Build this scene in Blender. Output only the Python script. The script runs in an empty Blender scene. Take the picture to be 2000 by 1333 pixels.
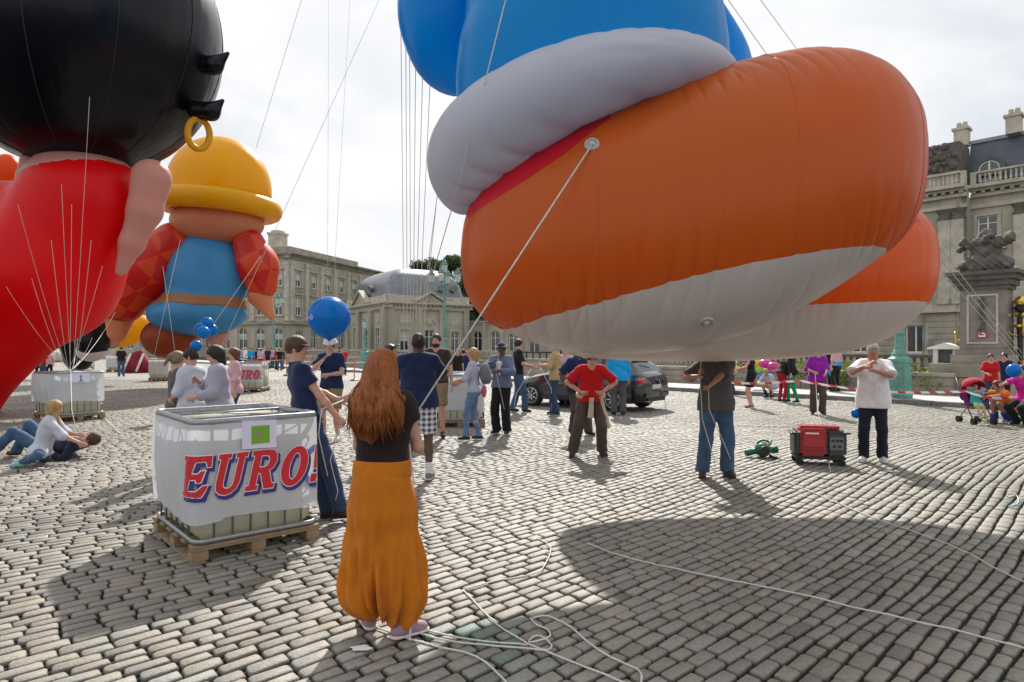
import bpy, bmesh, math, random
import numpy as np
from mathutils import Vector, Matrix, noise
R = math.radians
S = bpy.context.scene
COL = S.collection
random.seed(7); RNG = np.random.default_rng(11)
# ------------------------------------------------------------------ camera, world, sun, exposure
F, HY, CH = 1260.0, 678.0, 1.70          # focal length in photo pixels, horizon row, eye height
cam_d = bpy.data.cameras.new('camera'); cam = bpy.data.objects.new('camera', cam_d); COL.objects.link(cam)
cam.location = (0, 0, CH); cam.rotation_euler = (R(90), 0, 0)
cam_d.sensor_width = 36; cam_d.lens = 36 * F / 2000; cam_d.shift_y = (HY - 666.5) / 2000
cam_d.clip_start = .05; cam_d.clip_end = 3000
S.camera = cam
SUN_EL, SUN_AZ = R(41), R(-3.5)         # sun stands beyond the square, a little to the left (shadows run to the camera)
sd = bpy.data.lights.new('sun', 'SUN'); sun = bpy.data.objects.new('sun', sd); COL.objects.link(sun)
sd.energy = 5.0; sd.angle = R(1.2); sd.color = (1, .955, .88)
to_sun = Vector((math.sin(R(3.5)) * math.cos(SUN_EL), math.cos(R(3.5)) * math.cos(SUN_EL), math.sin(SUN_EL)))
sun.rotation_euler = to_sun.to_track_quat('Z', 'Y').to_euler()
W = bpy.data.worlds.new('World'); S.world = W; W.use_nodes = True
nt = W.node_tree; nt.nodes.clear()
def nn(t, **k):
    n = nt.nodes.new(t)
    for a, b in k.items(): setattr(n, a, b)
    return n
sky = nn('ShaderNodeTexSky', sky_type='NISHITA', sun_disc=False, sun_elevation=SUN_EL, sun_rotation=math.atan2(to_sun.x, to_sun.y), air_density=1.2, dust_density=2.0)
tc = nn('ShaderNodeTexCoord'); mp = nn('ShaderNodeMapping'); mp.inputs['Scale'].default_value = (1, 1, 2.6)
n1 = nn('ShaderNodeTexNoise'); n1.inputs['Scale'].default_value = 2.3; n1.inputs['Detail'].default_value = 9; n1.inputs['Roughness'].default_value = .55; n1.inputs['Distortion'].default_value = .5
n2 = nn('ShaderNodeTexNoise'); n2.inputs['Scale'].default_value = 1.2; n2.inputs['Detail'].default_value = 4
r1 = nn('ShaderNodeValToRGB'); r1.color_ramp.elements[0].position = .26; r1.color_ramp.elements[0].color = (0.72, 0.72, 0.72, 1); r1.color_ramp.elements[1].position = .50
r2 = nn('ShaderNodeValToRGB'); r2.color_ramp.elements[0].position = .30; r2.color_ramp.elements[0].color = (7.7, 8.0, 8.5, 1); r2.color_ramp.elements[1].position = .62; r2.color_ramp.elements[1].color = (10.3, 10.35, 10.4, 1)
mx = nn('ShaderNodeMix', data_type='RGBA'); bg = nn('ShaderNodeBackground'); bg.inputs['Strength'].default_value = .076
wo = nn('ShaderNodeOutputWorld'); L = nt.links.new
L(tc.outputs['Generated'], mp.inputs[0]); L(mp.outputs[0], n1.inputs['Vector']); L(mp.outputs[0], n2.inputs['Vector'])
L(n1.outputs[0], r1.inputs[0]); L(n1.outputs[0], r2.inputs[0])
L(r1.outputs[0], mx.inputs[0]); L(sky.outputs[0], mx.inputs[6]); L(r2.outputs[0], mx.inputs[7]); L(mx.outputs[2], bg.inputs[0]); L(bg.outputs[0], wo.inputs[0])
S.view_settings.view_transform = 'Standard'; S.view_settings.look = 'None'; S.view_settings.exposure = 0.42; S.view_settings.gamma = 1
S.view_settings.use_curve_mapping = False
S.cycles.max_bounces = 6; S.cycles.diffuse_bounces = 3; S.cycles.glossy_bounces = 3; S.cycles.transmission_bounces = 4; S.cycles.transparent_max_bounces = 10

# ------------------------------------------------------------------ helpers
def at(px, py, Y): return Vector(((px - 1000) * Y / F, Y, CH - (py - HY) * Y / F))
def gd(py): return F * CH / (py - HY)                 # distance of a ground point seen at photo row py
def gp(px, py): Y = gd(py); return Vector(((px - 1000) * Y / F, Y, 0))
def tag(o, label=None, cat=None, group=None, kind=None):
    if label: o['label'] = label
    if cat: o['category'] = cat
    if group: o['group'] = group
    if kind: o['kind'] = kind
    return o
def empty(name, loc=(0, 0, 0), rz=0.0, **k):
    o = bpy.data.objects.new(name, None); COL.objects.link(o); o.empty_display_size = .2
    o.location = loc; o.rotation_euler = (0, 0, rz); return tag(o, **k)
def link(name, me, mat=None, parent=None, loc=None, rot=None, **k):
    o = bpy.data.objects.new(name, me); COL.objects.link(o)
    if mat is not None and not me.materials:
        for m in (mat if isinstance(mat, (list, tuple)) else [mat]): me.materials.append(m)
    if parent: o.parent = parent
    if loc is not None: o.location = loc
    if rot is not None: o.rotation_euler = rot
    return tag(o, **k)
def kids(o): return [c for c in bpy.data.objects if c.parent == o]
def dup(root, loc=None, rz=None, parent=None, _kids=None, **k):
    if _kids is None:
        _kids = {}
        for c in bpy.data.objects:
            if c.parent: _kids.setdefault(c.parent.name, []).append(c)
    r = root.copy(); COL.objects.link(r)
    if parent is not None: r.parent = parent
    for c in _kids.get(root.name, []): dup(c, parent=r, _kids=_kids)
    if loc is not None: r.location = loc
    if rz is not None: r.rotation_euler = (0, 0, rz)
    return tag(r, **k)
class MB:
    """collects polygons; build() links them as one mesh object"""
    def __init__(s): s.v = []; s.f = []; s.m = []; s.M = None
    def add(s, vs, fs, mi=0):
        b = len(s.v)
        if s.M is not None: vs = [s.M @ Vector(p) for p in vs]
        s.v += [tuple(p) for p in vs]; s.f += [tuple(i + b for i in f) for f in fs]; s.m += [mi] * len(fs); return s
    def box(s, x0, x1, y0, y1, z0, z1, mi=0):
        return s.add([(x0, y0, z0), (x1, y0, z0), (x1, y1, z0), (x0, y1, z0), (x0, y0, z1), (x1, y0, z1), (x1, y1, z1), (x0, y1, z1)],
              [(0, 3, 2, 1), (4, 5, 6, 7), (0, 1, 5, 4), (1, 2, 6, 5), (2, 3, 7, 6), (3, 0, 4, 7)], mi)
    def tube(s, pts, r, n=8, mi=0, closed=False, caps=True, flat=None):
        pts = [Vector(p) for p in pts]; rs = r if isinstance(r, (list, tuple)) else [r] * len(pts)
        vs = []; fs = []; up = None; m = len(pts)
        for i, p in enumerate(pts):
            if closed: t = pts[(i + 1) % m] - pts[i - 1]
            else: t = pts[min(i + 1, m - 1)] - pts[max(i - 1, 0)]
            t.normalize()
            if up is None:
                up = Vector((0, 0, 1)) if abs(t.z) < .9 else Vector((0, 1, 0))
            a = t.cross(up).normalized(); b = a.cross(t).normalized(); up = b
            for k in range(n):
                w = 2 * math.pi * k / n
                vs.append(p + (a * math.cos(w) + b * math.sin(w) * (flat or 1)) * rs[i])
        for i in range(m if closed else m - 1):
            j = (i + 1) % m
            for k in range(n):
                q = (k + 1) % n
                fs.append((i * n + k, i * n + q, j * n + q, j * n + k))
        if caps and not closed:
            fs.append(tuple(range(n - 1, -1, -1))); fs.append(tuple((m - 1) * n + k for k in range(n)))
        return s.add(vs, fs, mi)
    def lathe(s, prof, n=16, c=(0, 0, 0), mi=0, sx=1, sy=1, rot=0):
        vs = []; fs = []
        for r_, z in prof:
            for k in range(n):
                w = 2 * math.pi * k / n + rot; vs.append((c[0] + r_ * sx * math.cos(w), c[1] + r_ * sy * math.sin(w), c[2] + z))
        for i in range(len(prof) - 1):
            for k in range(n):
                q = (k + 1) % n; fs.append((i * n + k, i * n + q, (i + 1) * n + q, (i + 1) * n + k))
        fs.append(tuple(range(n - 1, -1, -1))); fs.append(tuple((len(prof) - 1) * n + k for k in range(n)))
        return s.add(vs, fs, mi)
    def prism(s, poly, y0, y1, mi=0):
        """polygon in x,z pulled along y"""
        n = len(poly); vs = [(x, y0, z) for x, z in poly] + [(x, y1, z) for x, z in poly]
        fs = [tuple(range(n)), tuple(range(2 * n - 1, n - 1, -1))] + [(i, i + n, (i + 1) % n + n, (i + 1) % n) for i in range(n)]
        return s.add(vs, fs, mi)
    def ball(s, c, r, n=12, m=8, mi=0):
        r = r if isinstance(r, (tuple, list)) else (r, r, r); vs = []; fs = []
        for i in range(m + 1):
            a = math.pi * i / m
            for k in range(n):
                w = 2 * math.pi * k / n
                vs.append((c[0] + r[0] * math.sin(a) * math.cos(w), c[1] + r[1] * math.sin(a) * math.sin(w), c[2] + r[2] * math.cos(a)))
        for i in range(m):
            for k in range(n):
                q = (k + 1) % n; fs.append((i * n + k, (i + 1) * n + k, (i + 1) * n + q, i * n + q))
        return s.add(vs, fs, mi)
    def mesh(s, name, smooth=False, bevel=0):
        me = bpy.data.meshes.new(name); me.from_pydata(s.v, [], s.f)
        bm = bmesh.new(); bm.from_mesh(me)
        if bevel:
            bmesh.ops.remove_doubles(bm, verts=bm.verts, dist=1e-5)
            bmesh.ops.bevel(bm, geom=list(bm.edges), offset=bevel, segments=2, affect='EDGES', clamp_overlap=True)
        bmesh.ops.recalc_face_normals(bm, faces=bm.faces); bm.to_mesh(me); bm.free()
        if not bevel and any(s.m): me.polygons.foreach_set('material_index', s.m)
        if smooth: me.shade_smooth()
        return me
    def build(s, name, mat, parent=None, smooth=False, bevel=0, **k):
        return link(name, s.mesh(name, smooth, bevel), mat, parent, **k)
def np_mesh(name, V, Fq, smooth=True):
    me = bpy.data.meshes.new(name); V = np.asarray(V, np.float32); Fq = np.asarray(Fq, np.int32)
    n = Fq.shape[1]
    me.vertices.add(len(V)); me.vertices.foreach_set('co', V.ravel())
    me.loops.add(Fq.size); me.loops.foreach_set('vertex_index', Fq.ravel())
    me.polygons.add(len(Fq)); me.polygons.foreach_set('loop_start', np.arange(0, Fq.size, n, dtype=np.int32))
    me.polygons.foreach_set('loop_total', np.full(len(Fq), n, np.int32))
    me.update(calc_edges=True)
    if smooth: me.shade_smooth()
    return me
# ------------------------------------------------------------------ materials
MATS = {}
def M(name, col, rough=.7, var=.0, vs=5.0, bump=0.0, bs=40.0, metal=0.0, spec=.5, trans=0.0, alpha=1.0, coat=0.0, attr=None, sheen=0.0, var2=None, stretch=None):
    if name in MATS: return MATS[name]
    m = bpy.data.materials.new(name); m.use_nodes = True; t = m.node_tree; b = t.nodes['Principled BSDF']; MATS[name] = m
    b.inputs['Roughness'].default_value = rough; b.inputs['Metallic'].default_value = metal; b.inputs['Specular IOR Level'].default_value = spec
    b.inputs['Alpha'].default_value = alpha; b.inputs['Coat Weight'].default_value = coat; b.inputs['Sheen Weight'].default_value = sheen
    b.inputs['Base Color'].default_value = (*col, 1); co = t.nodes.new('ShaderNodeTexCoord'); src = co.outputs['Object']
    if stretch:
        mp = t.nodes.new('ShaderNodeMapping'); mp.inputs['Scale'].default_value = stretch; t.links.new(src, mp.inputs[0]); src = mp.outputs[0]
    base = None
    if attr:
        a = t.nodes.new('ShaderNodeAttribute'); a.attribute_name = attr; base = a.outputs['Color']; t.links.new(base, b.inputs['Base Color'])
    if var:
        n = t.nodes.new('ShaderNodeTexNoise'); n.inputs['Scale'].default_value = vs; n.inputs['Detail'].default_value = 6; n.inputs['Roughness'].default_value = .65
        t.links.new(src, n.inputs['Vector'])
        r = t.nodes.new('ShaderNodeValToRGB'); r.color_ramp.elements[0].position = .3; r.color_ramp.elements[1].position = .7
        lo = 1 - var; hi = 1 + var * .7
        r.color_ramp.elements[0].color = (lo, lo, lo, 1); r.color_ramp.elements[1].color = (hi, hi, hi, 1)
        if var2: r.color_ramp.elements[0].color = (*var2, 1)
        x = t.nodes.new('ShaderNodeMix'); x.data_type = 'RGBA'; x.blend_type = 'MULTIPLY'; x.inputs[0].default_value = 1
        t.links.new(n.outputs[0], r.inputs[0]); t.links.new(r.outputs[0], x.inputs[7])
        if base: t.links.new(base, x.inputs[6])
        else: x.inputs[6].default_value = (*col, 1)
        t.links.new(x.outputs[2], b.inputs['Base Color'])
    if bump:
        n = t.nodes.new('ShaderNodeTexNoise'); n.inputs['Scale'].default_value = bs; n.inputs['Detail'].default_value = 5
        t.links.new(src, n.inputs['Vector']); u = t.nodes.new('ShaderNodeBump'); u.inputs['Strength'].default_value = min(1, bump); u.inputs['Distance'].default_value = .01 * max(1, bump)
        t.links.new(n.outputs[0], u.inputs['Height']); t.links.new(u.outputs[0], b.inputs['Normal'])
    if trans:
        tr = t.nodes.new('ShaderNodeBsdfTranslucent'); tr.inputs[0].default_value = (*col, 1)
        s = t.nodes.new('ShaderNodeMixShader'); s.inputs[0].default_value = trans; o = t.nodes['Material Output']
        t.links.new(b.outputs[0], s.inputs[1]); t.links.new(tr.outputs[0], s.inputs[2]); t.links.new(s.outputs[0], o.inputs[0])
    return m
def cloth(name, col, rough=.85, var=.12): return M(name, col, rough, var, 9, .35, 60, spec=.25, sheen=.1)
WHITE = M('white_paint', (.78, .78, .76), .5); BLACK = M('black_plastic', (.015, .015, .017), .45); STEEL = M('galvanised_steel', (.30, .32, .34), .40, .2, 30, metal=.65)
ROPE = M('white_rope', (.62, .61, .57), .85, .25, 60); SKIN = M('skin_light', (.56, .31, .22), .55, .1, 12, spec=.35); TAN = M('skin_tan', (.42, .22, .145), .55, .1, 12, spec=.35); DARKSKIN = M('skin_dark', (.10, .052, .035), .5, .1, 12)
# ------------------------------------------------------------------ the square: ground sheet, sett paving, kerb, pavement
KU = Vector((-.676, .737, 0)); KN = Vector((.737, .676, 0)); K0 = Vector((12.75, 17.85, 0))   # kerb line: direction, normal (away), a point on it
def kerb(s, t, z=0): return K0 + KU * s + KN * t + Vector((0, 0, z))
def onk(px, t, z=0):
    """point of the vertical plane t metres behind the kerb on the sight line of photo column px"""
    k = (px - 1000) / F; Y = (t + K0.dot(KN)) / (KN.x * k + KN.y); return Vector((k * Y, Y, z))
def srow(px, t): return (onk(px, t) - K0).dot(KU)
def hwave(x, y): return .012 * np.sin(x * .9 + y * .5) + .010 * np.sin(x * .37 - y * .8 + 1)
earth = M('joint_earth', (.022, .019, .015), .95, .4, 3, .5, 60)
MB().add([(-900, -60, -.035), (900, -60, -.035), (900, 1500, -.035), (-900, 1500, -.035)], [(0, 1, 2, 3)]).build('ground', earth, kind='structure')
def sett_mat():
    m = M('granite_setts', (.3, .3, .3), .60, .2, 34, .6, 80, attr='Col', spec=.35, var2=(.78, .78, .78)); return m
SETT = sett_mat()
# far paving: a sheet whose material carries the courses where stones are too small to tell apart
fm = bpy.data.materials.new('far_paving'); fm.use_nodes = True; t = fm.node_tree; b = t.nodes['Principled BSDF']; b.inputs['Roughness'].default_value = .75
co = t.nodes.new('ShaderNodeTexCoord'); mp = t.nodes.new('ShaderNodeMapping'); mp.inputs['Rotation'].default_value = (0, 0, R(-40))
br = t.nodes.new('ShaderNodeTexBrick'); br.inputs['Scale'].default_value = 1; br.inputs['Brick Width'].default_value = .21; br.inputs['Row Height'].default_value = .118; br.inputs['Mortar Size'].default_value = .010
br.inputs['Color1'].default_value = (.30, .285, .255, 1); br.inputs['Color2'].default_value = (.24, .23, .21, 1); br.inputs['Mortar'].default_value = (.07, .065, .055, 1)
ns = t.nodes.new('ShaderNodeTexNoise'); ns.inputs['Scale'].default_value = .5; ns.inputs['Detail'].default_value = 6
rr = t.nodes.new('ShaderNodeValToRGB'); rr.color_ramp.elements[0].color = (.8, .79, .76, 1); rr.color_ramp.elements[1].color = (1.12, 1.12, 1.12, 1)
mm = t.nodes.new('ShaderNodeMix'); mm.data_type = 'RGBA'; mm.blend_type = 'MULTIPLY'; mm.inputs[0].default_value = 1
for a_, b_ in ((co.outputs['Object'], mp.inputs[0]), (mp.outputs[0], br.inputs[0]), (co.outputs['Object'], ns.inputs['Vector']), (ns.outputs[0], rr.inputs[0]), (br.outputs[0], mm.inputs[6]), (rr.outputs[0], mm.inputs[7]), (mm.outputs[2], b.inputs['Base Color'])): t.links.new(a_, b_)
YF = 34.0
c0 = kerb(-80, -.02); c1 = kerb(170, -.02)
sA = (YF - K0.y) / KU.y; pA = kerb(sA, -.02)
MB().add([(-400, YF, -.012), (pA.x, YF, -.012), (c1.x, c1.y, -.012), (-400, 700, -.012)], [(0, 1, 2, 3)]).build('square_far_paving', fm, kind='structure')
# the stones: courses run away to the right at about 40 degrees and sway gently
def make_setts():
    th = R(40); cu, su = math.cos(th), math.sin(th)
    rows = []; RH = .106
    U = np.array([cu, su]); Vv = np.array([-su, cu])
    vmin, vmax = -20, 42
    nr = int((vmax - vmin) / RH)
    us = []; vs_ = []; ln = []
    for i in range(nr):
        v = vmin + i * RH
        # stone lengths along the course
        n = int(74 / .2); l = RNG.uniform(.145, .255, n); off = RNG.uniform(0, .3); u0 = -30 + off + np.concatenate([[0], np.cumsum(l)[:-1]])
        us.append(u0 + l / 2); ln.append(l); vs_.append(np.full(n, v))
    u = np.concatenate(us); v = np.concatenate(vs_); l = np.concatenate(ln)
    def warp(u, v):
        w = v + .55 * np.sin(u / 5.2 - 0.9) + .10 * np.sin(u / 1.7 + v * .3) + .012 * np.sin(u * 3.1 + v * 9)
        return u * U[0] + w * Vv[0], u * U[1] + w * Vv[1]
    x, y = warp(u, v)
    cl = (x - K0.x) * KN.x + (y - K0.y) * KN.y
    keep = (y > 2.6) & (y < YF) & (np.abs(x) < y * .83 + .8) & (cl < -.16)
    u, v, l, x, y = u[keep], v[keep], l[keep], x[keep], y[keep]
    n = len(u); d = np.hypot(x, y)
    rnd = RNG.uniform(-1, 1, (n, 12))
    gap = .0088
    hl = l / 2 - gap * .8 + rnd[:, 0] * .003; hw = RH / 2 - gap + rnd[:, 1] * .004
    # local octagon
    cx = np.array([1, 1, .86, -.86, -1, -1, -.86, .86]); cy = np.array([-.76, .76, 1, 1, .76, -.76, -1, -1])
    def ring(sc_x, sc_y, z, wob):
        a = u[:, None] + cx[None] * (hl[:, None] - sc_x) + wob[:, :8] * .005
        b_ = v[:, None] + cy[None] * (hw[:, None] - sc_y) + wob[:, 4:12] * .004
        X, Y = warp(a, b_)
        tx, ty = rnd[:, 2] * .014, rnd[:, 3] * .020
        Z = z + hwave(x, y)[:, None] * .35 + rnd[:, 4:5] * .0035 + (X - x[:, None]) * tx[:, None] + (Y - y[:, None]) * ty[:, None]
        return np.stack([X, Y, Z], -1)
    r0 = ring(0.0, 0.0, -.03, rnd); r1 = ring(.001, .001, -.006, rnd); r2 = ring(.0095, .008, .002, rnd)
    cen = r2.mean(1, keepdims=True) + np.array([0, 0, .0012])
    V = np.concatenate([r0, r1, r2, cen], 1)    # n x 25
    k = np.arange(8); q = (k + 1) % 8
    quads = np.concatenate([np.stack([k, q, q + 8, k + 8], 1), np.stack([k + 8, q + 8, q + 16, k + 16], 1)])
    tris = np.stack([k + 16, q + 16, np.full(8, 24)], 1)
    # colours
    base = np.array([.262, .242, .208]); c = base[None] * (1 + rnd[:, 5:6] * .13) * np.where(rnd[:, 8:9] > .92, .75, 1.0) * np.where(rnd[:, 9:10] > .93, 1.15, 1.0) * np.array([1, 1, 1])[None]
    c = c * (1 + np.stack([rnd[:, 6], 0 * rnd[:, 6], -rnd[:, 6]], 1) * .05)
    c *= (1 + .08 * np.sin(x * .7 + 2 * np.sin(y * .4)) + .07 * np.sin(y * 1.1 + x * .3) + .07 * np.sin(x * 2.3 - y * 1.9 + 2 * np.sin(x)))[:, None]
    for (sx, sy, sr) in ((-.25, 3.9, .22), (-.1, 3.62, .16), (.02, 3.45, .12), (-1.2, 4.9, .16), (5.5, 7.0, .3)):
        w = np.exp(-((x - sx) ** 2 + (y - sy) ** 2) / sr ** 2)[:, None] * (rnd[:, 7:8] > -.5) * .55
        c = c * (1 - w) + np.array([.05, .17, .16]) * w
    mossy = np.clip((x - 3) / 6, 0, 1)[:, None] * .18
    c = c * (1 - mossy) + np.array([.24, .25, .17]) * mossy
    return V, quads, tris, c, d, np.stack([x, y], 1)
V, quads, tris, colr, dist, ctr = make_setts()
def stones_mesh(name, ids):
    n = len(ids); v = V[ids].reshape(-1, 3); o = (np.arange(n) * 25)[:, None, None]
    q = (quads[None] + o).reshape(-1, 4); tt = (tris[None] + o).reshape(-1, 3)
    me = bpy.data.meshes.new(name); me.vertices.add(len(v)); me.vertices.foreach_set('co', v.astype(np.float32).ravel())
    me.loops.add(q.size + tt.size); me.loops.foreach_set('vertex_index', np.concatenate([q.ravel(), tt.ravel()]).astype(np.int32))
    ls = np.concatenate([np.arange(len(q)) * 4, q.size + np.arange(len(tt)) * 3]).astype(np.int32); lt = np.concatenate([np.full(len(q), 4), np.full(len(tt), 3)]).astype(np.int32)
    me.polygons.add(len(ls)); me.polygons.foreach_set('loop_start', ls); me.polygons.foreach_set('loop_total', lt); me.update(calc_edges=True)
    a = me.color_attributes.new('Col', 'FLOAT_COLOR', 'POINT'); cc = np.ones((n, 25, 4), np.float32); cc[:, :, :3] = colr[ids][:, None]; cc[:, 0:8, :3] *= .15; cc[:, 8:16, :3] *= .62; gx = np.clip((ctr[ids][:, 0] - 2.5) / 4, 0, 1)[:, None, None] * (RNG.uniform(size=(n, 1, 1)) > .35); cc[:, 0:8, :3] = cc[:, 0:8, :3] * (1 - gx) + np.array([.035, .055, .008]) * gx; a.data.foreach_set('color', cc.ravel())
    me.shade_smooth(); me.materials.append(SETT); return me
inview = np.abs(ctr[:, 0]) < ctr[:, 1] * .79; order = np.argsort(np.where(inview & (ctr[:, 1] > 3.3), dist, 999)); near = order[:300]; rest = order[300:]
square = MB().add([(-26, 2, -.03), (26, 2, -.03), (26, YF, -.03), (-26, YF, -.03)], [(0, 1, 2, 3)]).build('square_paving', earth, kind='structure')
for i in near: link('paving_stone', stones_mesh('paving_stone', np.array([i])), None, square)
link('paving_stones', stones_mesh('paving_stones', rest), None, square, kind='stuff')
# pavement and kerb along the palace side
PAVE = M('pavement_stone', (.42, .41, .39), .8, .18, 1.5, .3, 60); KERB = M('kerb_stone', (.20, .19, .18), .8, .3, 6, .4, 50)
g = MB(); P = [kerb(-30, .3), kerb(170, .3), kerb(170, 3.0), kerb(-30, 3.0)]
g.add([(p.x, p.y, .13) for p in P] + [(p.x, p.y, -.03) for p in P], [(0, 1, 2, 3), (0, 4, 5, 1), (1, 5, 6, 2), (2, 6, 7, 3), (3, 7, 4, 0)]); pav = g.build('pavement', PAVE, kind='structure')
kb = empty('kerb', kerb(0, 0), math.atan2(KU.y, KU.x), kind='structure')
kst = MB().box(0, .985, -.30, 0, -.03, .134).mesh('kerb_stone', bevel=.012)
for i in range(-14, 110): link('kerb_stone', kst, KERB, kb, loc=(i * 1.0, 0, RNG.uniform(-.003, .003)))
garden = M('garden_ground', (.05, .055, .03), .95, .4, 2)
P = [kerb(-60, 3.0), kerb(230, 3.0), kerb(230, 160), kerb(-60, 160)]
MB().add([(p.x, p.y, .02) for p in P], [(0, 1, 2, 3)]).build('garden_ground', garden, kind='structure')
# ------------------------------------------------------------------ organic shapes: signed distance field -> surface nets
def vec(*a): return np.array(a, np.float32)
def unit(a): a = np.asarray(a, float); return a / (np.linalg.norm(a) + 1e-9)
class Field:
    def __init__(s, res=.015): s.p = []; s.res = res; s.post = []
    def cap(s, a, b, ra, rb=None, k=.03, flat=None, cut=False, cuta=False, op='u'):
        s.p.append(('c', np.array(a, float), np.array(b, float), ra, ra if rb is None else rb, k, flat, cut, cuta, op)); return s
    def ell(s, c, r, k=.03, rot=None, op='u'):
        s.p.append(('e', np.array(c, float), np.array(r, float), rot, None, k, None, False, False, op)); return s
    def plane(s, p0, n): s.post.append((np.array(p0, float), unit(n))); return s     # keeps the side n points away from
    def mesh(s, name, disp=None, extra=None):
        h = s.res; lo = np.full(3, 1e9); hi = -lo
        for q in s.p:
            if q[9] != 'u': continue
            if q[0] == 'c': m = max(q[3], q[4]); a = np.minimum(q[1], q[2]) - m; b = np.maximum(q[1], q[2]) + m
            else: m = max(q[2]); a = q[1] - m; b = q[1] + m
            lo = np.minimum(lo, a); hi = np.maximum(hi, b)
        lo -= 3 * h; hi += 3 * h; n = np.ceil((hi - lo) / h).astype(int) + 1
        ax = [lo[i] + h * np.arange(n[i]) for i in range(3)]
        D = np.full(n, 1.0, np.float32)
        for q in s.p:
            k = q[5]; mg = k + 2.5 * h
            if q[0] == 'c': m = max(q[3], q[4]) + mg; a = np.minimum(q[1], q[2]) - m; b = np.maximum(q[1], q[2]) + m
            else: m = max(q[2]) + mg; a = q[1] - m; b = q[1] + m
            i0 = np.clip(np.floor((a - lo) / h).astype(int), 0, n - 1); i1 = np.clip(np.ceil((b - lo) / h).astype(int) + 1, 1, n)
            if np.any(i1 <= i0): continue
            X = ax[0][i0[0]:i1[0]][:, None, None]; Y = ax[1][i0[1]:i1[1]][None, :, None]; Z = ax[2][i0[2]:i1[2]][None, None, :]
            if q[0] == 'c':
                A, B = q[1], q[2]; ba = B - A; L2 = max(ba @ ba, 1e-9)
                px, py, pz = X - A[0], Y - A[1], Z - A[2]
                tt = (px * ba[0] + py * ba[1] + pz * ba[2]) / L2; hh = np.clip(tt, 0, 1)
                vx, vy, vz = px - ba[0] * hh, py - ba[1] * hh, pz - ba[2] * hh
                if q[6] is not None:
                    fd, ff = unit(q[6][0]), q[6][1]; cmp_ = (vx * fd[0] + vy * fd[1] + vz * fd[2]) * (1 / ff - 1)
                    vx, vy, vz = vx + fd[0] * cmp_, vy + fd[1] * cmp_, vz + fd[2] * cmp_
                    rr_ = q[3] + (q[4] - q[3]) * hh; d = (np.sqrt(vx * vx + vy * vy + vz * vz) - rr_) * (.5 + .5 * ff)
                else: d = np.sqrt(vx * vx + vy * vy + vz * vz) - (q[3] + (q[4] - q[3]) * hh)
                if q[7]: d = np.maximum(d, (tt - 1) * math.sqrt(L2))
                if q[8]: d = np.maximum(d, -tt * math.sqrt(L2))
            else:
                px, py, pz = X - q[1][0], Y - q[1][1], Z - q[1][2]; r = q[2]
                if q[3] is not None:
                    Rm = q[3]; px, py, pz = Rm[0, 0] * px + Rm[1, 0] * py + Rm[2, 0] * pz, Rm[0, 1] * px + Rm[1, 1] * py + Rm[2, 1] * pz, Rm[0, 2] * px + Rm[1, 2] * py + Rm[2, 2] * pz
                k0 = np.sqrt((px / r[0]) ** 2 + (py / r[1]) ** 2 + (pz / r[2]) ** 2) + 1e-6
                k1 = np.sqrt((px / r[0] ** 2) ** 2 + (py / r[1] ** 2) ** 2 + (pz / r[2] ** 2) ** 2) + 1e-6
                d = k0 * (k0 - 1) / k1
            d = d.astype(np.float32); sub = D[i0[0]:i1[0], i0[1]:i1[1], i0[2]:i1[2]]
            if q[9] == 'u':
                hh = np.maximum(k - np.abs(d - sub), 0) / max(k, 1e-6); sub[...] = np.minimum(d, sub) - hh * hh * k * .25
            else:
                hh = np.maximum(k - np.abs(-d - sub), 0) / max(k, 1e-6); sub[...] = np.maximum(-d, sub) + hh * hh * k * .25
        X = ax[0][:, None, None]; Y = ax[1][None, :, None]; Z = ax[2][None, None, :]
        if disp: D += disp(X, Y, Z).astype(np.float32)
        for p0, nr in s.post: D = np.maximum(D, ((X - p0[0]) * nr[0] + (Y - p0[1]) * nr[1] + (Z - p0[2]) * nr[2]).astype(np.float32))
        D[0] = D[-1] = 1; D[:, 0] = D[:, -1] = 1; D[:, :, 0] = D[:, :, -1] = 1
        Vx, Q = nets(D, lo, h); me = np_mesh(name, Vx, Q)
        return me
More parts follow.
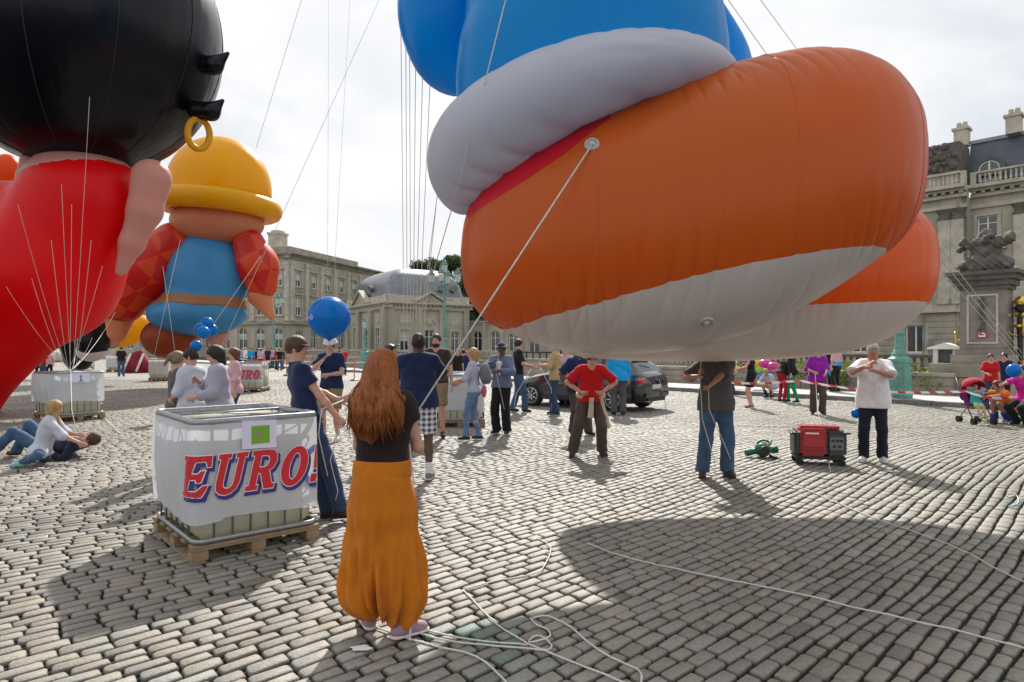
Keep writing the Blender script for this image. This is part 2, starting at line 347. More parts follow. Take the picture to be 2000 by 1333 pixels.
def nets(D, lo, h):
    ins = D < 0
    c = np.zeros(tuple(np.array(D.shape) - 1), np.int8)
    for i in (0, 1):
        for j in (0, 1):
            for k in (0, 1): c += ins[i:D.shape[0] - 1 + i, j:D.shape[1] - 1 + j, k:D.shape[2] - 1 + k]
    I, J, K = np.nonzero((c > 0) & (c < 8)); idx = np.full(c.shape, -1, np.int32); idx[I, J, K] = np.arange(len(I))
    P = np.zeros((len(I), 3)); cnt = np.zeros(len(I))
    for axn in range(3):
        for a in (0, 1):
            for b in (0, 1):
                o = [0, 0, 0]; o[(axn + 1) % 3] = a; o[(axn + 2) % 3] = b; e = list(o); e[axn] = 1
                d0 = D[I + o[0], J + o[1], K + o[2]]; d1 = D[I + e[0], J + e[1], K + e[2]]
                mk = (d0 < 0) != (d1 < 0); t_ = np.where(mk, d0 / np.where(mk, d0 - d1, 1), 0)
                pt = np.zeros((len(I), 3)); pt[:, axn] = t_; pt[:, (axn + 1) % 3] = a; pt[:, (axn + 2) % 3] = b
                P += pt * mk[:, None]; cnt += mk
    P = P / cnt[:, None] + np.stack([I, J, K], 1); Vx = lo + P * h
    Q = []
    for axn in range(3):
        o = [0, 0, 0]; o[axn] = 1
        a = ins[:D.shape[0] - o[0], :D.shape[1] - o[1], :D.shape[2] - o[2]]; b = ins[o[0]:, o[1]:, o[2]:]
        E = np.nonzero(a != b); E = np.stack(E, 1); u_, w_ = (axn + 1) % 3, (axn + 2) % 3
        ok = (E[:, u_] > 0) & (E[:, w_] > 0) & (E[:, u_] < D.shape[u_] - 1) & (E[:, w_] < D.shape[w_] - 1); E = E[ok]
        def ci(du, dw): F_ = E.copy(); F_[:, u_] -= du; F_[:, w_] -= dw; return idx[F_[:, 0], F_[:, 1], F_[:, 2]]
        q = np.stack([ci(1, 1), ci(0, 1), ci(0, 0), ci(1, 0)], 1); fl = ~a[E[:, 0], E[:, 1], E[:, 2]]; q[fl] = q[fl][:, ::-1]; Q.append(q)
    Q = np.concatenate(Q); Q = Q[(Q >= 0).all(1)]
    return Vx, Q
# ------------------------------------------------------------------ buildings
STONE = M('weathered_limestone', (.45, .405, .325), .85, .40, .45, .5, 25, stretch=(1, 1, .35)); STONE2 = M('grimy_stone', (.33, .295, .24), .9, .42, .7, .6, 20)
TRIM = M('pale_stone_trim', (.50, .455, .375), .8, .3, 1.4, .3, 30); DKSTONE = M('dark_carved_stone', (.135, .122, .105), .9, .45, 2.2, 1.5, 18)
SLATE = M('slate_roof', (.085, .095, .115), .55, .25, 1.2, .5, 30); ZINC = M('zinc_roof', (.20, .215, .235), .33, .25, .8, .2, 6, metal=.55)
GLASS = M('window_glass', (.03, .04, .042), .08, .5, .35, spec=1.0); BLIND = M('window_blind', (.50, .55, .52), .6, .2, .8); WFRAME = M('window_frame_paint', (.76, .76, .73), .6); DARKW = M('green_black_frame', (.02, .03, .025), .5)
def arch_pts(x0, x1, zs, n=8):
    c = (x0 + x1) / 2; r = (x1 - x0) / 2; return [(c - r * math.cos(math.pi * i / n), zs + r * math.sin(math.pi * i / n)) for i in range(n + 1)]
def wall_mesh(name, W_, z0, z1, ops, th=.35, arch=()):
    """wall in the local x,z plane from y=0 to y=th, with recessed openings (x0,x1,z0,z1[,'arch'])"""
    g = MB(); xs = sorted({0, W_} | {o[0] for o in ops} | {o[1] for o in ops}); zs = sorted({z0, z1} | {o[2] for o in ops} | {o[3] for o in ops})
    for a, b in zip(xs, xs[1:]):
        run = None
        for c, d in zip(zs, zs[1:]):
            hole = any(o[0] - 1e-6 <= a and b <= o[1] + 1e-6 and o[2] - 1e-6 <= c and d <= o[3] + 1e-6 for o in ops)
            if hole:
                if run: g.add([(a, 0, run[0]), (b, 0, run[0]), (b, 0, run[1]), (a, 0, run[1])], [(0, 1, 2, 3)]); run = None
            else: run = (run[0], d) if run else (c, d)
        if run: g.add([(a, 0, run[0]), (b, 0, run[0]), (b, 0, run[1]), (a, 0, run[1])], [(0, 1, 2, 3)])
    for o in ops:
        x0, x1, a, b = o[:4]; t_ = th
        if len(o) > 4:
            sp = b - (x1 - x0) / 2; ap = arch_pts(x0, x1, sp); c = (x0 + x1) / 2
            for i in range(len(ap) - 1):
                p, q = ap[i], ap[i + 1]; cx = x0 if (p[0] + q[0]) / 2 < c else x1
                g.add([(cx, 0, b), (p[0], 0, p[1]), (q[0], 0, q[1])], [(0, 1, 2)]); g.add([(p[0], 0, p[1]), (q[0], 0, q[1]), (q[0], t_, q[1]), (p[0], t_, p[1])], [(0, 1, 2, 3)])
            b_ = sp
        else:
            b_ = b; g.add([(x0, 0, b), (x1, 0, b), (x1, t_, b), (x0, t_, b)], [(0, 3, 2, 1)])
        g.add([(x0, 0, a), (x0, t_, a), (x0, t_, b_), (x0, 0, b_)], [(0, 1, 2, 3)]); g.add([(x1, 0, a), (x1, 0, b_), (x1, t_, b_), (x1, t_, a)], [(0, 1, 2, 3)])
        g.add([(x0, 0, a), (x1, 0, a), (x1, t_, a), (x0, t_, a)], [(0, 1, 2, 3)])
    return g.mesh(name)
_wc = {}
def window(par, x, z0, z1, w, y=.2, arch=False, blind=False, rows=2, M4=Matrix(), glass=GLASS, frame=WFRAME):
    h = z1 - z0; key = (round(w, 2), round(h, 2), arch, rows, frame.name)
    if key not in _wc:
        g = MB(); b = .11; top = h - (w / 2 if arch else 0)
        g.box(-w / 2, -w / 2 + b, 0, .08, 0, top); g.box(w / 2 - b, w / 2, 0, .08, 0, top); g.box(-w / 2 + b, w / 2 - b, 0, .08, 0, b)
        g.box(-b / 2, b / 2, -.01, .07, b, h - b)
        if not arch: g.box(-w / 2 + b, w / 2 - b, 0, .08, h - b, h)
        else:
            o = arch_pts(-w / 2, w / 2, top); i_ = arch_pts(-w / 2 + b, w / 2 - b, top)
            for k in range(len(o) - 1): g.add([(o[k][0], 0, o[k][1]), (o[k + 1][0], 0, o[k + 1][1]), (i_[k + 1][0], 0, i_[k + 1][1]), (i_[k][0], 0, i_[k][1])], [(0, 1, 2, 3)])
        for r_ in range(1, rows): zz = h * (.66 if rows == 2 else r_ / rows); g.box(-w / 2 + b, w / 2 - b, -.005, .065, zz - .035, zz + .035)
        p = MB()
        if arch: a = arch_pts(-w / 2 + .02, w / 2 - .02, top); p.add([(w / 2 - .02, .09, .02), (-w / 2 + .02, .09, .02)] + [(q[0], .09, q[1]) for q in a], [tuple(range(len(a) + 2))])
        else: p.add([(-w / 2 + .02, .09, .02), (w / 2 - .02, .09, .02), (w / 2 - .02, .09, h - .02), (-w / 2 + .02, .09, h - .02)], [(0, 1, 2, 3)])
        q = MB().add([(-w / 2 + .05, .06, h * .45), (w / 2 - .05, .06, h * .45), (w / 2 - .05, .06, top - .05), (-w / 2 + .05, .06, top - .05)], [(0, 1, 2, 3)])
        _wc[key] = (g.mesh('window'), p.mesh('pane'), q.mesh('blind'))
    a, b, c = _wc[key]; o = link('window', a, frame, par); o.matrix_local = M4 @ Matrix.Translation((x, y, z0))
    link('pane', b, glass, o)
    if blind: link('blind', c, BLIND, o)
    return o
def mouldbox(g, x0, x1, z0, z1, d, y1=0): g.box(x0, x1, -d, y1, z0, z1)
def part_at(par, name, g, mat, M4, smooth=False, **k):
    o = g.build(name, mat, par, smooth, **k); o.matrix_local = M4; return o
def cornice(par, x0, x1, z, M4, d=.5, mat=TRIM, name='cornice', dent=True, h=.5):
    g = MB(); g.box(x0, x1, .01, .5, z, z + h * .99); g.box(x0, x1, -d * .35, 0, z, z + h * .3); g.box(x0, x1, -d * .6, 0, z + h * .5, z + h * .7); g.box(x0, x1, -d, 0, z + h * .7, z + h)
    if dent:
        n = max(2, int((x1 - x0) / .55))
        for i in range(n): a = x0 + (i + .25) * (x1 - x0) / n; g.box(a, a + .24, -d * .55, 0, z + h * .3, z + h * .5)
    part_at(par, name, g, mat, M4)
def balus(par, x0, x1, z, M4, h=.9, mat=TRIM, step=3.4, y=-.2):
    g = MB(); n = max(1, round((x1 - x0) / step)); L_ = (x1 - x0) / n
    g.box(x0, x1, y - .14, y + .14, z, z + .12); g.box(x0, x1, y - .16, y + .16, z + h - .14, z + h)
    for i in range(n + 1): a = x0 + i * L_; a0, a1 = max(x0, a - .35), min(x1, a + .35); g.box(a0, a1, y - .15, y + .15, z + .12, z + h - .14)
    part_at(par, 'balustrade', g, mat, M4)
    b = MB()
    for i in range(n):
        m_ = int((L_ - .8) / .3)
        for j in range(m_):
            c = x0 + i * L_ + .45 + (j + .5) * (L_ - .9) / m_; b.lathe([(.05, 0), (.10, .18 * h), (.05, .45 * h), (.08, h * .72)], 6, (c, y, z + .12))
    part_at(par, 'balusters', b, mat, M4, kind='stuff')
def bands(par, x0, x1, z0, z1, step, M4, holes=(), mat=STONE, d=.05, gap=.07):
    g = MB(); z = z0
    while z < z1 - .05:
        segs = [(x0, x1)]
        for h in holes:
            if h[2] < z + step and h[3] > z:
                ns = []
                for a, b in segs:
                    if h[0] - .12 > a: ns.append((a, min(b, h[0] - .12)))
                    if h[1] + .12 < b: ns.append((max(a, h[1] + .12), b))
                    if h[1] + .12 <= a or h[0] - .12 >= b: ns.append((a, b))
                segs = [q for q in dict.fromkeys(ns) if q[1] - q[0] > .05 and not any(q[0] < (h[0] + h[1]) / 2 < q[1] for _ in [0])]
        for a, b in segs: g.box(a, b, -d, 0, z, min(z + step - gap, z1))
        z += step
    part_at(par, 'stone_course', g, mat, M4)
def surround(par, x, z0, z1, w, M4, mat=TRIM, hood=True):
    g = MB(); b = .18; g.box(x - w / 2 - b, x - w / 2, -.07, 0, z0, z1); g.box(x + w / 2, x + w / 2 + b, -.07, 0, z0, z1); g.box(x - w / 2 - b, x + w / 2 + b, -.07, 0, z1, z1 + b)
    g.box(x - w / 2 - .3, x + w / 2 + .3, -.2, 0, z0 - .16, z0)
    if hood: g.box(x - w / 2 - .35, x + w / 2 + .35, -.32, 0, z1 + b + .12, z1 + b + .28)
    part_at(par, 'window_surround', g, mat, M4)
I4 = Matrix.Identity(4)
def local(x, y, a): return Matrix.Translation((x, y, 0)) @ Matrix.Rotation(a, 4, 'Z')
# --- corner block on the left (three storeys): near corner at photo column 566
C1 = at(566, HY, 101); ang = math.atan2(.95, .31)
cb = empty('corner_block', (C1.x, C1.y, 0), ang, label='three storey pale stone block left of the domed pavilion', cat='building')
LEN = 30.0; ZC = 15.6
def block_face(M4, L_, xs, arched, pil):
    ops = []
    for x in xs:
        ops += [(x - .75, x + .75, 11.3, 13.6), (x - .8, x + .8, 6.7, 9.7), (x - .85, x + .85, 1.4, 4.7, 'arch') if arched else (x - .8, x + .8, 1.4, 4.2)]
    o = link('wall', wall_mesh('wall', L_, 0, ZC, ops), STONE, cb); o.matrix_local = M4
    for x in xs:
        window(cb, x, 11.3, 13.6, 1.5, M4=M4, blind=True); surround(cb, x, 11.3, 13.6, 1.5, M4)
        window(cb, x, 6.7, 9.7, 1.6, M4=M4, blind=random.random() < .7); surround(cb, x, 6.7, 9.7, 1.6, M4)
        if arched: window(cb, x, 1.4, 4.7, 1.7, arch=True, M4=M4, blind=random.random() < .6)
        else: window(cb, x, 1.4, 4.2, 1.6, M4=M4)
        g = MB(); g.box(x - .75, x + .75, -.05, 0, 10.2, 10.75); part_at(cb, 'panel', g, STONE2, M4)
    for x in pil:
        g = MB(); g.box(x - .42, x + .42, -.22, 0, 6.0, 14.6); g.box(x - .5, x + .5, -.3, 0, 14.6, 15.1); g.box(x - .5, x + .5, -.3, 0, 5.8, 6.0); part_at(cb, 'pilaster', g, TRIM, M4)
    bands(cb, 0, L_, .2, 5.1, .42, M4, [(o_[0], o_[1], o_[2], o_[3]) for o_ in ops if o_[3] < 5], mat=STONE)
    g = MB(); g.box(-.3, L_, -.35, 0, 5.25, 5.65); part_at(cb, 'string_course', g, STONE2, M4)
    cornice(cb, -.6, L_, ZC, M4, d=.9, mat=STONE2, h=.9)
xs = [2.2, 6.3, 10.4, 14.5, 18.6, 22.7, 26.8]
block_face(I4, LEN, xs, False, [4.25, 8.35, 12.45, 16.55, .5, 20.6, 24.7])
xb = [2.2 + 3.4 * i for i in range(11)]
block_face(local(0, 40, -math.pi / 2), 40, [40 - x for x in xb], True, [39.5, 36.2, 33, 29.3])
g = MB(); g.box(0.1, 20, .1, 3, ZC + .9, ZC + 1.9); g.box(0.1, 3, 3, 40, ZC + .9, ZC + 1.9); part_at(cb, 'attic', g, STONE2, I4)
g = MB(); g.box(.5, LEN, .5, 39, ZC, ZC + .92); part_at(cb, 'roof', g, SLATE, I4)
for x, y in ((.4, 2.4), (.6, 9.5)):
    g = MB(); g.box(x, x + 2.2, y, y + 2.0, ZC + 1.9, ZC + 4.2); g.box(x - .15, x + 2.35, y - .15, y + 2.15, ZC + 4.0, ZC + 4.35); g.box(x + .3, x + 1.9, y + .3, y + 1.7, ZC + 4.35, ZC + 4.7); part_at(cb, 'chimney', g, TRIM, I4)
# --- domed pavilion
C2 = at(757, HY, 83.6); a2 = R(33)
pv = empty('domed_pavilion', (C2.x, C2.y, 0), a2, label='low stone pavilion with a grey zinc dome and pediments, behind the green lamp post', cat='building')
LW, LD, PZ = 12.0, 15.5, 7.6
def pav_face(M4, L_, spec):
    ops = [(x - w / 2, x + w / 2, z0, z1) for x, w, z0, z1, k in spec]
    o = link('wall', wall_mesh('wall', L_, 0, PZ, ops), STONE, pv); o.matrix_local = M4
    for x, w, z0, z1, k in spec:
        window(pv, x, z0, z1, w, M4=M4, blind=(k == 'b')); surround(pv, x, z0, z1, w, M4, hood=False)
        # roundel or arched niche over the opening
        g = MB()
        if k == 'n':
            ap = arch_pts(x - 1.0, x + 1.0, z1 + .7); ip = arch_pts(x - .75, x + .75, z1 + .7)
            for i in range(len(ap) - 1): g.add([(ap[i][0], -.1, ap[i][1]), (ap[i + 1][0], -.1, ap[i + 1][1]), (ip[i + 1][0], -.1, ip[i + 1][1]), (ip[i][0], -.1, ip[i][1]), (ap[i][0], 0, ap[i][1]), (ap[i + 1][0], 0, ap[i + 1][1]), (ip[i + 1][0], 0, ip[i + 1][1]), (ip[i][0], 0, ip[i][1])], [(0, 1, 2, 3), (0, 4, 5, 1), (3, 2, 6, 7)])
            g.ball((x, -.02, z1 + 1.0), (.4, .2, .5), 8, 6)
        else: g.box(x - .7, x + .7, -.06, 0, z1 + .8, z1 + 1.9)
        part_at(pv, 'wall_ornament', g, TRIM, M4)
spec = [(2.4, 1.3, 1.2, 4.0, 'b'), (6.0, 1.35, 1.2, 4.0, 'n'), (9.9, 1.3, 1.0, 3.8, 'd')]
pav_face(I4, LW, spec)
ML = local(0, LD, -math.pi / 2)
pav_face(ML, LD, [(3.2, 1.5, .9, 4.4, 'n'), (7.6, 1.7, .9, 4.2, 'n'), (12.2, 1.5, .9, 4.2, 'd')])
def rustpil(M4, x, w_, z0, z1, d=.28):
    g = MB(); z = z0
    while z < z1: g.box(x - w_ / 2, x + w_ / 2, -d, 0, z, min(z + .27, z1)); g.box(x - w_ / 2 + .05, x + w_ / 2 - .05, -d + .07, 0, z + .27, min(z + .36, z1)); z += .36
    part_at(pv, 'rusticated_pilaster', g, STONE, M4)
for x in (.45, 4.2, 7.8, 11.55): rustpil(I4, x, .85, .6, 6.6)
for x in (.5, 5.3, 10.0, 14.9): rustpil(ML, x, 1.15, .6, 6.6, .5)
for M4, L_ in ((I4, LW), (ML, LD)):
    cornice(pv, -.5, L_ + .5, PZ - .75, M4, d=.75, mat=TRIM, h=.75); g = MB(); g.box(0, L_, -.25, 0, 6.62, PZ - .75); part_at(pv, 'frieze', g, STONE, M4)
    g = MB(); g.box(.1, L_ - .1, -.1, .4, PZ, PZ + .9); g.box(0, 1.2, -.2, .5, PZ, PZ + 1.0); g.box(L_ - 1.2, L_, -.2, .5, PZ, PZ + 1.0); part_at(pv, 'parapet', g, TRIM, M4)
    g = MB(); g.box(0, L_, -.3, 0, 0, .6); part_at(pv, 'plinth', g, STONE2, M4)
def pediment(M4, x, w_, z, h):
    g = MB(); g.prism([(x - w_ / 2, z), (x + w_ / 2, z), (x, z + h)], -.55, -.1); part_at(pv, 'pediment', g, STONE, M4)
    g = MB(); a = (x - w_ / 2 - .2, z); b = (x, z + h + .12); c = (x + w_ / 2 + .2, z)
    g.prism([a, b, (b[0], b[1] + .22), (a[0] - .1, a[1] + .2)], -.85, -.05); g.prism([b, c, (c[0] + .1, c[1] + .2), (b[0], b[1] + .22)], -.85, -.05); part_at(pv, 'raking_cornice', g, TRIM, M4)
pediment(I4, 5.9, 4.0, PZ + .02, 1.15); pediment(ML, 6.8, 5.6, PZ + .02, 1.7)
# hull-shaped zinc dome
g = MB(); prof = [(0, 0), (.06, .8), (.28, 1.9), (.75, 2.9), (1.5, 3.7), (2.4, 4.15), (3.2, 4.3)]
def rring(ins, z):
    r_ = 1.2; x0, x1, y0, y1 = ins, LW - ins, ins, LD - ins; pts = []
    for cx, cy, s0 in ((x1 - r_, y0 + r_, -90), (x1 - r_, y1 - r_, 0), (x0 + r_, y1 - r_, 90), (x0 + r_, y0 + r_, 180)):
        for k in range(7): a = R(s0 + k * 15); pts.append((cx + r_ * math.cos(a), cy + r_ * math.sin(a), PZ + .55 + z))
    return pts
rg = [rring(.3 + i, z) for i, z in prof]; n = len(rg[0]); vs = sum(rg, []); fs = [(i * n + k, i * n + (k + 1) % n, (i + 1) * n + (k + 1) % n, (i + 1) * n + k) for i in range(len(rg) - 1) for k in range(n)] + [tuple((len(rg) - 1) * n + k for k in range(n))]
g.add(vs, fs); part_at(pv, 'dome_roof', g, ZINC, I4, smooth=True)
def oculus(M4, x, z):
    g = MB(); g.tube([(x, .1, z), (x, 1.4, z)], .42, 12); g.tube([(x, .02, z), (x, .12, z)], .52, 12); o = part_at(pv, 'oculus', g, ZINC, M4)
    MB().tube([(x, .0, z), (x, .03, z)], .3, 12).build('pane', GLASS, o)
for M4, x in ((I4, 8.0), (I4, 9.9), (ML, 8.8)): oculus(M4, x, PZ + 2.1)
# --- low arcaded wing to the right of the pavilion
C3 = at(918, HY, 92); C3b = at(1130, HY, 84); a3 = math.atan2((C3b - C3).y, (C3b - C3).x)
aw = empty('arcaded_wing', (C3.x, C3.y, 0), a3, label='single storey stone wing with arched windows, right of the domed pavilion', cat='building'); LA = (C3b - C3).length + 14
ops = [(1.2 + 2.9 * i - .75, 1.2 + 2.9 * i + .75, .9, 4.0, 'arch') for i in range(3)] + [(10.2 + 3.6 * i - .8, 10.2 + 3.6 * i + .8, .9, 3.6) for i in range(5)]
link('wall', wall_mesh('wall', LA, 0, 4.9, ops), STONE, aw)
for o in ops: window(aw, (o[0] + o[1]) / 2, o[2], o[3], o[1] - o[0], arch=len(o) > 4, blind=False)
cornice(aw, 0, LA, 4.9, I4, d=.4, h=.45)
for i in range(4): g = MB(); g.box(2.45 + 2.9 * i - 2.9 - .25, 2.45 + 2.9 * i - 2.9 + .25, -.16, 0, .1, 4.9); part_at(aw, 'pilaster', g, TRIM, I4)
g = MB(); g.box(0, LA, .1, 5, 5.3, 5.6); part_at(aw, 'roof', g, SLATE, I4)
# --- palace on the right
TP = 36.0; O = onk(1150, TP); a4 = math.atan2(-KU.y, -KU.x); EX = srow(1150, TP)
pal = empty('palace', (O.x, O.y, 0), a4, label='long grey stone palace wing with slate mansard roof and dormers at the right', cat='building')
pal.scale = (1, 1, .95)
def lx(px): return EX - srow(px, TP)
PW = lx(2250); ZP = 13.6; xa = lx(1889)              # the wall steps back right of photo column 1889
xw = [lx(1921) + 4.05 * k for k in range(0, 5)]; xw2 = [xa - 3.4 - 4.05 * k for k in range(0, int((xa - 4) / 4.05))]
MB2 = Matrix.Translation((xa, 1.2, 0))
def pal_face(M4, L_, xs_, big):
    ops = []
    for x in xs_: ops += [(x - .65, x + .65, 10.4, 12.1), (x - .8, x + .8, 5.9, 9.1), (x - .7, x + .7, 1.3, 3.6)]
    o = link('wall', wall_mesh('wall', L_, 0, ZP, ops), STONE, pal); o.matrix_local = M4
    for x in xs_:
        window(pal, x, 10.4, 12.1, 1.3, M4=M4, blind=False); surround(pal, x, 10.4, 12.1, 1.3, M4, hood=False)
        window(pal, x, 5.9, 9.1, 1.6, M4=M4, blind=random.random() < .65); surround(pal, x, 5.9, 9.1, 1.6, M4)
        window(pal, x, 1.3, 3.6, 1.4, M4=M4, rows=1); surround(pal, x, 1.3, 3.6, 1.4, M4, hood=False)
    bands(pal, 0, L_, .5, 4.4, .48, M4, [q for q in ops if q[3] < 5], mat=STONE, gap=.09)
    g = MB(); g.box(0, L_, -.4, 0, 4.55, 4.75); g.box(0, L_, -.25, 0, 4.75, 5.2); part_at(pal, 'string_course', g, TRIM, M4)
    g = MB(); g.box(0, L_, -.18, 0, 12.75, 13.05); part_at(pal, 'architrave', g, TRIM, M4)
    cornice(pal, 0, L_, ZP, M4, d=1.0, h=.9); balus(pal, 0, L_, ZP + .9, M4, h=1.1, step=4.05)
    g = MB(); g.box(0, L_, -.3, 0, 0, .5); part_at(pal, 'plinth', g, STONE2, M4)
pal_face(I4, xa, xw2, True); pal_face(MB2, PW - xa, [x - xa for x in xw], True)
link('wall', MB().box(xa - .35, xa, .0, 1.25, 0, ZP).mesh('wall'), STONE, pal)
def pilas(M4, x):
    g = MB(); g.box(x - .42, x + .42, -.3, 0, 5.2, 11.9); g.box(x - .5, x + .5, -.38, 0, 5.2, 5.6); part_at(pal, 'pilaster', g, TRIM, M4)
    g = MB(); g.box(x - .48, x + .48, -.36, 0, 11.9, 12.1); g.lathe([(.38, 12.1), (.42, 12.35), (.6, 12.7), (.62, 12.75)], 10, (x, -.05, 0), sy=.6); part_at(pal, 'capital', g, DKSTONE, M4)
for x in xw2[:6]: pilas(I4, x + 2.02)
pilas(I4, xa - .6)
for x in xw: pilas(MB2, x - xa + 2.02)
def roof_poly(x0, x1, y0, z0, z1, y1=10):
    g = MB(); g.add([(x0, y0, z0), (x1, y0, z0), (x1, y0 + 1.5, z1), (x0, y0 + 1.5, z1), (x0, y1, z1 + .4), (x1, y1, z1 + .4)], [(0, 1, 2, 3), (3, 2, 5, 4)]); g.add([(x0, y0, z0), (x0, y0 + 1.5, z1), (x0, y1, z1 + .4), (x0, y1, z0)], [(0, 1, 2, 3)])
    part_at(pal, 'mansard_roof', g, SLATE, I4); g = MB(); g.box(x0, x1, y0 + 1.35, y0 + 1.7, z1 - .1, z1 + .18); part_at(pal, 'roof_edge', g, ZINC, I4)
roof_poly(xa - .5, PW, 1.9, ZP + .9, 18.6); roof_poly(0, xa - 3.4, .9, ZP + .9, 18.3)
g = MB(); g.box(xa - 3.4, xa - .45, -.15, 2.8, ZP + .9, ZP + 2.1); part_at(pal, 'attic_block', g, TRIM, I4)
g = MB(); g.box(xa - 3.3, xa - .5, .1, 3, ZP + 2.1, 18.1)
for i in range(40): g.ball((xa - 3.2 + RNG.uniform(0, 2.6), .1, ZP + 2.3 + RNG.uniform(0, 2.0)), float(RNG.uniform(.12, .35)), 6, 4)
part_at(pal, 'carved_relief', g, DKSTONE, I4)
for x in [x for x in xw] + xw2[1:]:
    y = 1.9 if x > xa else .9; g = MB(); g.lathe([(1.0, -.0), (1.0, .001)], 8)
    g = MB(); ap = arch_pts(x - 1.0, x + 1.0, 15.9); ip = arch_pts(x - .68, x + .68, 15.9)
    for i in range(8): g.add([(ap[i][0], y - .3, ap[i][1]), (ap[i + 1][0], y - .3, ap[i + 1][1]), (ip[i + 1][0], y - .3, ip[i + 1][1]), (ip[i][0], y - .3, ip[i][1]), (ap[i][0], y + 1.2, ap[i][1]), (ap[i + 1][0], y + 1.2, ap[i + 1][1]), (ip[i + 1][0], y + .1, ip[i + 1][1]), (ip[i][0], y + .1, ip[i][1])], [(0, 1, 2, 3), (0, 4, 5, 1), (3, 2, 6, 7)])
    g.box(x - 1.0, x - .68, y - .3, y + .3, 14.6, 15.9); g.box(x + .68, x + 1.0, y - .3, y + .3, 14.6, 15.9); o = part_at(pal, 'dormer', g, SLATE, I4)
    window(pal, x, 14.9, 16.55, 1.36, y=y - .15, arch=True, rows=1)
for px, z in ((1853, 18.4), (1958, 18.6)):
    x = lx(px) * 1.0 - .3; g = MB(); g.box(x, x + .9, 2.6, 3.6, z, z + 1.5); g.box(x - .12, x + 1.02, 2.48, 3.72, z + 1.3, z + 1.5); g.lathe([(.2, 0), (.17, .5)], 8, (x + .25, 3.1, z + 1.5)); g.lathe([(.2, 0), (.17, .5)], 8, (x + .65, 3.1, z + 1.5)); part_at(pal, 'chimney', g, TRIM, I4)
g = MB(); x = lx(1872); g.tube([(x, -.2, .4), (x, -.2, 13.5)], .08, 8); x = lx(1805); g.tube([(x, -.2, .4), (x, -.2, 4.4)], .07, 8); g.tube([(x + .5, -.2, .4), (x + .5, -.2, 2.4)], .07, 8); part_at(pal, 'drainpipe', g, STONE2, I4)
# --- garden wall with balustrade and planting between pavement and palace
def wallseg(px0, px1, t, z0, z1, label, mat=STONE2, coping=True, th=.4, posts=True):
    s0, s1 = srow(px0, t), srow(px1, t); p = kerb(s0, t); L_ = s0 - s1; o = empty('garden_wall', (p.x, p.y, 0), a4, label=label, cat='wall')
    n = max(1, int(L_ / 1.6)); lm = MB().box(0.008, L_ / n - .008, 0, th, 0, (z1 - z0) / 2 - .008).mesh('stone_block', bevel=.012)
    for i in range(n):
        for j in (0, 1): link('stone_block', lm, mat, o, loc=(i * L_ / n, RNG.uniform(-.006, .006), z0 + j * (z1 - z0) / 2))
    if coping: MB().box(-.05, L_ + .05, -.08, th + .08, z1, z1 + .12).build('coping', STONE2, o)
    return o, L_
def balrow(o, L_, z, h, mat=DKSTONE, step=.24, y=.2):
    g = MB(); g.box(0, L_, y - .12, y + .12, z + h, z + h + .12)
    g.build('rail', mat, o); b = MB()
    for i in range(int(L_ / step)): b.lathe([(.05, 0), (.075, h * .3), (.04, h * .6), (.06, h)], 6, (i * step + step / 2, y, z))
    b.build('balusters', mat, o, kind='stuff')
w1, L1 = wallseg(1122, 1862, 3.25, .10, .72, 'low dark stone garden wall behind the barrier tape, topped by a balustrade'); 
w2, L2 = wallseg(1000, 1120, 3.25, .10, .95, 'pale low stone wall with a dark rail beyond the man in black', STONE2)
w3, L3 = wallseg(560, 996, 3.25, .10, .8, 'long low stone garden wall below the domed pavilion', STONE2); balrow(w3, L3, .92, .45, STONE2, .5)
g = MB(); g.box(0, L2, .1, .2, 1.35, 1.45)
for i in range(10): g.box(i * L2 / 9 - .03, i * L2 / 9 + .03, .12, .18, 1.07, 1.35)
g.build('rail', M('dark_iron', (.03, .025, .022), .6), w2)
p = onk(1870, 4.9); s0, s1 = srow(1125, 4.9), srow(1900, 4.9); p = kerb(s0, 4.9)
bw = empty('terrace_balustrade', (p.x, p.y, 0), a4, label='dark stone balustrade above the planting, behind the purple-shirted woman', cat='balustrade'); Lb = s0 - s1
MB().box(0, Lb, 0, .4, 0, .95).build('base', STONE2, bw); balrow(bw, Lb, .95, .35)
# leaf clumps
LEAFM = {}
def leafmat(name, col): return M(name, col, .6, .45, 1.6, spec=.3, trans=.25)
def leaves(name, centers, radii, n, size, mat, parent=None, squash=1.0, **k):
    C = np.array(centers, float); Rr = np.array(radii, float); wgt = Rr ** 2 / (Rr ** 2).sum(); ix = RNG.choice(len(C), n, p=wgt)
    d = RNG.normal(size=(n, 3)); d /= np.linalg.norm(d, axis=1, keepdims=True); rad = Rr[ix] * RNG.uniform(.55, 1.08, n) ; P_ = C[ix] + d * rad[:, None] * np.array([1, 1, squash])
    a = RNG.normal(size=(n, 3)); a /= np.linalg.norm(a, axis=1, keepdims=True); a = a * .7 + d * .5; b = np.cross(a, RNG.normal(size=(n, 3))); b /= np.linalg.norm(b, axis=1, keepdims=True); a = np.cross(b, a); a /= np.linalg.norm(a, axis=1, keepdims=True)
    sz = size * RNG.uniform(.6, 1.3, n)[:, None]
    V = np.stack([P_ - a * sz, P_ - b * sz * .5, P_ + a * sz, P_ + b * sz * .5], 1).reshape(-1, 3); me = np_mesh(name, V, np.arange(n * 4).reshape(-1, 4), False)
    return link(name, me, mat, parent, **k)
GREEN = leafmat('shrub_leaves', (.10, .155, .035)); DGREEN = leafmat('tree_leaves', (.05, .085, .028)); LIME = leafmat('yellow_green_leaves', (.20, .26, .05))
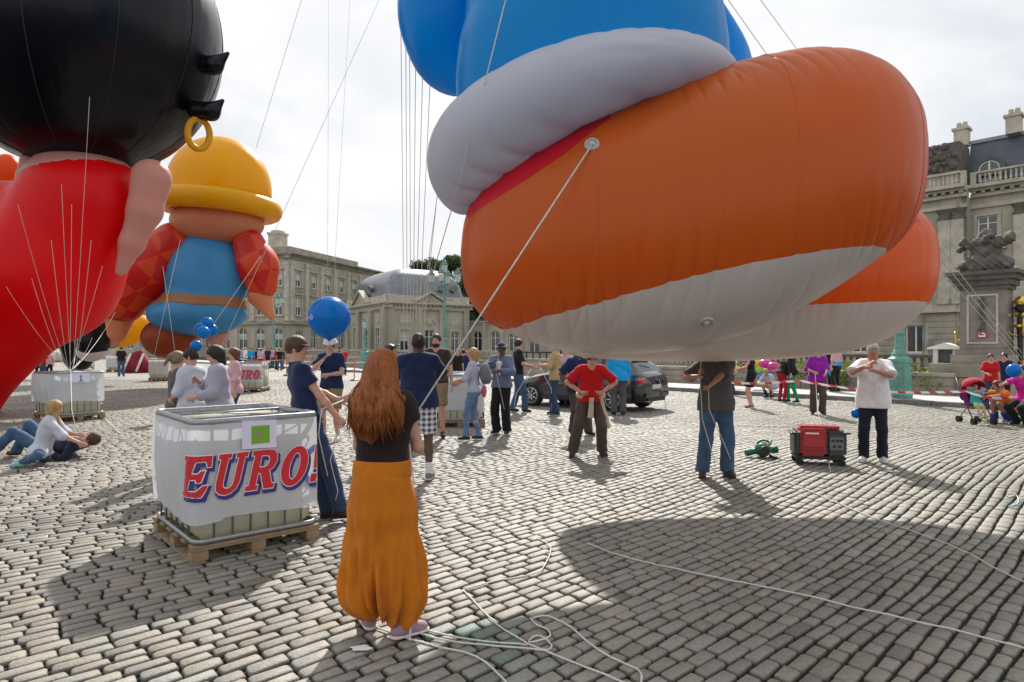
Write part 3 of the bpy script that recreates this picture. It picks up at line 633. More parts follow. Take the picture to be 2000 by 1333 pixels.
for i, (px, mt, lb) in enumerate(((1375, GREEN, 'low green shrub left of the grey-shirted man, below the pale balustrade'), (1425, LIME, 'low bright shrub behind the grey-shirted man, hidden partly by coloured balloons'), (1490, GREEN, 'leafy green shrub behind the bundle of coloured balloons'), (1575, LIME, 'yellow-green shrub just left of the purple-shirted woman'), (1655, LIME, 'bright green shrub between the purple-shirted woman and the white-shirted man'), (1790, GREEN, 'green shrub just right of the green lamp pedestal'), (1828, LIME, 'yellow-green shrub below the little white stone hatch'), (1857, GREEN, 'green shrub next to the monument base'))):
    p = onk(px, 3.9); sh_ = empty('shrub', (p.x, p.y, .02), label=lb, cat='shrub')
    cs = [(RNG.uniform(-.9, .9) * KU.x, RNG.uniform(-.9, .9) * KU.y, RNG.uniform(.5, .85)) for _ in range(9)]
    leaves('foliage', cs, [.33] * 9, 1500, .05, mt, sh_)
    g = MB()
    for c in cs[:5]: g.tube([(c[0] * .3, c[1] * .3, 0), (c[0] * .8, c[1] * .8, .4), (c[0], c[1], .8)], [.02, .012, .006], 5)
    g.build('stem', M('bark', (.09, .07, .05), .9, .4, 8), sh_)
# trees behind the pavilion
def tree(px, Y, ztop, rad, label, seed, base=0):
    c = at(px, HY, Y); o = empty('tree', (c.x, c.y, 0), label=label, cat='tree'); rg_ = random.Random(seed)
    cz = ztop - rad * 1.0; cs = []; rs = []
    for i in range(26):
        th = rg_.uniform(0, 6.28); ph = rg_.uniform(-.9, 1); rr_ = rad * rg_.uniform(.35, .85)
        cs.append((rr_ * math.cos(th) * math.cos(ph), rr_ * math.sin(th) * math.cos(ph), cz + rad * .95 * math.sin(ph))); rs.append(rad * rg_.uniform(.16, .34))
    leaves('crown', cs, rs, 9000, .20, DGREEN, o)
    g = MB(); g.tube([(0, 0, 0), (.1, 0, cz * .5), (0, .1, cz), (.2, 0, cz + rad * .5)], [.35, .28, .2, .08], 8)
    for c_ in cs[:9]: g.tube([(0, .05, cz * .7), (c_[0] * .5, c_[1] * .5, (cz * .75 + c_[2]) / 2), c_], [.14, .09, .03], 6)
    g.build('trunk', M('bark', (.09, .07, .05), .9, .4, 8), o); return o
tree(832, 118, 17.5, 4.0, 'sparse dark tree crown rising above the left of the zinc dome', 3)
tree(880, 112, 17.6, 4.6, 'leafy tree directly behind the lanterns of the tall lamp post', 5)
tree(925, 104, 13.8, 4.4, 'dense green tree between the zinc dome and the orange balloon', 8)
tree(975, 108, 11.5, 4.2, 'dark tree lowest behind the arched wing and orange balloon', 9)
tree(915, 100, 10.5, 4.0, 'shaded dark tree just right of the pavilion corner', 11)
# --- monument pillar with trophy
tm = 4.3; pm = onk(1926, tm); mo = empty('monument_pillar', (pm.x, pm.y, 0), a4, label='dark stone gate pillar crowned by a carved armour trophy, right edge', cat='monument')
g = MB(); g.box(-1.45, .95, -.75, .75, 0, 1.15); g.box(-.85, .85, -.62, .62, 1.15, 1.45); g.build('base', STONE2, mo)
g = MB(); g.box(-.62, .62, -.5, .5, 1.45, 3.55); g.box(-.74, .74, -.58, .58, 1.45, 1.62); g.build('shaft', M('pillar_stone', (.235, .21, .18), .88, .35, 1.8, .6, 20), mo)
g = MB(); g.box(-.42, -.36, -.53, -.5, 1.8, 3.4); g.box(.36, .42, -.53, -.5, 1.8, 3.4); g.box(-.36, .36, -.53, -.5, 3.34, 3.4); g.box(-.36, .36, -.53, -.5, 1.8, 1.86); g.build('panel_moulding', TRIM, mo)
g = MB()
for i in range(26): zz = 3.25 - i * .045; g.ball((RNG.uniform(-.09, .09), -.53, zz), (.05, .035, .05), 6, 5)
g.tube([(0, -.52, 3.3), (0, -.52, 2.1)], .02, 6); g.build('carved_garland', DKSTONE, mo)
g = MB(); g.box(-.7, .7, -.56, .56, 3.55, 3.68); g.box(-.78, .78, -.64, .64, 3.68, 3.86); g.box(-.98, .98, -.82, .82, 4.02, 4.14); g.box(-.88, .88, -.73, .73, 3.86, 4.02); g.build('capital', DKSTONE, mo)
f = Field(.032); f.ell((0, 0, 4.35), (.75, .55, .42), k=.1); f.ell((0, 0, 4.75), (.42, .36, .35), k=.12); f.cap((-.05, -.1, 4.8), (-.55, -.25, 5.15), .1, .14, k=.1); f.cap((.1, -.1, 4.9), (.62, -.15, 5.2), .13, .2, k=.08); f.ell((0, 0, 5.12), (.5, .34, .14), k=.08); f.ell((0, 0, 5.32), (.22, .2, .24), k=.08); f.cap((-.3, 0, 5.05), (-.7, 0, 4.95), .08, .1, k=.08); f.cap((-.7, -.3, 4.35), (-.2, -.45, 4.55), .07, .07, k=.05); f.cap((-.25, -.2, 5.2), (.25, -.25, 5.3), .05, .08, k=.05)
link('trophy', f.mesh('trophy', lambda X, Y, Z: .05 * np.sin(11 * X + 4) * np.sin(14 * Z + 2 * X) * np.cos(9 * Y) + .030 * np.sin(27 * X + 9 * Z) * np.sin(23 * Z + 6 * X) + .015 * np.sin(47 * X) * np.sin(51 * Z)), DKSTONE, mo)
sg_ = MB().box(-.13, .13, -.545, -.53, 1.98, 2.2).build('small_notice', WHITE, mo); RED = M('sign_red', (.5, .02, .03), .5)
MB().box(-.13, .13, -.549, -.546, 2.16, 2.2).box(-.13, .13, -.549, -.546, 1.98, 2.02).box(-.13, -.09, -.549, -.546, 2.02, 2.16).box(.09, .13, -.549, -.546, 2.02, 2.16).box(-.05, .05, -.549, -.546, 2.07, 2.11).build('red_border', RED, sg_)
# little white stone hatch / dormer shaped vent by the wall
ph = onk(1850, 4.7); kio = empty('stone_hatch', (ph.x, ph.y, 0), a4, label='small white stone hatch with a pitched cap, left of the monument pillar', cat='hatch')
g = MB(); g.box(-.36, -.22, -.25, .2, .95, 1.62); g.box(.22, .36, -.25, .2, .95, 1.62); g.box(-.42, .42, -.3, .25, .85, .95); g.build('frame', WHITE, kio)
MB().prism([(-.52, 1.62), (.52, 1.62), (.5, 1.68), (0, 1.84), (-.5, 1.68)], -.36, .3).build('cap', WHITE, kio); MB().box(-.22, .22, -.1, .1, .95, 1.62).build('grille', M('grey_grille', (.12, .12, .12), .5), kio)
# gilded candelabra
GOLD = M('gilding', (.75, .52, .10), .28, .2, 8, metal=.9); IRON = M('black_iron', (.02, .02, .022), .4)
def candel(px, t, label, zb=.9, s_=1.0):
    p = onk(px, t); o = empty('gilded_lamp', (p.x, p.y, 0), a4, label=label, cat='lamp')
    g = MB(); g.lathe([(r_ * s_, zb + z * s_) for r_, z in ((.2, 0), (.22, .06), (.08, .16), (.05, .3), (.055, .9), (.09, 1.0), (.05, 1.08), (.04, 1.3), (.1, 1.36), (.12, 1.45))], 10); g.build('post', IRON, o)
    g = MB(); g.ball((0, 0, zb + 1.55 * s_), .12 * s_, 10, 8); g.lathe([(.14 * s_, zb + .98 * s_), (.15 * s_, zb + 1.04 * s_)], 10)
    for a in range(4):
        c, s2 = math.cos(a * 1.57 + .4), math.sin(a * 1.57 + .4); g.tube([(.06 * c, .06 * s2, zb + .3 * s_), (.22 * c * s_, .22 * s2 * s_, zb + .18 * s_), (.32 * c * s_, .32 * s2 * s_, zb + .05)], [.03, .05, .06], 7); g.ball((.34 * c * s_, .34 * s2 * s_, zb + .06), .075 * s_, 8, 6)
        g.tube([(.03 * c, .03 * s2, zb + .75 * s_), (.2 * c * s_, .2 * s2 * s_, zb + .85 * s_), (.22 * c * s_, .22 * s2 * s_, zb + 1.2 * s_)], [.02, .03, .02], 6); g.ball((.22 * c * s_, .22 * s2 * s_, zb + 1.25 * s_), .05 * s_, 8, 6)
    g.build('gilt_ornament', GOLD, o, smooth=True); return o
candel(1881, 4.4, 'black and gold candelabrum lamp left of the monument pillar', .95, .98)
candel(1993, 4.4, 'large black and gold gate lamp at the right edge of the frame', .9, 1.45)
g = empty('iron_gate', onk(1962, 4.6), a4, label='tall black iron gate bars between monument pillar and gold lamp', cat='gate')
for i in range(16): MB().tube([(.05 + i * .17, 0, .1), (.05 + i * .17, 0, 3.2)], .018, 6).build('bar', IRON, g); 
for z in (.5, 2.9): MB().box(-.1, 2.8, -.02, .02, z, z + .05).build('rail', IRON, g)
# --- verdigris lamp posts
VERD = M('verdigris_metal', (.13, .31, .26), .65, .45, 3, .4, 30); VERD2 = M('lantern_metal', (.10, .22, .19), .5, .3, 5); LGLASS = M('lantern_glass', (.55, .6, .58), .15, alpha=.8)
def lamp(px, t, label, s_=1.0, hgt=6.5, arms=True):
    p = onk(px, t, .13); o = empty('street_lamp', p, a4 + .3, label=label, cat='street lamp', group='green lamp posts along the pavement')
    g = MB(); g.lathe([(.36, 0), (.38, .12), (.33, .16), (.31, 1.05), (.35, 1.12), (.35, 1.2), (.22, 1.3)], 8, rot=R(22.5)); g.build('pedestal', VERD, o)
    for k in range(4): a = k * math.pi / 2 + .0; MB().ball((.27 * math.cos(a), .27 * math.sin(a), .62), (.05, .05, .26), 8, 6).build('relief', VERD, o, smooth=True)
    k = hgt - 5.0; g = MB(); g.lathe([(.2, 1.2), (.22, 1.35), (.14, 1.5), (.12, 1.9), (.16, 2.0), (.1, 2.1), (.09, 3.2), (.12, 3.25), (.085, 3.3), (.07, hgt - 1.5), (.13, hgt - 1.45), (.13, hgt - 1.3), (.06, hgt - 1.2), (.05, hgt - .7)], 12); g.build('column', VERD, o, smooth=False)
    pos = [(0, 0, hgt - .7)]
    for a in range(4 if arms else 0):
        c, s2 = math.cos(a * math.pi / 2 + .4), math.sin(a * math.pi / 2 + .4); q = (.78 * c, .78 * s2)
        MB().tube([(0, 0, hgt - 1.5), (q[0] * .5, q[1] * .5, hgt - 1.62), (q[0] * .95, q[1] * .95, hgt - 1.42), (q[0], q[1], hgt - 1.25)], [.04, .035, .03, .03], 6).build('arm', VERD, o)
        pos.append((q[0], q[1], hgt - 1.25))
    for q in pos:
        ln = MB().lathe([(.09, 0), (.13, .04), (.12, .06)], 6, q).lathe([(.24, .52), (.26, .56), (.15, .68), (.13, .76), (.05, .82), (.03, .92), (.0, .95)], 6, q).build('lantern', VERD2, o)
        MB().lathe([(.115, .06), (.2, .52)], 6, q).build('glass', LGLASS, ln)
    return o
lamp(868, .95, 'tall green lamp post with five lanterns in front of the domed pavilion')
lamp(535, .95, 'green lamp post half hidden behind the tiered balloon, before the corner block')
lamp(712, 2.4, 'short green lamp post with one lantern beside the pavilion door', hgt=3.6, arms=False)
lamp(1757, .75, 'green lamp post whose pedestal stands beside the white-shirted man', hgt=5.5)
# ------------------------------------------------------------------ giant balloons
def skinmat(name, col, rough=.31, trans=.3, wr=.25, st=(1, 1, .25), sc=2.2, spec=.26):
    m = M(name, col, rough, .05, 1.2, trans=trans, spec=spec)
    t = m.node_tree; b = t.nodes['Principled BSDF']; co = t.nodes.new('ShaderNodeTexCoord'); mp = t.nodes.new('ShaderNodeMapping'); mp.inputs['Scale'].default_value = st
    n = t.nodes.new('ShaderNodeTexNoise'); n.inputs['Scale'].default_value = sc; n.inputs['Detail'].default_value = 2; u = t.nodes.new('ShaderNodeBump'); u.inputs['Strength'].default_value = wr * 1.6; u.inputs['Distance'].default_value = .07
    t.links.new(co.outputs['Object'], mp.inputs[0]); t.links.new(mp.outputs[0], n.inputs['Vector']); t.links.new(n.outputs[0], u.inputs['Height']); t.links.new(u.outputs[0], b.inputs['Normal']); return m
ORANGE = skinmat('orange_nylon', (.70, .160, .022), trans=.45, spec=.38); SOLE = skinmat('pale_grey_nylon', (.62, .60, .57), trans=.10); LILAC = skinmat('lilac_grey_nylon', (.72, .73, .80), .40, .42); BLUEN = skinmat('blue_nylon', (.0, .36, .80), .3, .42); CRIM = skinmat('crimson_nylon', (.72, .015, .04), .4)
ROPE_G = 'white tether ropes of the balloons'
def cr(xs, tab):
    """smooth interpolation of table columns"""
    tab = np.array(tab, float); x = tab[:, 0]; out = []
    for c in range(1, tab.shape[1]):
        y = tab[:, c]; d = np.gradient(y, x); i = np.clip(np.searchsorted(x, xs) - 1, 0, len(x) - 2); h = x[i + 1] - x[i]; t_ = (xs - x[i]) / h
        out.append((2 * t_ ** 3 - 3 * t_ ** 2 + 1) * y[i] + (t_ ** 3 - 2 * t_ ** 2 + t_) * h * d[i] + (-2 * t_ ** 3 + 3 * t_ ** 2) * y[i + 1] + (t_ ** 3 - t_ ** 2) * h * d[i + 1])
    return out
class Shoe:
    def __init__(s, tab, Y, w, seed, ytilt=0.0):
        s.tab = tab; s.Y = Y; s.w = w; s.seed = seed; s.x0, s.x1 = tab[0][0], tab[-1][0]; s.ex = .88; s.yt = ytilt
    def prep(s, U):
        th = U * math.pi; px = s.x0 + (s.x1 - s.x0) * (1 - np.cos(th)) / 2
        top, bot, seam = cr(px, s.tab); bot = np.maximum(bot, top + .5)
        un = (px - s.x0) / (s.x1 - s.x0); wd = s.w * np.clip(1 - np.abs(2 * un - 1) ** 3.2, 0, 1) ** .5 * (1 + .12 * np.sin((un - .1) * 3))
        yc = s.Y + s.yt * (un - .5)
        zt = CH - (top - HY) * yc / F; zb = CH - (bot - HY) * yc / F; zc = (zt + zb) / 2; hh = (zt - zb) / 2
        X = (px - 1000) * yc / F
        X = X * np.where(X > 0, .957, 1.0); zt2 = CH + (zt - CH) * (1 - .055 * np.clip((px - 1330) / 270, 0, 1)); zc = (zt2 + zb) / 2; hh = (zt2 - zb) / 2
        yn = yc - wd * .8; zs = CH - (seam - HY) * yn / F
        return px, X, yc, zc, hh, wd, zs, un
    def phi(s, z, zc, hh):
        r = np.clip((z - zc) / np.maximum(hh, 1e-3), -.995, .995); return np.sign(r) * np.arcsin(np.abs(r) ** (1 / s.ex))
    def pt(s, X, yc, zc, hh, wd, ph, off, un, phs):
        c, sn = np.cos(ph), np.sin(ph)
        y = -np.sign(c) * np.abs(c) ** s.ex; z = np.sign(sn) * np.abs(sn) ** s.ex
        # wrinkles: gathered next to the seam, at the toe and along the top
        u = X; d1 = np.abs(ph - phs); k = s.seed
        ridge = lambda f, g, p: (1 - np.abs(np.sin(f * u + g * ph + 1.7 * np.sin(2.3 * u + p) + .9 * np.sin(7 * u * 1.0 + p) + p))) ** 2
        msk = .55 + .45 * np.sin(1.7 * u + k)
        dd = .026 * np.exp(-d1 / .26) * ridge(23, 3.0, k) * msk + .013 * np.exp(-d1 / .5) * ridge(11, -2, k + 2)
        tp = np.exp(-((ph - 1.25) / .5) ** 2) * np.clip((un - .45) * 4, 0, 1); dd += .024 * tp * ridge(19, 5.5, k + 1) * (.4 + .6 * np.sin(3 * u + 2 * ph) ** 2)
        toe = np.clip((un - .93) * 16, 0, 1); dd += .026 * toe * (1 - np.abs(np.sin(9 * ph + 1.2 * np.sin(5 * ph)))) ** 2
        md = np.exp(-((ph - .75) / .12) ** 2) * np.exp(-((un - .47) / .07) ** 2); dd += .016 * md * ridge(30, 1, k + 4)
        sc = 1 - (dd - .004) * 1.0 + off
        return X, yc + wd * y * sc, zc + hh * z * sc
    def mesh(s, name, which, nu=620, nv=110):
        U = np.linspace(0.002, .998, nu)[:, None]; px, X, yc, zc, hh, wd, zs, un = [a for a in s.prep(U)]
        p = s.phi(zs, zc, hh)
        V_ = np.linspace(0, 1, nv)[None]
        ph = p + (math.pi - 2 * p) * V_ if which == 'upper' else (math.pi - p) + (math.pi + 2 * p) * V_
        phs = p if which == 'upper' else np.where(V_ < .5, math.pi - p, 2 * math.pi + p)
        x, y, z = s.pt(X + 0 * V_, yc, zc, hh, wd, ph, 0, un + 0 * V_, phs)
        P_ = np.stack([x, y, z], -1).reshape(-1, 3); i = np.arange((nu - 1) * (nv - 1)); a = (i // (nv - 1)) * nv + i % (nv - 1)
        Q = np.stack([a, a + 1, a + nv + 1, a + nv], 1)
        if which != 'upper':                       # no sole where the seam has met the underside
            cl = (p > -1.42)[:, 0] ; rw = a // nv; Q = Q[cl[rw] & cl[np.minimum(rw + 1, nu - 1)]]
        return np_mesh(name, P_, Q)
    def patch(s, name, pa, pb, lowf, hi, nu=120, nv=30):
        pxs = np.linspace(pa, pb, nu); un = (pxs - s.x0) / (s.x1 - s.x0); U = (np.arccos(1 - 2 * un) / math.pi)[:, None]
        px, X, yc, zc, hh, wd, zs, un = s.prep(U); p = s.phi(zs, zc, hh); V_ = np.linspace(0, 1, nv)[None]
        lo = lowf(px); zl = CH - (lo - HY) * (yc - wd * .8) / F; zh = CH - (lo - hi - HY) * (yc - wd * .8) / F; a, b = s.phi(zl, zc, hh), s.phi(zh, zc, hh); ph = a + (b - a) * V_
        x, y, z = s.pt(X + 0 * V_, yc, zc, hh, wd, ph, .006, un + 0 * V_, p)
        i = np.arange((nu - 1) * (nv - 1)); a = (i // (nv - 1)) * nv + i % (nv - 1)
        return np_mesh(name, np.stack([x, y, z], -1).reshape(-1, 3), np.stack([a, a + 1, a + nv + 1, a + nv], 1))
T1 = [(900, 500, 501, 501), (905, 452, 548, 548), (915, 415, 580, 580), (935, 375, 612, 612), (985, 325, 646, 640), (1050, 285, 671, 622), (1100, 262, 683, 608), (1200, 223, 691, 577), (1300, 184, 687, 545), (1400, 148, 670, 519), (1500, 114, 640, 498), (1570, 95, 606, 486), (1620, 92, 578, 481), (1700, 112, 528, 479), (1750, 144, 494, 484), (1782, 166, 462, 468), (1800, 200, 415, 430), (1807, 250, 365, 366), (1810, 300, 306, 306)]
T2 = [(1090, 640, 660, 655), (1100, 600, 683, 650), (1130, 540, 694, 643), (1200, 470, 702, 630), (1300, 420, 706, 616), (1400, 390, 706, 606), (1500, 375, 703, 599), (1600, 370, 697, 594), (1700, 376, 680, 590), (1760, 385, 655, 590), (1800, 400, 625, 593), (1825, 420, 600, 600), (1842, 455, 560, 562), (1848, 490, 510, 512)]
bal = empty('shoe_balloon', at(1350, 690, 6.2) * Vector((1, 1, 0)).to_tuple()[0] if False else (0, 6, 0), label='giant balloon of blue legs with lilac turn-ups and two orange shoes with white soles', cat='balloon')
off = Matrix.Translation((0, -6, 0))
def bpart(name, me, mat, smooth=True, **k): me.transform(off); return link(name, me, mat, bal, **k)
sh1 = Shoe(T1, 5.7, 1.0, 1.3); sh2 = Shoe(T2, 7.7, .95, 4.1)
u1 = bpart('shoe', sh1.mesh('shoe', 'upper'), ORANGE, label='front orange shoe'); s1 = sh1.mesh('sole', 'sole'); s1.transform(off); link('sole', s1, SOLE, u1)
u2 = bpart('shoe', sh2.mesh('shoe', 'upper', 300, 80), ORANGE, label='rear orange shoe, mostly hidden'); s2 = sh2.mesh('sole', 'sole', 300, 60); s2.transform(off); link('sole', s2, SOLE, u2)
rp = sh1.patch('red_trim', 906, 1175, lambda px: np.interp(px, [905, 940, 1025, 1090, 1165, 1180], [436, 414, 357, 308, 234, 222]), 150); rp.transform(off); link('red_trim', rp, CRIM, u1)
ORSEAM = M('orange_seam', (.48, .085, .012), .5)
for un_ in (.27, .63, .92):
    U_ = np.array([[math.acos(1 - 2 * un_) / math.pi]]); px_, X_, yc_, zc_, hh_, wd_, zs_, u_ = sh1.prep(U_); p_ = sh1.phi(zs_, zc_, hh_); ph = p_ + (math.pi - 2 * p_) * np.linspace(0.0, 1, 90)[None]
    x_, y_, z_ = sh1.pt(X_ + 0 * ph, yc_, zc_, hh_, wd_, ph, .0006, u_ + 0 * ph, p_); bpart('panel_seam', MB().tube(list(zip(x_[0], y_[0], z_[0])),   .0026, 5).mesh('panel_seam'), ORSEAM)
# turn-up: a thick uneven roll round the ankle, high at the toe side
def roll(tabc, name, cx, cz, Y, ax, ay, tilt, rv, rr, mat, seed, n=260, m=64):
    a = np.linspace(0, 2 * math.pi, n, endpoint=False)[:, None]; b = np.linspace(0, 2 * math.pi, m, endpoint=False)[None]
    fx = rv * (1 + tabc[0] * np.cos(a + math.pi) + tabc[1] * np.cos(2 * a)); fr_ = rr * (1 + .1 * np.cos(a + math.pi))
    rid = lambda f, g, p: (1 - np.abs(np.sin(f * a + g * b + 1.3 * np.sin(3 * a + p) + p))) ** 2
    w_ = .085 * np.exp(-((b - 4.9) / .6) ** 2) * rid(9, 2.2, seed) + .035 * np.exp(-((b - 1.1) / .5) ** 2) * rid(12, -2, seed + 2) + .045 * np.exp(-((a - 4.95) / .3) ** 2) * (1 - np.abs(np.sin(7 * b + 2 * a + np.sin(5 * a)))) ** 2 * np.exp(-((b - .3) / 1.2) ** 2)
    rad = 1 - w_
    X = cx + (ax + fr_ * np.cos(b) * rad) * np.cos(a); Yy = Y + (ay + fr_ * np.cos(b) * rad) * np.sin(a); Z = cz + tilt * ax * np.cos(a) + fx * np.sin(b) * rad + tabc[2] * np.cos(2 * a)
    P_ = np.stack([X + 0 * b, Yy + 0 * b, Z], -1).reshape(-1, 3); i = np.arange(n)[:, None]; j = np.arange(m)[None]
    Q = np.stack([(i * m + j), (((i + 1) % n) * m + j), (((i + 1) % n) * m + (j + 1) % m), (i * m + (j + 1) % m)], -1).reshape(-1, 4)
    return np_mesh(name, P_, Q)
cu = bpart('turn_up', roll((.42, 0.0, -.05), 'turn_up', .64, 3.70, 5.7, 1.02, .78, .33, .315, .33, LILAC, 1.0), LILAC)
cu2 = bpart('turn_up', roll((.1, 0, 0), 'turn_up', at(1380, 0, 7.7).x, at(0, 340, 7.7).z, 7.75, .62, .6, .1, .42, .35, LILAC, 3.0, 120, 32), LILAC)
def leg(name, rings, mat, n=96):
    tab = np.array(rings, float); zz = np.linspace(tab[0, 0], tab[-1, 0], 150); cx, cy, rx, ry = cr(zz, tab); a = np.linspace(0, 2 * math.pi, n, endpoint=False)[None]
    wr_ = 1 - .012 * (1 - np.abs(np.sin(6 * zz[:, None] * .8 + 2 * a + 2 * np.sin(a)))) ** 2 * np.exp(-((a - 3.4) / .5) ** 2) * np.clip(1.5 - np.abs(zz[:, None] - 5.2), 0, 1)
    P_ = np.stack([cx[:, None] + rx[:, None] * np.cos(a) * wr_, cy[:, None] + ry[:, None] * np.sin(a) * wr_, zz[:, None] + 0 * a], -1).reshape(-1, 3); m = len(zz); i = np.arange(m - 1)[:, None]; j = np.arange(n)[None]
    Q = np.stack([i * n + j, i * n + (j + 1) % n, (i + 1) * n + (j + 1) % n, (i + 1) * n + j], -1).reshape(-1, 4); return np_mesh(name, P_, Q)
bpart('trouser_leg', leg('trouser_leg', [(3.3, .70, 5.75, .95, .7), (3.9, .70, 5.75, 1.19, .86), (4.3, .71, 5.75, 1.19, .9), (4.7, .72, 5.8, 1.14, .92), (5.3, .72, 5.9, 1.18, 1.0), (6.3, .7, 6.1, 1.4, 1.2), (7.4, .5, 6.5, 1.9, 1.5), (8.6, .3, 7.0, 2.1, 1.7), (9.8, .2, 7.3, 1.7, 1.5), (10.6, .2, 7.4, .8, .8), (10.8, .2, 7.4, .05, .05)], BLUEN), BLUEN)
p2 = at(1400, 330, 7.7)
bpart('trouser_leg', leg('trouser_leg', [(p2.z - .5, p2.x - .1, 7.7, .6, .6), (p2.z + .2, p2.x - .1, 7.7, .62, .6), (p2.z + .8, p2.x - .15, 7.7, .58, .6), (5.15, 2.15, 7.65, .62, .6), (5.7, 1.55, 7.4, .72, .7), (6.6, 1.0, 7.3, .9, .8), (8.0, .6, 7.3, 1.0, 1.0)], BLUEN), BLUEN)
f = Field(.06); c = at(893, -60, 7.0); f.ell((c.x, 7.0, c.z), (.60, .6, 1.35), k=.2); c2 = at(862, 45, 7.0); f.ell((c2.x, 7.0, c2.z), (.26, .4, .45), k=.5); c3 = at(886, 150, 6.7); f.cap((c2.x + .03, 6.9, c2.z), (c3.x, 6.8, c3.z + .12), .3, .05, k=.3); f.cap((c.x, 7, c.z + 1), (.2, 7, 8.0), .6, .9, k=.4)
bpart('blue_lobe', f.mesh('blue_lobe'), BLUEN)
CLEAR = M('clear_valve_patch', (.5, .47, .45), .15, coat=.6)
def disc_on(name, p, nrm, r, mat, parent, th=.012):
    q = Vector(nrm).normalized(); g = MB(); g.tube([(0, 0, 0), (0, 0, th)], r, 24); g.tube([(r * .8 * math.cos(i / 24 * 6.283), r * .8 * math.sin(i / 24 * 6.283), th) for i in range(24)], .007, 6, closed=True); g.ball((0, 0, th), (r * .45, r * .45, .02), 12, 6)
    o = g.build(name, mat, parent, smooth=True); o.matrix_local = off @ Matrix.Translation(p) @ q.to_track_quat('Z', 'Y').to_matrix().to_4x4(); return o
def surf(V, px, py):
    X, Y, Z = V[:, 0], V[:, 1] + 6, V[:, 2]; d = np.hypot(X * F / Y + 1000 - px, HY - (Z - CH) * F / Y - py) + (Y > 6) * 999; i = int(np.argmin(d)); return Vector((X[i], Y[i], Z[i]))
def verts(o): a = np.empty(len(o.data.vertices) * 3, np.float32); o.data.vertices.foreach_get('co', a); return a.reshape(-1, 3)
ph_ = surf(verts(u1), 1157, 283); disc_on('rope_patch', ph_, (-.15, -.88, .35), .058, CLEAR, bal); pv_ = surf(verts([o_ for o_ in bpy.data.objects if o_.name == 'sole'][0]), 1380, 630); disc_on('valve', pv_, (0, -.62, -.8), .062, CLEAR, bal)
# --- other balloons, plain stand-ins of the same size and colours
def ballmesh(name, c, r, rot=None, n=64, m=40):
    g = MB().ball((0, 0, 0), r, n, m).mesh(name, True)
    if rot is not None: g.transform(rot)
    g.transform(Matrix.Translation(c)); return g
KBLACK = skinmat('black_nylon', (.003, .0035, .007), .28, .0); RED1 = skinmat('red_nylon', (.78, .003, .006), .38, .3); PINK = skinmat('pale_pink_nylon', (.66, .33, .27), .4, .3); YEL = skinmat('yellow_nylon', (.85, .45, .005), .33, .3); GOLDN = skinmat('amber_nylon', (.72, .36, .01), .35, .2)
B = 16.0; k = B / F; e0 = at(150, HY, B)
bb = empty('black_ball_balloon', (e0.x, B, 0), label='huge black ball balloon with a yellow ring, top left', cat='balloon'); tb = Matrix.Translation((-e0.x, -B, 0))
me = ballmesh('ball', at(150, 58, B), (262 * k, 262 * k, 275 * k)); me.transform(tb); link('ball', me, KBLACK, bb); bc_ = at(150, 58, B) - Vector((e0.x, B, 0)); SEAMK = M('black_seam', (.02, .02, .024), .5)
for q_ in range(6):
    a_ = q_ * math.pi / 6 + .3; MB().tube([(bc_.x + 262.3 * k * math.sin(w_) * math.cos(a_), bc_.y + 262.3 * k * math.sin(w_) * math.sin(a_), bc_.z + 275.3 * k * math.cos(w_)) for w_ in np.linspace(0, 6.2832, 73)[:-1]], .009, 5, closed=True).build('panel_seam', SEAMK, bb)
for p0, p1, p2_ in (((388, 128), (418, 128), (446, 104)), ((385, 216), (412, 218), (436, 196)), ((350, -12), (385, -5), (404, 8))):
    f = Field(.03); a, b, c = at(*p0, B), at(*p1, B), at(*p2_, B); f.cap(a, b, .24, .22, k=.07); f.cap(b, c, .22, .04, k=.07); me = f.mesh('fin'); me.transform(tb); link('fin', me, KBLACK, bb)
c = at(388, 262, B); g = MB(); ax = Matrix.Translation(c) @ Matrix.Rotation(R(55), 4, 'Z') @ Matrix.Rotation(R(12), 4, 'Y')
g.tube([ax @ Vector((.28 * math.cos(t_ / 32 * 6.283), 0, .38 * math.sin(t_ / 32 * 6.283))) for t_ in range(32)], .08, 12, closed=True); me = g.mesh('ring', True); me.transform(tb); link('ring', me, GOLDN, bb)
rb = empty('red_balloon', (e0.x, B, 0), label='tall red balloon with pale pink lobes below the black ball', cat='balloon')
f = Field(.07)
for (a, ra, b, rb_) in (((165, 400), 112, (90, 540), 122), ((90, 540), 118, (-30, 645), 100), ((-30, 645), 100, (-85, 780), 72)): f.cap(at(*a, B), at(*b, B), ra * k, rb_ * k, k=.5)
f.ell(at(20, 410, B), (80 * k, .7, 55 * k), k=.4)
me = f.mesh('body'); me.transform(tb); link('body', me, RED1, rb)
for pts in (((296, 348, 35), (283, 412, 29), (258, 475, 21), (236, 530, 10)), ((62, 320, 20), (55, 350, 18), (50, 372, 12))):
    f = Field(.035)
    for a, b in zip(pts, pts[1:]): f.cap(at(a[0], a[1], B - .45), at(b[0], b[1], B - .45), a[2] * k, b[2] * k, k=.15)
    me = f.mesh('pink_lobe'); me.transform(tb); link('pink_lobe', me, PINK, rb)
f = Field(.06); f.cap(at(165, 400, B), at(90, 540, B), 112.8 * k, 118.8 * k, k=.5); f.plane(at(110, 326, B - 1), (.24, 0, -1)); me = f.mesh('pink_collar'); me.transform(tb); link('pink_collar', me, PINK, rb)
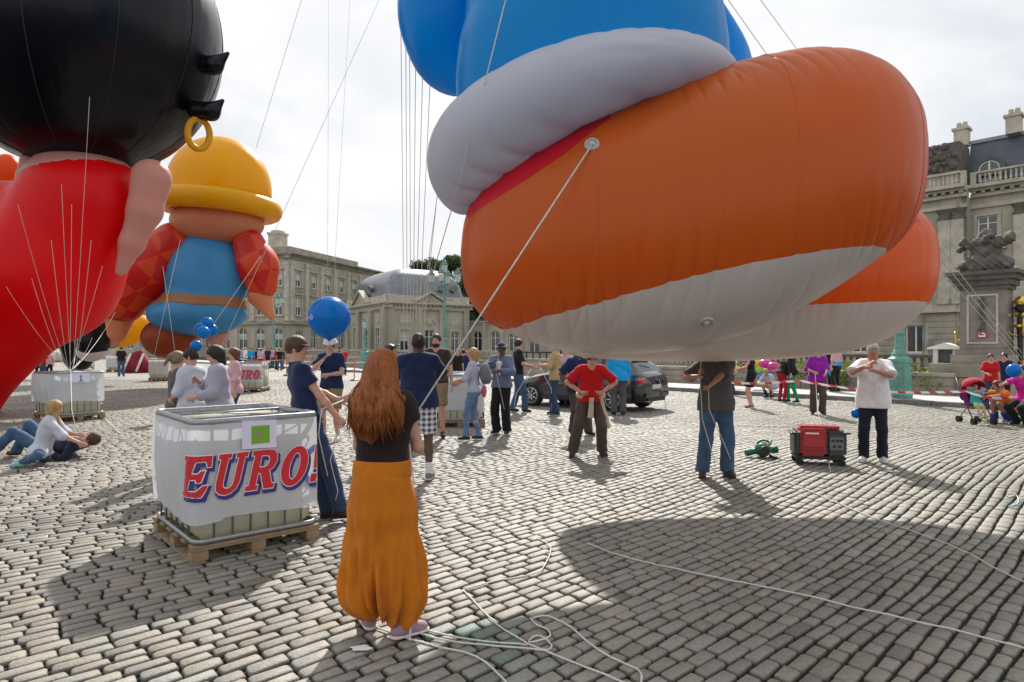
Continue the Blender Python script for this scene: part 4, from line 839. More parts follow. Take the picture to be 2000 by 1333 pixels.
# tiered balloon
B = 27.0; k = B / F; e0 = at(375, HY, B); tbm = Matrix.Translation((-e0.x, -B, 0))
RCHK = bpy.data.materials.new('red_orange_nylon'); RCHK.use_nodes = True; t = RCHK.node_tree; b = t.nodes['Principled BSDF']; b.inputs['Roughness'].default_value = .4
co = t.nodes.new('ShaderNodeTexCoord'); ck = t.nodes.new('ShaderNodeTexChecker'); ck.inputs['Scale'].default_value = 1.25; ck.inputs['Color1'].default_value = (.58, .012, .008, 1); ck.inputs['Color2'].default_value = (.68, .07, .012, 1); mp = t.nodes.new('ShaderNodeMapping'); mp.inputs['Rotation'].default_value = (.2, .5, .3); t.links.new(co.outputs['Object'], mp.inputs[0]); t.links.new(mp.outputs[0], ck.inputs[0]); t.links.new(ck.outputs[0], b.inputs['Base Color'])
tr = t.nodes.new('ShaderNodeBsdfTranslucent'); ms = t.nodes.new('ShaderNodeMixShader'); ms.inputs[0].default_value = .25; t.links.new(ck.outputs[0], tr.inputs[0]); t.links.new(b.outputs[0], ms.inputs[1]); t.links.new(tr.outputs[0], ms.inputs[2]); t.links.new(ms.outputs[0], t.nodes['Material Output'].inputs[0])
LBLUE = skinmat('light_blue_nylon', (.07, .33, .62), .35, .3); BROWN = skinmat('russet_nylon', (.30, .055, .015), .4, .2); PEACH = skinmat('peach_nylon', (.72, .30, .15), .4, .3)
tl = empty('tiered_balloon', (e0.x, B, 0), label='tiered balloon of yellow dome, light blue and red-orange lobes before the corner block', cat='balloon')
def lob(name, prims, mat, res=.09, kk=.5, plane=None, par=None, T_=None, Bd=None, label=None):
    Bd = Bd or B; kx = Bd / F; f = Field(res)
    for q in prims:
        dy = q[-1]
        if len(q) == 5: f.ell(at(q[0], q[1], Bd) + Vector((0, dy, 0)), (q[2] * kx, q[2] * kx * .8, q[3] * kx), k=kk)
        else: f.cap(at(q[0], q[1], Bd) + Vector((0, dy, 0)), at(q[3], q[4], Bd) + Vector((0, dy, 0)), q[2] * kx, q[5] * kx, k=kk)
    if plane: f.plane(*plane)
    me = f.mesh(name); me.transform(T_ or tbm); return link(name, me, mat, par or tl, label=label)
c = at(428, 398, B); lob('dome', [(428, 372, 99, 103, 0)], YEL, plane=(c, (.12, 0, -1)))
g = MB(); g.tube([(c.x + 2.1 * math.cos(i / 48 * 6.283), B + 1.85 * math.sin(i / 48 * 6.283), c.z - .1 + .25 * math.cos(i / 48 * 6.283) * -.6) for i in range(48)], .44, 14, closed=True); me = g.mesh('rim', True); me.transform(tbm); link('rim', me, YEL, tl)
lob('peach_lobe', [(425, 435, 88, 46, 0)], PEACH)
lob('blue_lobe', [(405, 545, 78, 95, 0), (385, 615, 92, 42, 0)], LBLUE)
lob('red_lobe', [(348, 478, 40, 290, 530, 50, -.3), (290, 530, 50, 248, 590, 42, -.3)], RCHK, label='left red-orange lobe')
lob('red_lobe', [(490, 478, 30, 508, 520, 34, -.2), (508, 520, 34, 515, 560, 28, -.2)], RCHK, label='right red-orange lobe')
lob('peach_tip', [(512, 580, 24, 533, 618, 8, -.2)], PEACH); lob('peach_tip', [(240, 615, 28, 235, 650, 18, -.2)], PEACH)
lob('russet_lobe', [(328, 660, 50, 40, 0)], BROWN); lob('pink_lobe', [(420, 655, 20, 28, .3)], PINK); lob('yellow_edge', [(330, 668, 50, 38, .5)], YEL)
fb_ = Field(.09); kx = B / F; fb_.ell(at(405, 545, B), (79.5 * kx, 79.5 * kx * .8, 96.5 * kx), k=.5); fb_.ell(at(385, 615, B), (93.5 * kx, 93.5 * kx * .8, 43.5 * kx), k=.5); fb_.plane(at(405, 578, B), (.06, 0, 1)); fb_.plane(at(405, 600, B), (-.06, 0, -1)); me = fb_.mesh('brown_band'); me.transform(tbm); link('brown_band', me, M('tan_nylon', (.30, .14, .055), .5, trans=.1), tl)
# yellow, black and pink balloon low behind
B2 = 30.0; e1 = at(190, HY, B2); T2_ = Matrix.Translation((-e1.x, -B2, 0))
yb = empty('yellow_black_balloon', (e1.x, B2, 0), label='low yellow and black lobed balloon between the red balloon and the tiered balloon', cat='balloon')
lob('yellow_lobe', [(110, 650, 12, 175, 625, 24, 0), (175, 625, 24, 200, 600, 18, 0), (235, 655, 24, 268, 640, 26, .2)], YEL, .08, par=yb, T_=T2_, Bd=B2); lob('black_lobe', [(205, 630, 28, 203, 668, 30, -.8)], KBLACK, .07, par=yb, T_=T2_, Bd=B2)
lob('grey_cap', [(200, 686, 27, 20, -.8)], SOLE, .06, par=yb, T_=T2_, Bd=B2); lob('pink_lobe', [(235, 630, 15, 230, 670, 12, -.4)], PINK, .07, par=yb, T_=T2_, Bd=B2); lob('dark_lobe', [(140, 660, 32, 145, 700, 26, 0.3)], KBLACK, .08, par=yb, T_=T2_, Bd=B2); lob('blue_lobe', [(200, 590, 14, 228, 545, 10, 0)], M('royal_blue_nylon', (.01, .03, .35), .4, trans=.2), .07, par=yb, T_=T2_, Bd=B2); lob('peach_lobe', [(225, 515, 12, 240, 480, 10, 0)], YEL, .07, par=yb, T_=T2_, Bd=B2)
ob = empty('orange_green_balloon', (at(0, HY, 26).x, 26, 0), label='orange balloon with a lime green top, just showing between black ball and red balloon', cat='balloon'); T3_ = Matrix.Translation((-at(0, HY, 26).x, -26, 0))
lob('orange_lobe', [(10, 355, 40, 50, 0), (30, 330, 16, 20, -.4)], skinmat('bright_orange_nylon', (.8, .10, .01), .4), .08, par=ob, T_=T3_, Bd=26); lob('green_lobe', [(-5, 315, 20, 22, -.6)], skinmat('lime_nylon', (.25, .6, .02), .4), .08, par=ob, T_=T3_, Bd=26)
# small party balloons
SBLUE = skinmat('balloon_blue', (.003, .20, .60), .25, .3, 0.05)
def small(px, py, Y, r, label, string=None, mat=SBLUE, group=None):
    c = at(px, py, Y); rr_ = r * Y / F; o = empty('party_balloon', c, label=label, cat='balloon', group=group)
    f = Field(rr_ / 14); f.ell((0, 0, 0), (rr_, rr_, rr_ * 1.02), k=.01); f.cap((0, 0, -rr_ * .95), (0, 0, -rr_ * 1.12), rr_ * .12, rr_ * .05, k=rr_ * .1); link('skin', f.mesh('skin'), mat, o)
    return o, c, rr_
pb, pc, pr = small(643, 621, 11.0, 41, 'large round blue balloon above the man in the bucket hat')
def onball(u, v, r_): # picture-facing side of the ball
    return (u, -math.sqrt(max(r_ * r_ - u * u - v * v, 0)), v)
for pts in (((-.98, .0), (-.93, .07), (-.62, .085), (-.58, .05), (-.57, -.09), (-.62, -.115), (-.95, -.12)), ((-.96, -.02), (-.8, .0), (-.66, -.03), (-.68, -.06), (-.95, -.075))):
    pts = [(u * .99, v + .0) for u, v in pts]; g = MB(); g.tube([onball(u * pr * .97, v * pr, pr * 1.004) for u, v in pts], .006, 6); g.build('printed_mark', WHITE, pb)
for i, (px, py, Y, r, lb) in enumerate(((383, 676, 8.7, 11, 'small blue balloon at the head of the dark-haired woman in the white shirt'), (392, 643, 16, 12, 'upper left small blue balloon of the bunch before the tiered balloon'), (405, 632, 16.2, 12, 'topmost small blue balloon of the bunch before the tiered balloon'), (398, 650, 15.6, 12, 'lowest small blue balloon of the bunch before the tiered balloon'), (413, 645, 16.3, 12, 'rightmost small blue balloon of the bunch before the tiered balloon'), (1672, 808, 9.6, 9, 'small blue balloon hanging at the hip of the white-shirted man'), (1980, 724, 13.6, 13, 'round blue balloon behind the woman in magenta by the pushchair'))):
    small(px, py, Y, r, lb, group='small blue party balloons')
# ------------------------------------------------------------------ liquid tanks in cages on pallets
WOOD = M('pallet_wood', (.30, .21, .125), .85, .35, 6, .5, 40, stretch=(1, 1, 3)); POLY = M('tank_plastic', (.72, .71, .60), .4, .12, 2, trans=.45); SHEET = M('banner_sheet', (.66, .68, .72), .5, .10, 2, trans=.28)
INKR = M('print_red', (.60, .015, .03), .5); INKB = M('print_blue', (.03, .03, .22), .5); INKW = M('print_white', (.85, .85, .87), .5)
LET = {'E': (.70, [[(0, 0), (.62, 0), (.68, .28), (.58, .28), (.50, .14), (.30, .14), (.30, .43), (.42, .43), (.45, .36), (.52, .36), (.52, .64), (.45, .64), (.42, .57), (.30, .57), (.30, .86), (.48, .86), (.56, .72), (.66, .72), (.62, 1), (0, 1), (0, .88), (.08, .88), (.08, .12), (0, .12)]]),
 'U': (.86, [[(0, 1), (.36, 1), (.36, .88), (.28, .88), (.28, .32), (.30, .2), (.38, .14), (.48, .14), (.56, .2), (.58, .32), (.58, .88), (.50, .88), (.50, 1), (.84, 1), (.84, .88), (.76, .88), (.76, .3), (.70, .12), (.58, .02), (.42, -.02), (.24, .02), (.12, .12), (.08, .3), (.08, .88), (0, .88)]]),
 'R': (.88, [[(0, 0), (.36, 0), (.36, .12), (.29, .12), (.29, .42), (.36, .42), (.56, 0), (.86, 0), (.86, .12), (.78, .12), (.62, .46), (.74, .54), (.80, .70), (.76, .88), (.64, .98), (.48, 1), (0, 1), (0, .88), (.08, .88), (.08, .12), (0, .12)], [(.29, .56), (.44, .56), (.54, .6), (.57, .71), (.54, .82), (.44, .86), (.29, .86)]]),
 'O': (.86, [[(.42 + .42 * math.cos(i / 28 * 6.283), .49 + .52 * math.sin(i / 28 * 6.283)) for i in range(28)], [(.42 + .16 * math.cos(i / 20 * 6.283), .49 + .35 * math.sin(i / 20 * 6.283)) for i in range(20)]]),
 '!': (.4, [[(.0, 1), (.34, 1), (.26, .36), (.1, .36)], [(.06, 0), (.26, 0), (.28, .22), (.06, .22)]]), '1': (.5, [[(.1, 0), (.5, 0), (.5, .12), (.38, .12), (.38, 1), (.26, 1), (.06, .84), (.06, .72), (.22, .80), (.22, .12), (.1, .12)]])}
def letter_mesh(ch, off_):
    cu_ = bpy.data.curves.new('l', 'CURVE'); cu_.dimensions = '2D'; cu_.fill_mode = 'BOTH'; cu_.offset = off_
    for pl in LET[ch][1]:
        sp = cu_.splines.new('POLY'); sp.points.add(len(pl) - 1)
        for i, (x, y) in enumerate(pl): sp.points[i].co = (x, y, 0, 1)
        sp.use_cyclic_u = True
    o = bpy.data.objects.new('l', cu_); COL.objects.link(o); bpy.context.view_layer.update(); me = bpy.data.meshes.new_from_object(o.evaluated_get(bpy.context.evaluated_depsgraph_get()))
    bpy.data.objects.remove(o); return me
def per(s_, z, off_, rc=.07):
    """point on the sheet: s along the wrapped faces from the near corner, x to the right, y to the back"""
    q = rc * math.pi / 4
    if s_ > q: return Vector((rc + s_ - q, -off_, z))
    if s_ < -q: return Vector((-off_, rc - s_ - q, z))
    a = s_ / rc; return Vector((rc - (rc + off_) * math.cos(math.pi / 4 - 0 + a) if False else rc + (rc + off_) * math.cos(math.radians(225) + a), rc + (rc + off_) * math.sin(math.radians(225) + a), z))
def word(par, txt, s0, z0, h, wx, off_, layers=((INKB, .05, .05, -.075), (INKW, .022, 0, 0), (INKR, 0, 0, 0)), slant=.27, sl=0.0, smax=.965, smin=-1.1):
    x = s0
    for n_, ch in enumerate(txt):
        lw = LET[ch][0]; first = None
        for li, (mat, of, dx, dy) in enumerate(layers):
            me = letter_mesh(ch, of); bm = bmesh.new(); bm.from_mesh(me); bmesh.ops.triangulate(bm, faces=bm.faces); bmesh.ops.subdivide_edges(bm, edges=[e for e in bm.edges if e.calc_length() > .12], cuts=3, use_grid_fill=True)
            dl = []
            for v in bm.verts:
                s_ = x + (v.co.x + dx + slant * v.co.y) * h * wx; z = z0 + (v.co.y + dy) * h + sl * s_
                if s_ > smax: s_ = smax
                v.co = per(s_, z, off_ + .004 + li * .003)
            bmesh.ops.dissolve_degenerate(bm, edges=bm.edges, dist=1e-5); bm.to_mesh(me); bm.free()
            o = link('letter' if li == 0 else 'letter_outline' if li == 1 else 'letter_face', me, mat, par if li == 0 else first); first = first or o
        x += (lw + .115) * h * wx
def ibc(loc, yaw, label, text=True, sign=None, detail=True, z_low=.30, group='caged white liquid tanks on pallets', side_text=None):
    o = empty('liquid_tank', loc, yaw, label=label, cat='tank', group=group); w, d = 1.0, 1.2
    if detail:
        bm_ = MB().box(-.02, w + .02, 0, .13, 0, .022).mesh('deck_board', bevel=.004)
        for i in range(6): link('deck_board', bm_, WOOD, o, loc=(0, -.02 + i * .2206, .118))
        bl = MB().box(-.02, .10, -.02, .12, 0, .078).mesh('pallet_block', bevel=.006)
        for x in (0, .45, .92):
            for y in (0, .53, 1.1): link('pallet_block', bl, WOOD, o, loc=(x, y, .022))
        sk = MB().box(0, .10, -.02, w * 1.2 + .02, 0, .02).mesh('bottom_board', bevel=.004)
        for x in (-.02, .43, .92): link('bottom_board', sk, WOOD, o, loc=(x, 0, .001))
        st_ = MB().box(-.02, w + .02, 0, .1, .1, .118).mesh('stringer', bevel=.003)
        for y in (-.02, .53, 1.12): link('stringer', st_, WOOD, o, loc=(0, y, 0))
    else: g = MB(); g.box(-.02, w + .02, -.02, d + .02, .10, .14); [g.box(x, x + .1, y, y + .12, 0, .1) for x in (0, .45, .9) for y in (0, .53, 1.08)]; g.build('pallet', WOOD, o)
    f = Field(.03); 
    bx = MB().box(.035, w - .035, .035, d - .035, .15, 1.075).mesh('tank', True, bevel=.05); link('tank', bx, POLY, o)
    MB().lathe([(.11, 1.07), (.11, 1.09), (.1, 1.10)], 20, (w / 2, d / 2, 0)).build('lid', M('lid_white', (.6, .6, .58), .5), o)
    def rim(z, r, name, ins=.0, rc=.08, n=10):
        pts = []
        for cx, cy, s0 in ((w - rc, rc, -90), (w - rc, d - rc, 0), (rc, d - rc, 90), (rc, rc, 180)):
            for k_ in range(7): a = R(s0 + 15 * k_); pts.append((cx + (rc - ins) * math.cos(a), cy + (rc - ins) * math.sin(a), z))
        MB().tube(pts, r, n, closed=True, flat=1.4 if r > .012 else None).build(name, STEEL, o, smooth=True)
    rim(.165, .015, 'base_rim'); rim(1.10, .021, 'top_rim')
    for z in ((.36, .58, .80, .97) if detail else (.58, .97)): rim(z, .008, 'cage_hoop', .01)
    vb = MB().tube([(0, 0, .15), (0, 0, 1.10)], .0095, 8).mesh('cage_bar', True)
    for i in range(1, 7 if detail else 4):
        n_ = 7 if detail else 4
        for x, y in ((w * i / n_, 0.002), (w * i / n_, d - .002), (.002, d * i / n_), (w - .002, d * i / n_)): link('cage_bar', vb, STEEL, o, loc=(x, y, 0))
    if detail:
        for y in (.35, .8): MB().tube([(0, y, 1.10), (w, y, 1.10)], .011, 8).build('top_bar', STEEL, o, smooth=True)
        MB().tube([(.0, 1.15, 1.105), (.45, .35, 1.12), (.95, .0, 1.11)], .006, 6).build('tie_rod', STEEL, o, smooth=True)
    # printed sheet on two faces
    ns = 90; zs_ = np.linspace(0, 1, 14); vs = []; rnd_ = random.Random(len(label))
    for i in range(ns + 1):
        s_ = -1.2 + (1.2 + .975) * i / ns
        for z_ in zs_:
            zl = z_low + .015 * math.sin(s_ * 5) + (.02 if s_ > .2 else 0); z = zl + (1.085 - zl) * z_
            bul = .018 + .012 * math.sin(math.pi * z_) + .006 * math.sin(s_ * 21 + 3 * z_) * (1 - z_ * .5) + (.05 * math.sin(math.pi * min(1, max(0, (-s_ - .1) / 1.1))) * math.sin(math.pi * z_) if s_ < -.1 else 0)
            vs.append(per(s_, z, bul if abs(s_) > .09 else .02))
    m_ = len(zs_); fs = [(i * m_ + j, (i + 1) * m_ + j, (i + 1) * m_ + j + 1, i * m_ + j + 1) for i in range(ns) for j in range(m_ - 1)]
    sh_ = MB().add(vs, fs).build('printed_sheet', SHEET, o, smooth=True)
    if text: word(sh_, 'EURO!', -.135, .525, .32, .845, .036)
    if text == 2:
        g = MB(); ca = lambda r_, a_: (.995 + r_ * math.cos(a_), .655 + r_ * 1.25 * math.sin(a_))
        for i in range(40):
            a_, b_ = R(105 + i * 3.9), R(105 + (i + 1) * 3.9); q4 = [ca(.118, a_), ca(.160, a_), ca(.160, b_), ca(.118, b_)]
            if max(q[0] for q in q4) < .97: g.add([per(q[0], q[1], .0365) for q in q4], [(0, 1, 2, 3)])
        g.build('printed_arc', M('print_violet', (.20, .20, .55), .5), sh_)
    if sign:
        g = MB(); x0, x1, z0, z1 = sign[0]; g.add([(x0, -.058, z0 + .01), (x1, -.06, z0), (x1, -.056, z1), (x0, -.055, z1 + .006)], [(0, 1, 2, 3)]); pp = g.build('paper_notice', M('paper', (.72, .70, .86), .7), o)
        if sign[1] == 'green':
            MB().box(x0 + .075, x1 - .06, -.0625, -.0605, z0 + .045, z1 - .04).build('green_picture', M('print_green', (.17, .42, .03), .6), pp)
            gg = MB(); gg.ball((x0 + .135, -.064, (z0 + z1) / 2 + .02), (.026, .002, .018), 10, 6); gg.ball((x0 + .14, -.064, (z0 + z1) / 2 - .025), (.018, .002, .022), 10, 6); gg.build('picture_blotch', M('print_mixed', (.35, .25, .2), .6), pp)
        else:
            me = letter_mesh('1', 0); me.transform(Matrix.Translation(((x0 + x1) / 2 - .03, -.064, z0 + .05)) @ Matrix.Rotation(R(90), 4, 'X') @ Matrix.Scale(.12, 4)); link('numeral', me, INKB, pp); MB().box((x0 + x1) / 2 - .05, (x0 + x1) / 2 + .06, -.066, -.064, z0 + .03, z0 + .04).build('underline', INKB, pp)
    return o
P0 = gp(380, 1105); ibc((P0.x, P0.y, .004), math.atan2(.665, .7545), 'nearest caged white tank wrapped in a sheet printed EURO, with a green picture notice', 2, ((.34, .62, .86, 1.09), 'green'))
P1 = gp(62, 812); p1b = gp(176, 822)
ibc((gp(110, 826).x, gp(110, 826).y, .0), R(57), 'caged white tank with a notice numbered 1, behind the seated blonde girl', False, ((.28, .66, .88, 1.09), 'one'), z_low=.42)
q = gp(862, 836); ibc((q.x - .1, q.y, 0), R(4), 'caged white tank behind the blonde woman with the backpack', False, z_low=.33)
q = gp(458, 767); ibc((q.x, q.y, 0), R(8), 'distant tank printed with red letters between the curly-haired women and the man in navy', True, detail=False, z_low=.38)
q = gp(95, 708); ibc((q.x, q.y, 0), R(-15), 'tiny far tank beside the people in red at the far left', False, detail=False)
q = gp(207, 727); ibc((q.x, q.y, 0), R(20), 'far white tank right of the black balloon lobe, next to the man in black', False, detail=False)
q = gp(290, 745); ibc((q.x, q.y, 0), R(12), 'white tank directly under the russet lobe of the tiered balloon', False, detail=False)
q = gp(152, 722); ibc((q.x, q.y, 0), R(30), 'white tank below the yellow and black balloon, printed red', False, detail=False)
# ------------------------------------------------------------------ car
CARP = M('car_paint_dark_blue', (.008, .012, .02), .22, coat=1.0, spec=.6); TYRE = M('tyre_rubber', (.018, .018, .018), .85); ALLOY = M('alloy', (.5, .5, .52), .3, metal=.9); CGL = M('car_glass', (.02, .03, .033), .04, spec=1.0); TAIL = M('tail_light_red', (.55, .01, .02), .2, coat=1.0); CHROME = M('chrome', (.6, .6, .62), .15, metal=1.0)
def car():
    pr = gp(1262, 803); pf = gp(1075, 790); h = (pf - pr); yaw = math.atan2(h.y, h.x) + .02; o = empty('parked_car', (pr.x + .25, pr.y - .05, 0), yaw, label='dark blue hatchback parked along the kerb, seen from its rear corner', cat='car')
    # x forward from the tail, y to the car's left
    ST = [(-.02, .50, .62, .70, .70, .62, .86, .50, .90, .92), (.03, .36, .72, .80, .68, .76, .93, .66, .97, .985), (.14, .26, .80, .87, .62, .83, .97, .68, 1.03, 1.05), (.30, .23, .83, .885, .62, .86, .97, .63, 1.20, 1.22), (.52, .22, .84, .885, .62, .865, .965, .58, 1.365, 1.40), (.75, .22, .84, .885, .62, .87, .96, .575, 1.40, 1.44), (1.3, .22, .84, .885, .6, .87, .95, .58, 1.42, 1.465), (1.9, .22, .84, .885, .6, .87, .94, .575, 1.41, 1.455), (2.35, .22, .84, .885, .6, .865, .93, .56, 1.36, 1.40), (2.75, .22, .84, .885, .6, .86, .92, .62, 1.13, 1.17), (3.05, .22, .84, .885, .6, .85, .90, .70, .96, .99), (3.4, .23, .83, .88, .6, .82, .84, .66, .90, .94), (3.85, .25, .80, .84, .56, .76, .74, .58, .80, .835), (4.12, .30, .70, .76, .5, .66, .62, .48, .68, .70), (4.2, .38, .55, .62, .5, .55, .56, .35, .6, .61)]
    def ring(r): x, zb, hb, hs, zs, hbe, zbe, hr, zr, zc = r; L_ = [(hb, zb), (hs, zs - .12), (hs, zs + .08), (hbe, zbe), (hr, zr), (hr * .5, (zr + 3 * zc) / 4), (0, zc)]; return [(x, y, z) for y, z in L_] + [(x, -y, z) for y, z in L_[-2::-1]]
    g = MB(); gl = []; rg = [ring(r) for r in ST]; n = len(rg[0]); vs = sum(rg, [])
    body = []
    for i in range(len(rg) - 1):
        for k_ in range(n - 1):
            q = (i * n + k_, i * n + k_ + 1, (i + 1) * n + k_ + 1, (i + 1) * n + k_)
            side = k_ in (3, n - 5); topg = k_ in (4, 5, n - 7, n - 6)
            if side and i in (3, 4, 5, 6, 7, 8) and i != 99: gl.append(('side', q, i)); continue
            if (topg and i in (2, 3)): gl.append(('rear', q, i)); continue
            if topg and i in (8, 9): gl.append(('wind', q, i)); continue
            body.append(q)
    body += [tuple(range(n)), tuple((len(rg) - 1) * n + k_ for k_ in range(n - 1, -1, -1))] + [(i * n, (i + 1) * n, (i + 1) * n + n - 1, i * n + n - 1) for i in range(len(rg) - 1)]
    g.add(vs, body); me = g.mesh('body'); bd = link('body', me, CARP, o); me.shade_smooth()
    mod = bd.modifiers.new('edge', 'EDGE_SPLIT'); mod.split_angle = R(38)
    def sub(nm, sel, mat, lift=.0):
        mb_ = MB()
        for q in sel: mb_.add([vs[i] for i in q], [(0, 1, 2, 3)])
        m_ = mb_.mesh(nm); return link(nm, m_, mat, o)
    sub('side_window', [q for t_, q, i in gl if t_ == 'side' and vs[q[0]][1] + vs[q[1]][1] > 0], CGL); sub('side_window', [q for t_, q, i in gl if t_ == 'side' and vs[q[0]][1] + vs[q[1]][1] < 0], CGL)
    sub('rear_window', [q for t_, q, i in gl if t_ == 'rear'], CGL); sub('windscreen', [q for t_, q, i in gl if t_ == 'wind'], CGL)
    for sg in (1, -1):
        for x in (1.22, 2.12): MB().add([(x - .045, sg * .880, .955), (x + .045, sg * .880, .955), (x + .0 + (.03 if x < 2 else -.03), sg * .588, 1.418), (x - .075 + (.03 if x < 2 else -.03), sg * .588, 1.418)], [(0, 1, 2, 3)]).build('door_pillar', BLACK, o)
        MB().ball((2.62, sg * .97, .99), (.07, .11, .07), 12, 8).build('mirror', CARP, o, smooth=True)
        MB().box(.6, 3.3, sg * .889 - .003, sg * .889 + .003, .30, .34).build('sill_trim', BLACK, o)
        f = Field(.015); f.ell((.115, sg * .70, .83), (.14, .165, .105), k=.02); link('tail_light', f.mesh('tail_light'), TAIL, o)
        g = MB(); g.ball((.0, sg * .68, .80), (.02, .09, .02), 10, 6); g.build('reversing_light', WHITE, o)
        for x in (.80, 3.44):
            wh = empty('wheel', (x, sg * .80, .315)); wh.parent = o
            MB().tube([(0, -.10, 0), (0, .10, 0)], .315, 32).build('tyre', TYRE, wh, bevel=.02); MB().tube([(0, sg * .095, 0), (0, sg * .106, 0)], .225, 28).build('rim_back', BLACK, wh)
            r_ = MB(); r_.tube([(.215 * math.cos(a / 28 * 6.283), sg * .108, .215 * math.sin(a / 28 * 6.283)) for a in range(28)], .014, 6, closed=True)
            for a in range(7): c_, s2 = math.cos(a * .8976), math.sin(a * .8976); r_.tube([(.04 * c_, sg * .115, .04 * s2), (.21 * c_, sg * .108, .21 * s2)], [.03, .018], 6)
            r_.ball((0, sg * .11, 0), (.05, .015, .05)); r_.build('rim', ALLOY, wh, smooth=True)
            a = MB(); pts = [(x + .37 * math.cos(R(t_)), sg * .884, .315 + .36 * math.sin(R(t_))) for t_ in range(-5, 190, 15)]; a.tube(pts, .018, 6); a.build('arch_trim', BLACK, o)
        MB().box(1.35, 1.5, sg * .888 - .006, sg * .888 + .012, .80, .825).build('door_handle', CARP, o); MB().box(2.2, 2.35, sg * .888 - .006, sg * .888 + .012, .80, .825).build('door_handle', CARP, o)
        for x in (1.25, 2.2): MB().box(x - .004, x + .004, sg * .887 - .002, sg * .887 + .002, .32, .92).build('door_gap', BLACK, o)
    MB().box(-.035, -.0, -.26, .26, .60, .71).build('number_plate', M('plate_white', (.62, .56, .56), .4), o); MB().box(-.06, .05, -.70, .70, .38, .52).build('rear_bumper', CARP, o, bevel=.03)
    MB().box(-.03, .04, -.5, .5, .27, .38).build('diffuser', BLACK, o); MB().tube([(-.03, 0, .845), (-.012, 0, .845)], .042, 20).build('badge', CHROME, o); MB().tube([(-.06, .5, .28), (.1, .5, .28)], .035, 12).build('exhaust', CHROME, o)
    f = Field(.02); f.cap((.42, -.45, 1.36), (.42, .45, 1.36), .035, .035, k=.02); link('roof_spoiler', f.mesh('roof_spoiler'), CARP, o)
    MB().tube([(.22, -.06, 1.14), (.30, .35, 1.22)], .008, 6).build('wiper', BLACK, o); MB().tube([(1.0, 0, 1.45), (.85, 0, 1.55)], .006, 6).build('aerial', BLACK, o)
car()
# ------------------------------------------------------------------ generator, inflator, cups
GENR = M('generator_red', (.42, .012, .02), .35, .1, 6, coat=.3); GENG = M('generator_grey', (.05, .052, .055), .5)
p = gp(1612, 912); ge = empty('generator', (p.x, p.y + .24, 0), R(-14), label='red and dark grey portable generator on small wheels, on the setts', cat='generator')
MB().box(-.26, .08, -.215, .215, .14, .53).build('red_cover', GENR, ge, bevel=.03); MB().box(-.345, -.262, -.2, .2, .13, .50).build('end_cover', GENG, ge, bevel=.035); MB().box(.082, .35, -.21, .21, .13, .50).build('front_cover', GENG, ge, bevel=.04)
MB().box(-.27, .29, -.13, .13, .515, .56).build('top_panel', GENR, ge, bevel=.02); MB().box(-.33, .34, -.2, .2, .09, .14).build('base_tray', BLACK, ge, bevel=.01)
MB().tube([(.30, -.17, .47), (.39, -.17, .47), (.39, .17, .47), (.30, .17, .47)], .014, 8).build('carry_handle', BLACK, ge, smooth=True); MB().tube([(-.30, -.17, .45), (-.37, -.17, .45), (-.37, .17, .45), (-.30, .17, .45)], .014, 8).build('carry_handle', BLACK, ge, smooth=True)
cp = MB().box(.12, .30, -.221, -.211, .24, .42).build('control_panel', M('panel_grey', (.16, .16, .17), .4), ge)
for x, z in ((.16, .37), (.22, .37), (.27, .37), (.18, .29), (.25, .29)): MB().tube([(x, -.222, z), (x, -.232, z)], .02, 12).build('socket', BLACK, cp)
MB().box(-.2, -.02, -.219, -.216, .455, .475).build('name_strip', INKW, ge)
for z in (.2, .23, .26): MB().box(-.22, .04, -.22, -.215, z, z + .008).build('vent_slat', BLACK, ge)
for x in (-.27, .28):
    for y in (-.19, .19): w_ = MB().tube([(x, y - .022, .05), (x, y + .022, .05)], .05, 16).build('wheel', TYRE, ge); 
p = gp(1497, 897); bl = empty('air_blower', (p.x, p.y + .1, 0), R(-8), label='green hand-held air blower lying on the setts left of the generator', cat='blower'); GRN = M('blower_green', (.008, .13, .07), .4, .1, 8)
f = Field(.012); f.cap((-.02, -.02, .13), (-.02, .08, .13), .115, .10, k=.03); f.cap((-.13, 0, .10), (-.24, -.02, .08), .045, .055, k=.03); f.cap((.07, .0, .12), (.20, .03, .13), .045, .06, k=.03, cut=True); link('casing', f.mesh('casing'), GRN, bl)
MB().tube([(-.02, -.10, .13), (-.02, -.155, .13)], .07, 20).build('fan_guard', BLACK, bl); MB().tube([(-.1, 0, .22), (-.04, 0, .27), (.05, 0, .26), (.1, 0, .20)], .016, 8).build('handle', GRN, bl, smooth=True)
MB().tube([(.06, -.08, .05), (.13, -.12, .02), (.16, -.1, .03)], .022, 8).build('foot', BLACK, bl, smooth=True); MB().tube([(.02, -.12, .2), (.06, -.14, .25), (.09, -.13, .29)], .014, 8).build('switch', M('dull_silver', (.3, .3, .3), .4), bl)
# litter
for px, py, lb in ((1738, 923, 'small white paper scrap lying right of the generator'), (706, 1272, 'white paint stain on the setts at the red-haired woman’s left foot')):
    p = gp(px, py); g = MB(); n = 9; g.add([(p.x + .07 * math.cos(i / n * 6.283) * RNG.uniform(.6, 1.3), p.y + .035 * math.sin(i / n * 6.283) * RNG.uniform(.6, 1.3), .017) for i in range(n)], [tuple(range(n))]); tag(g.build('paper_scrap', WHITE), lb, 'litter')
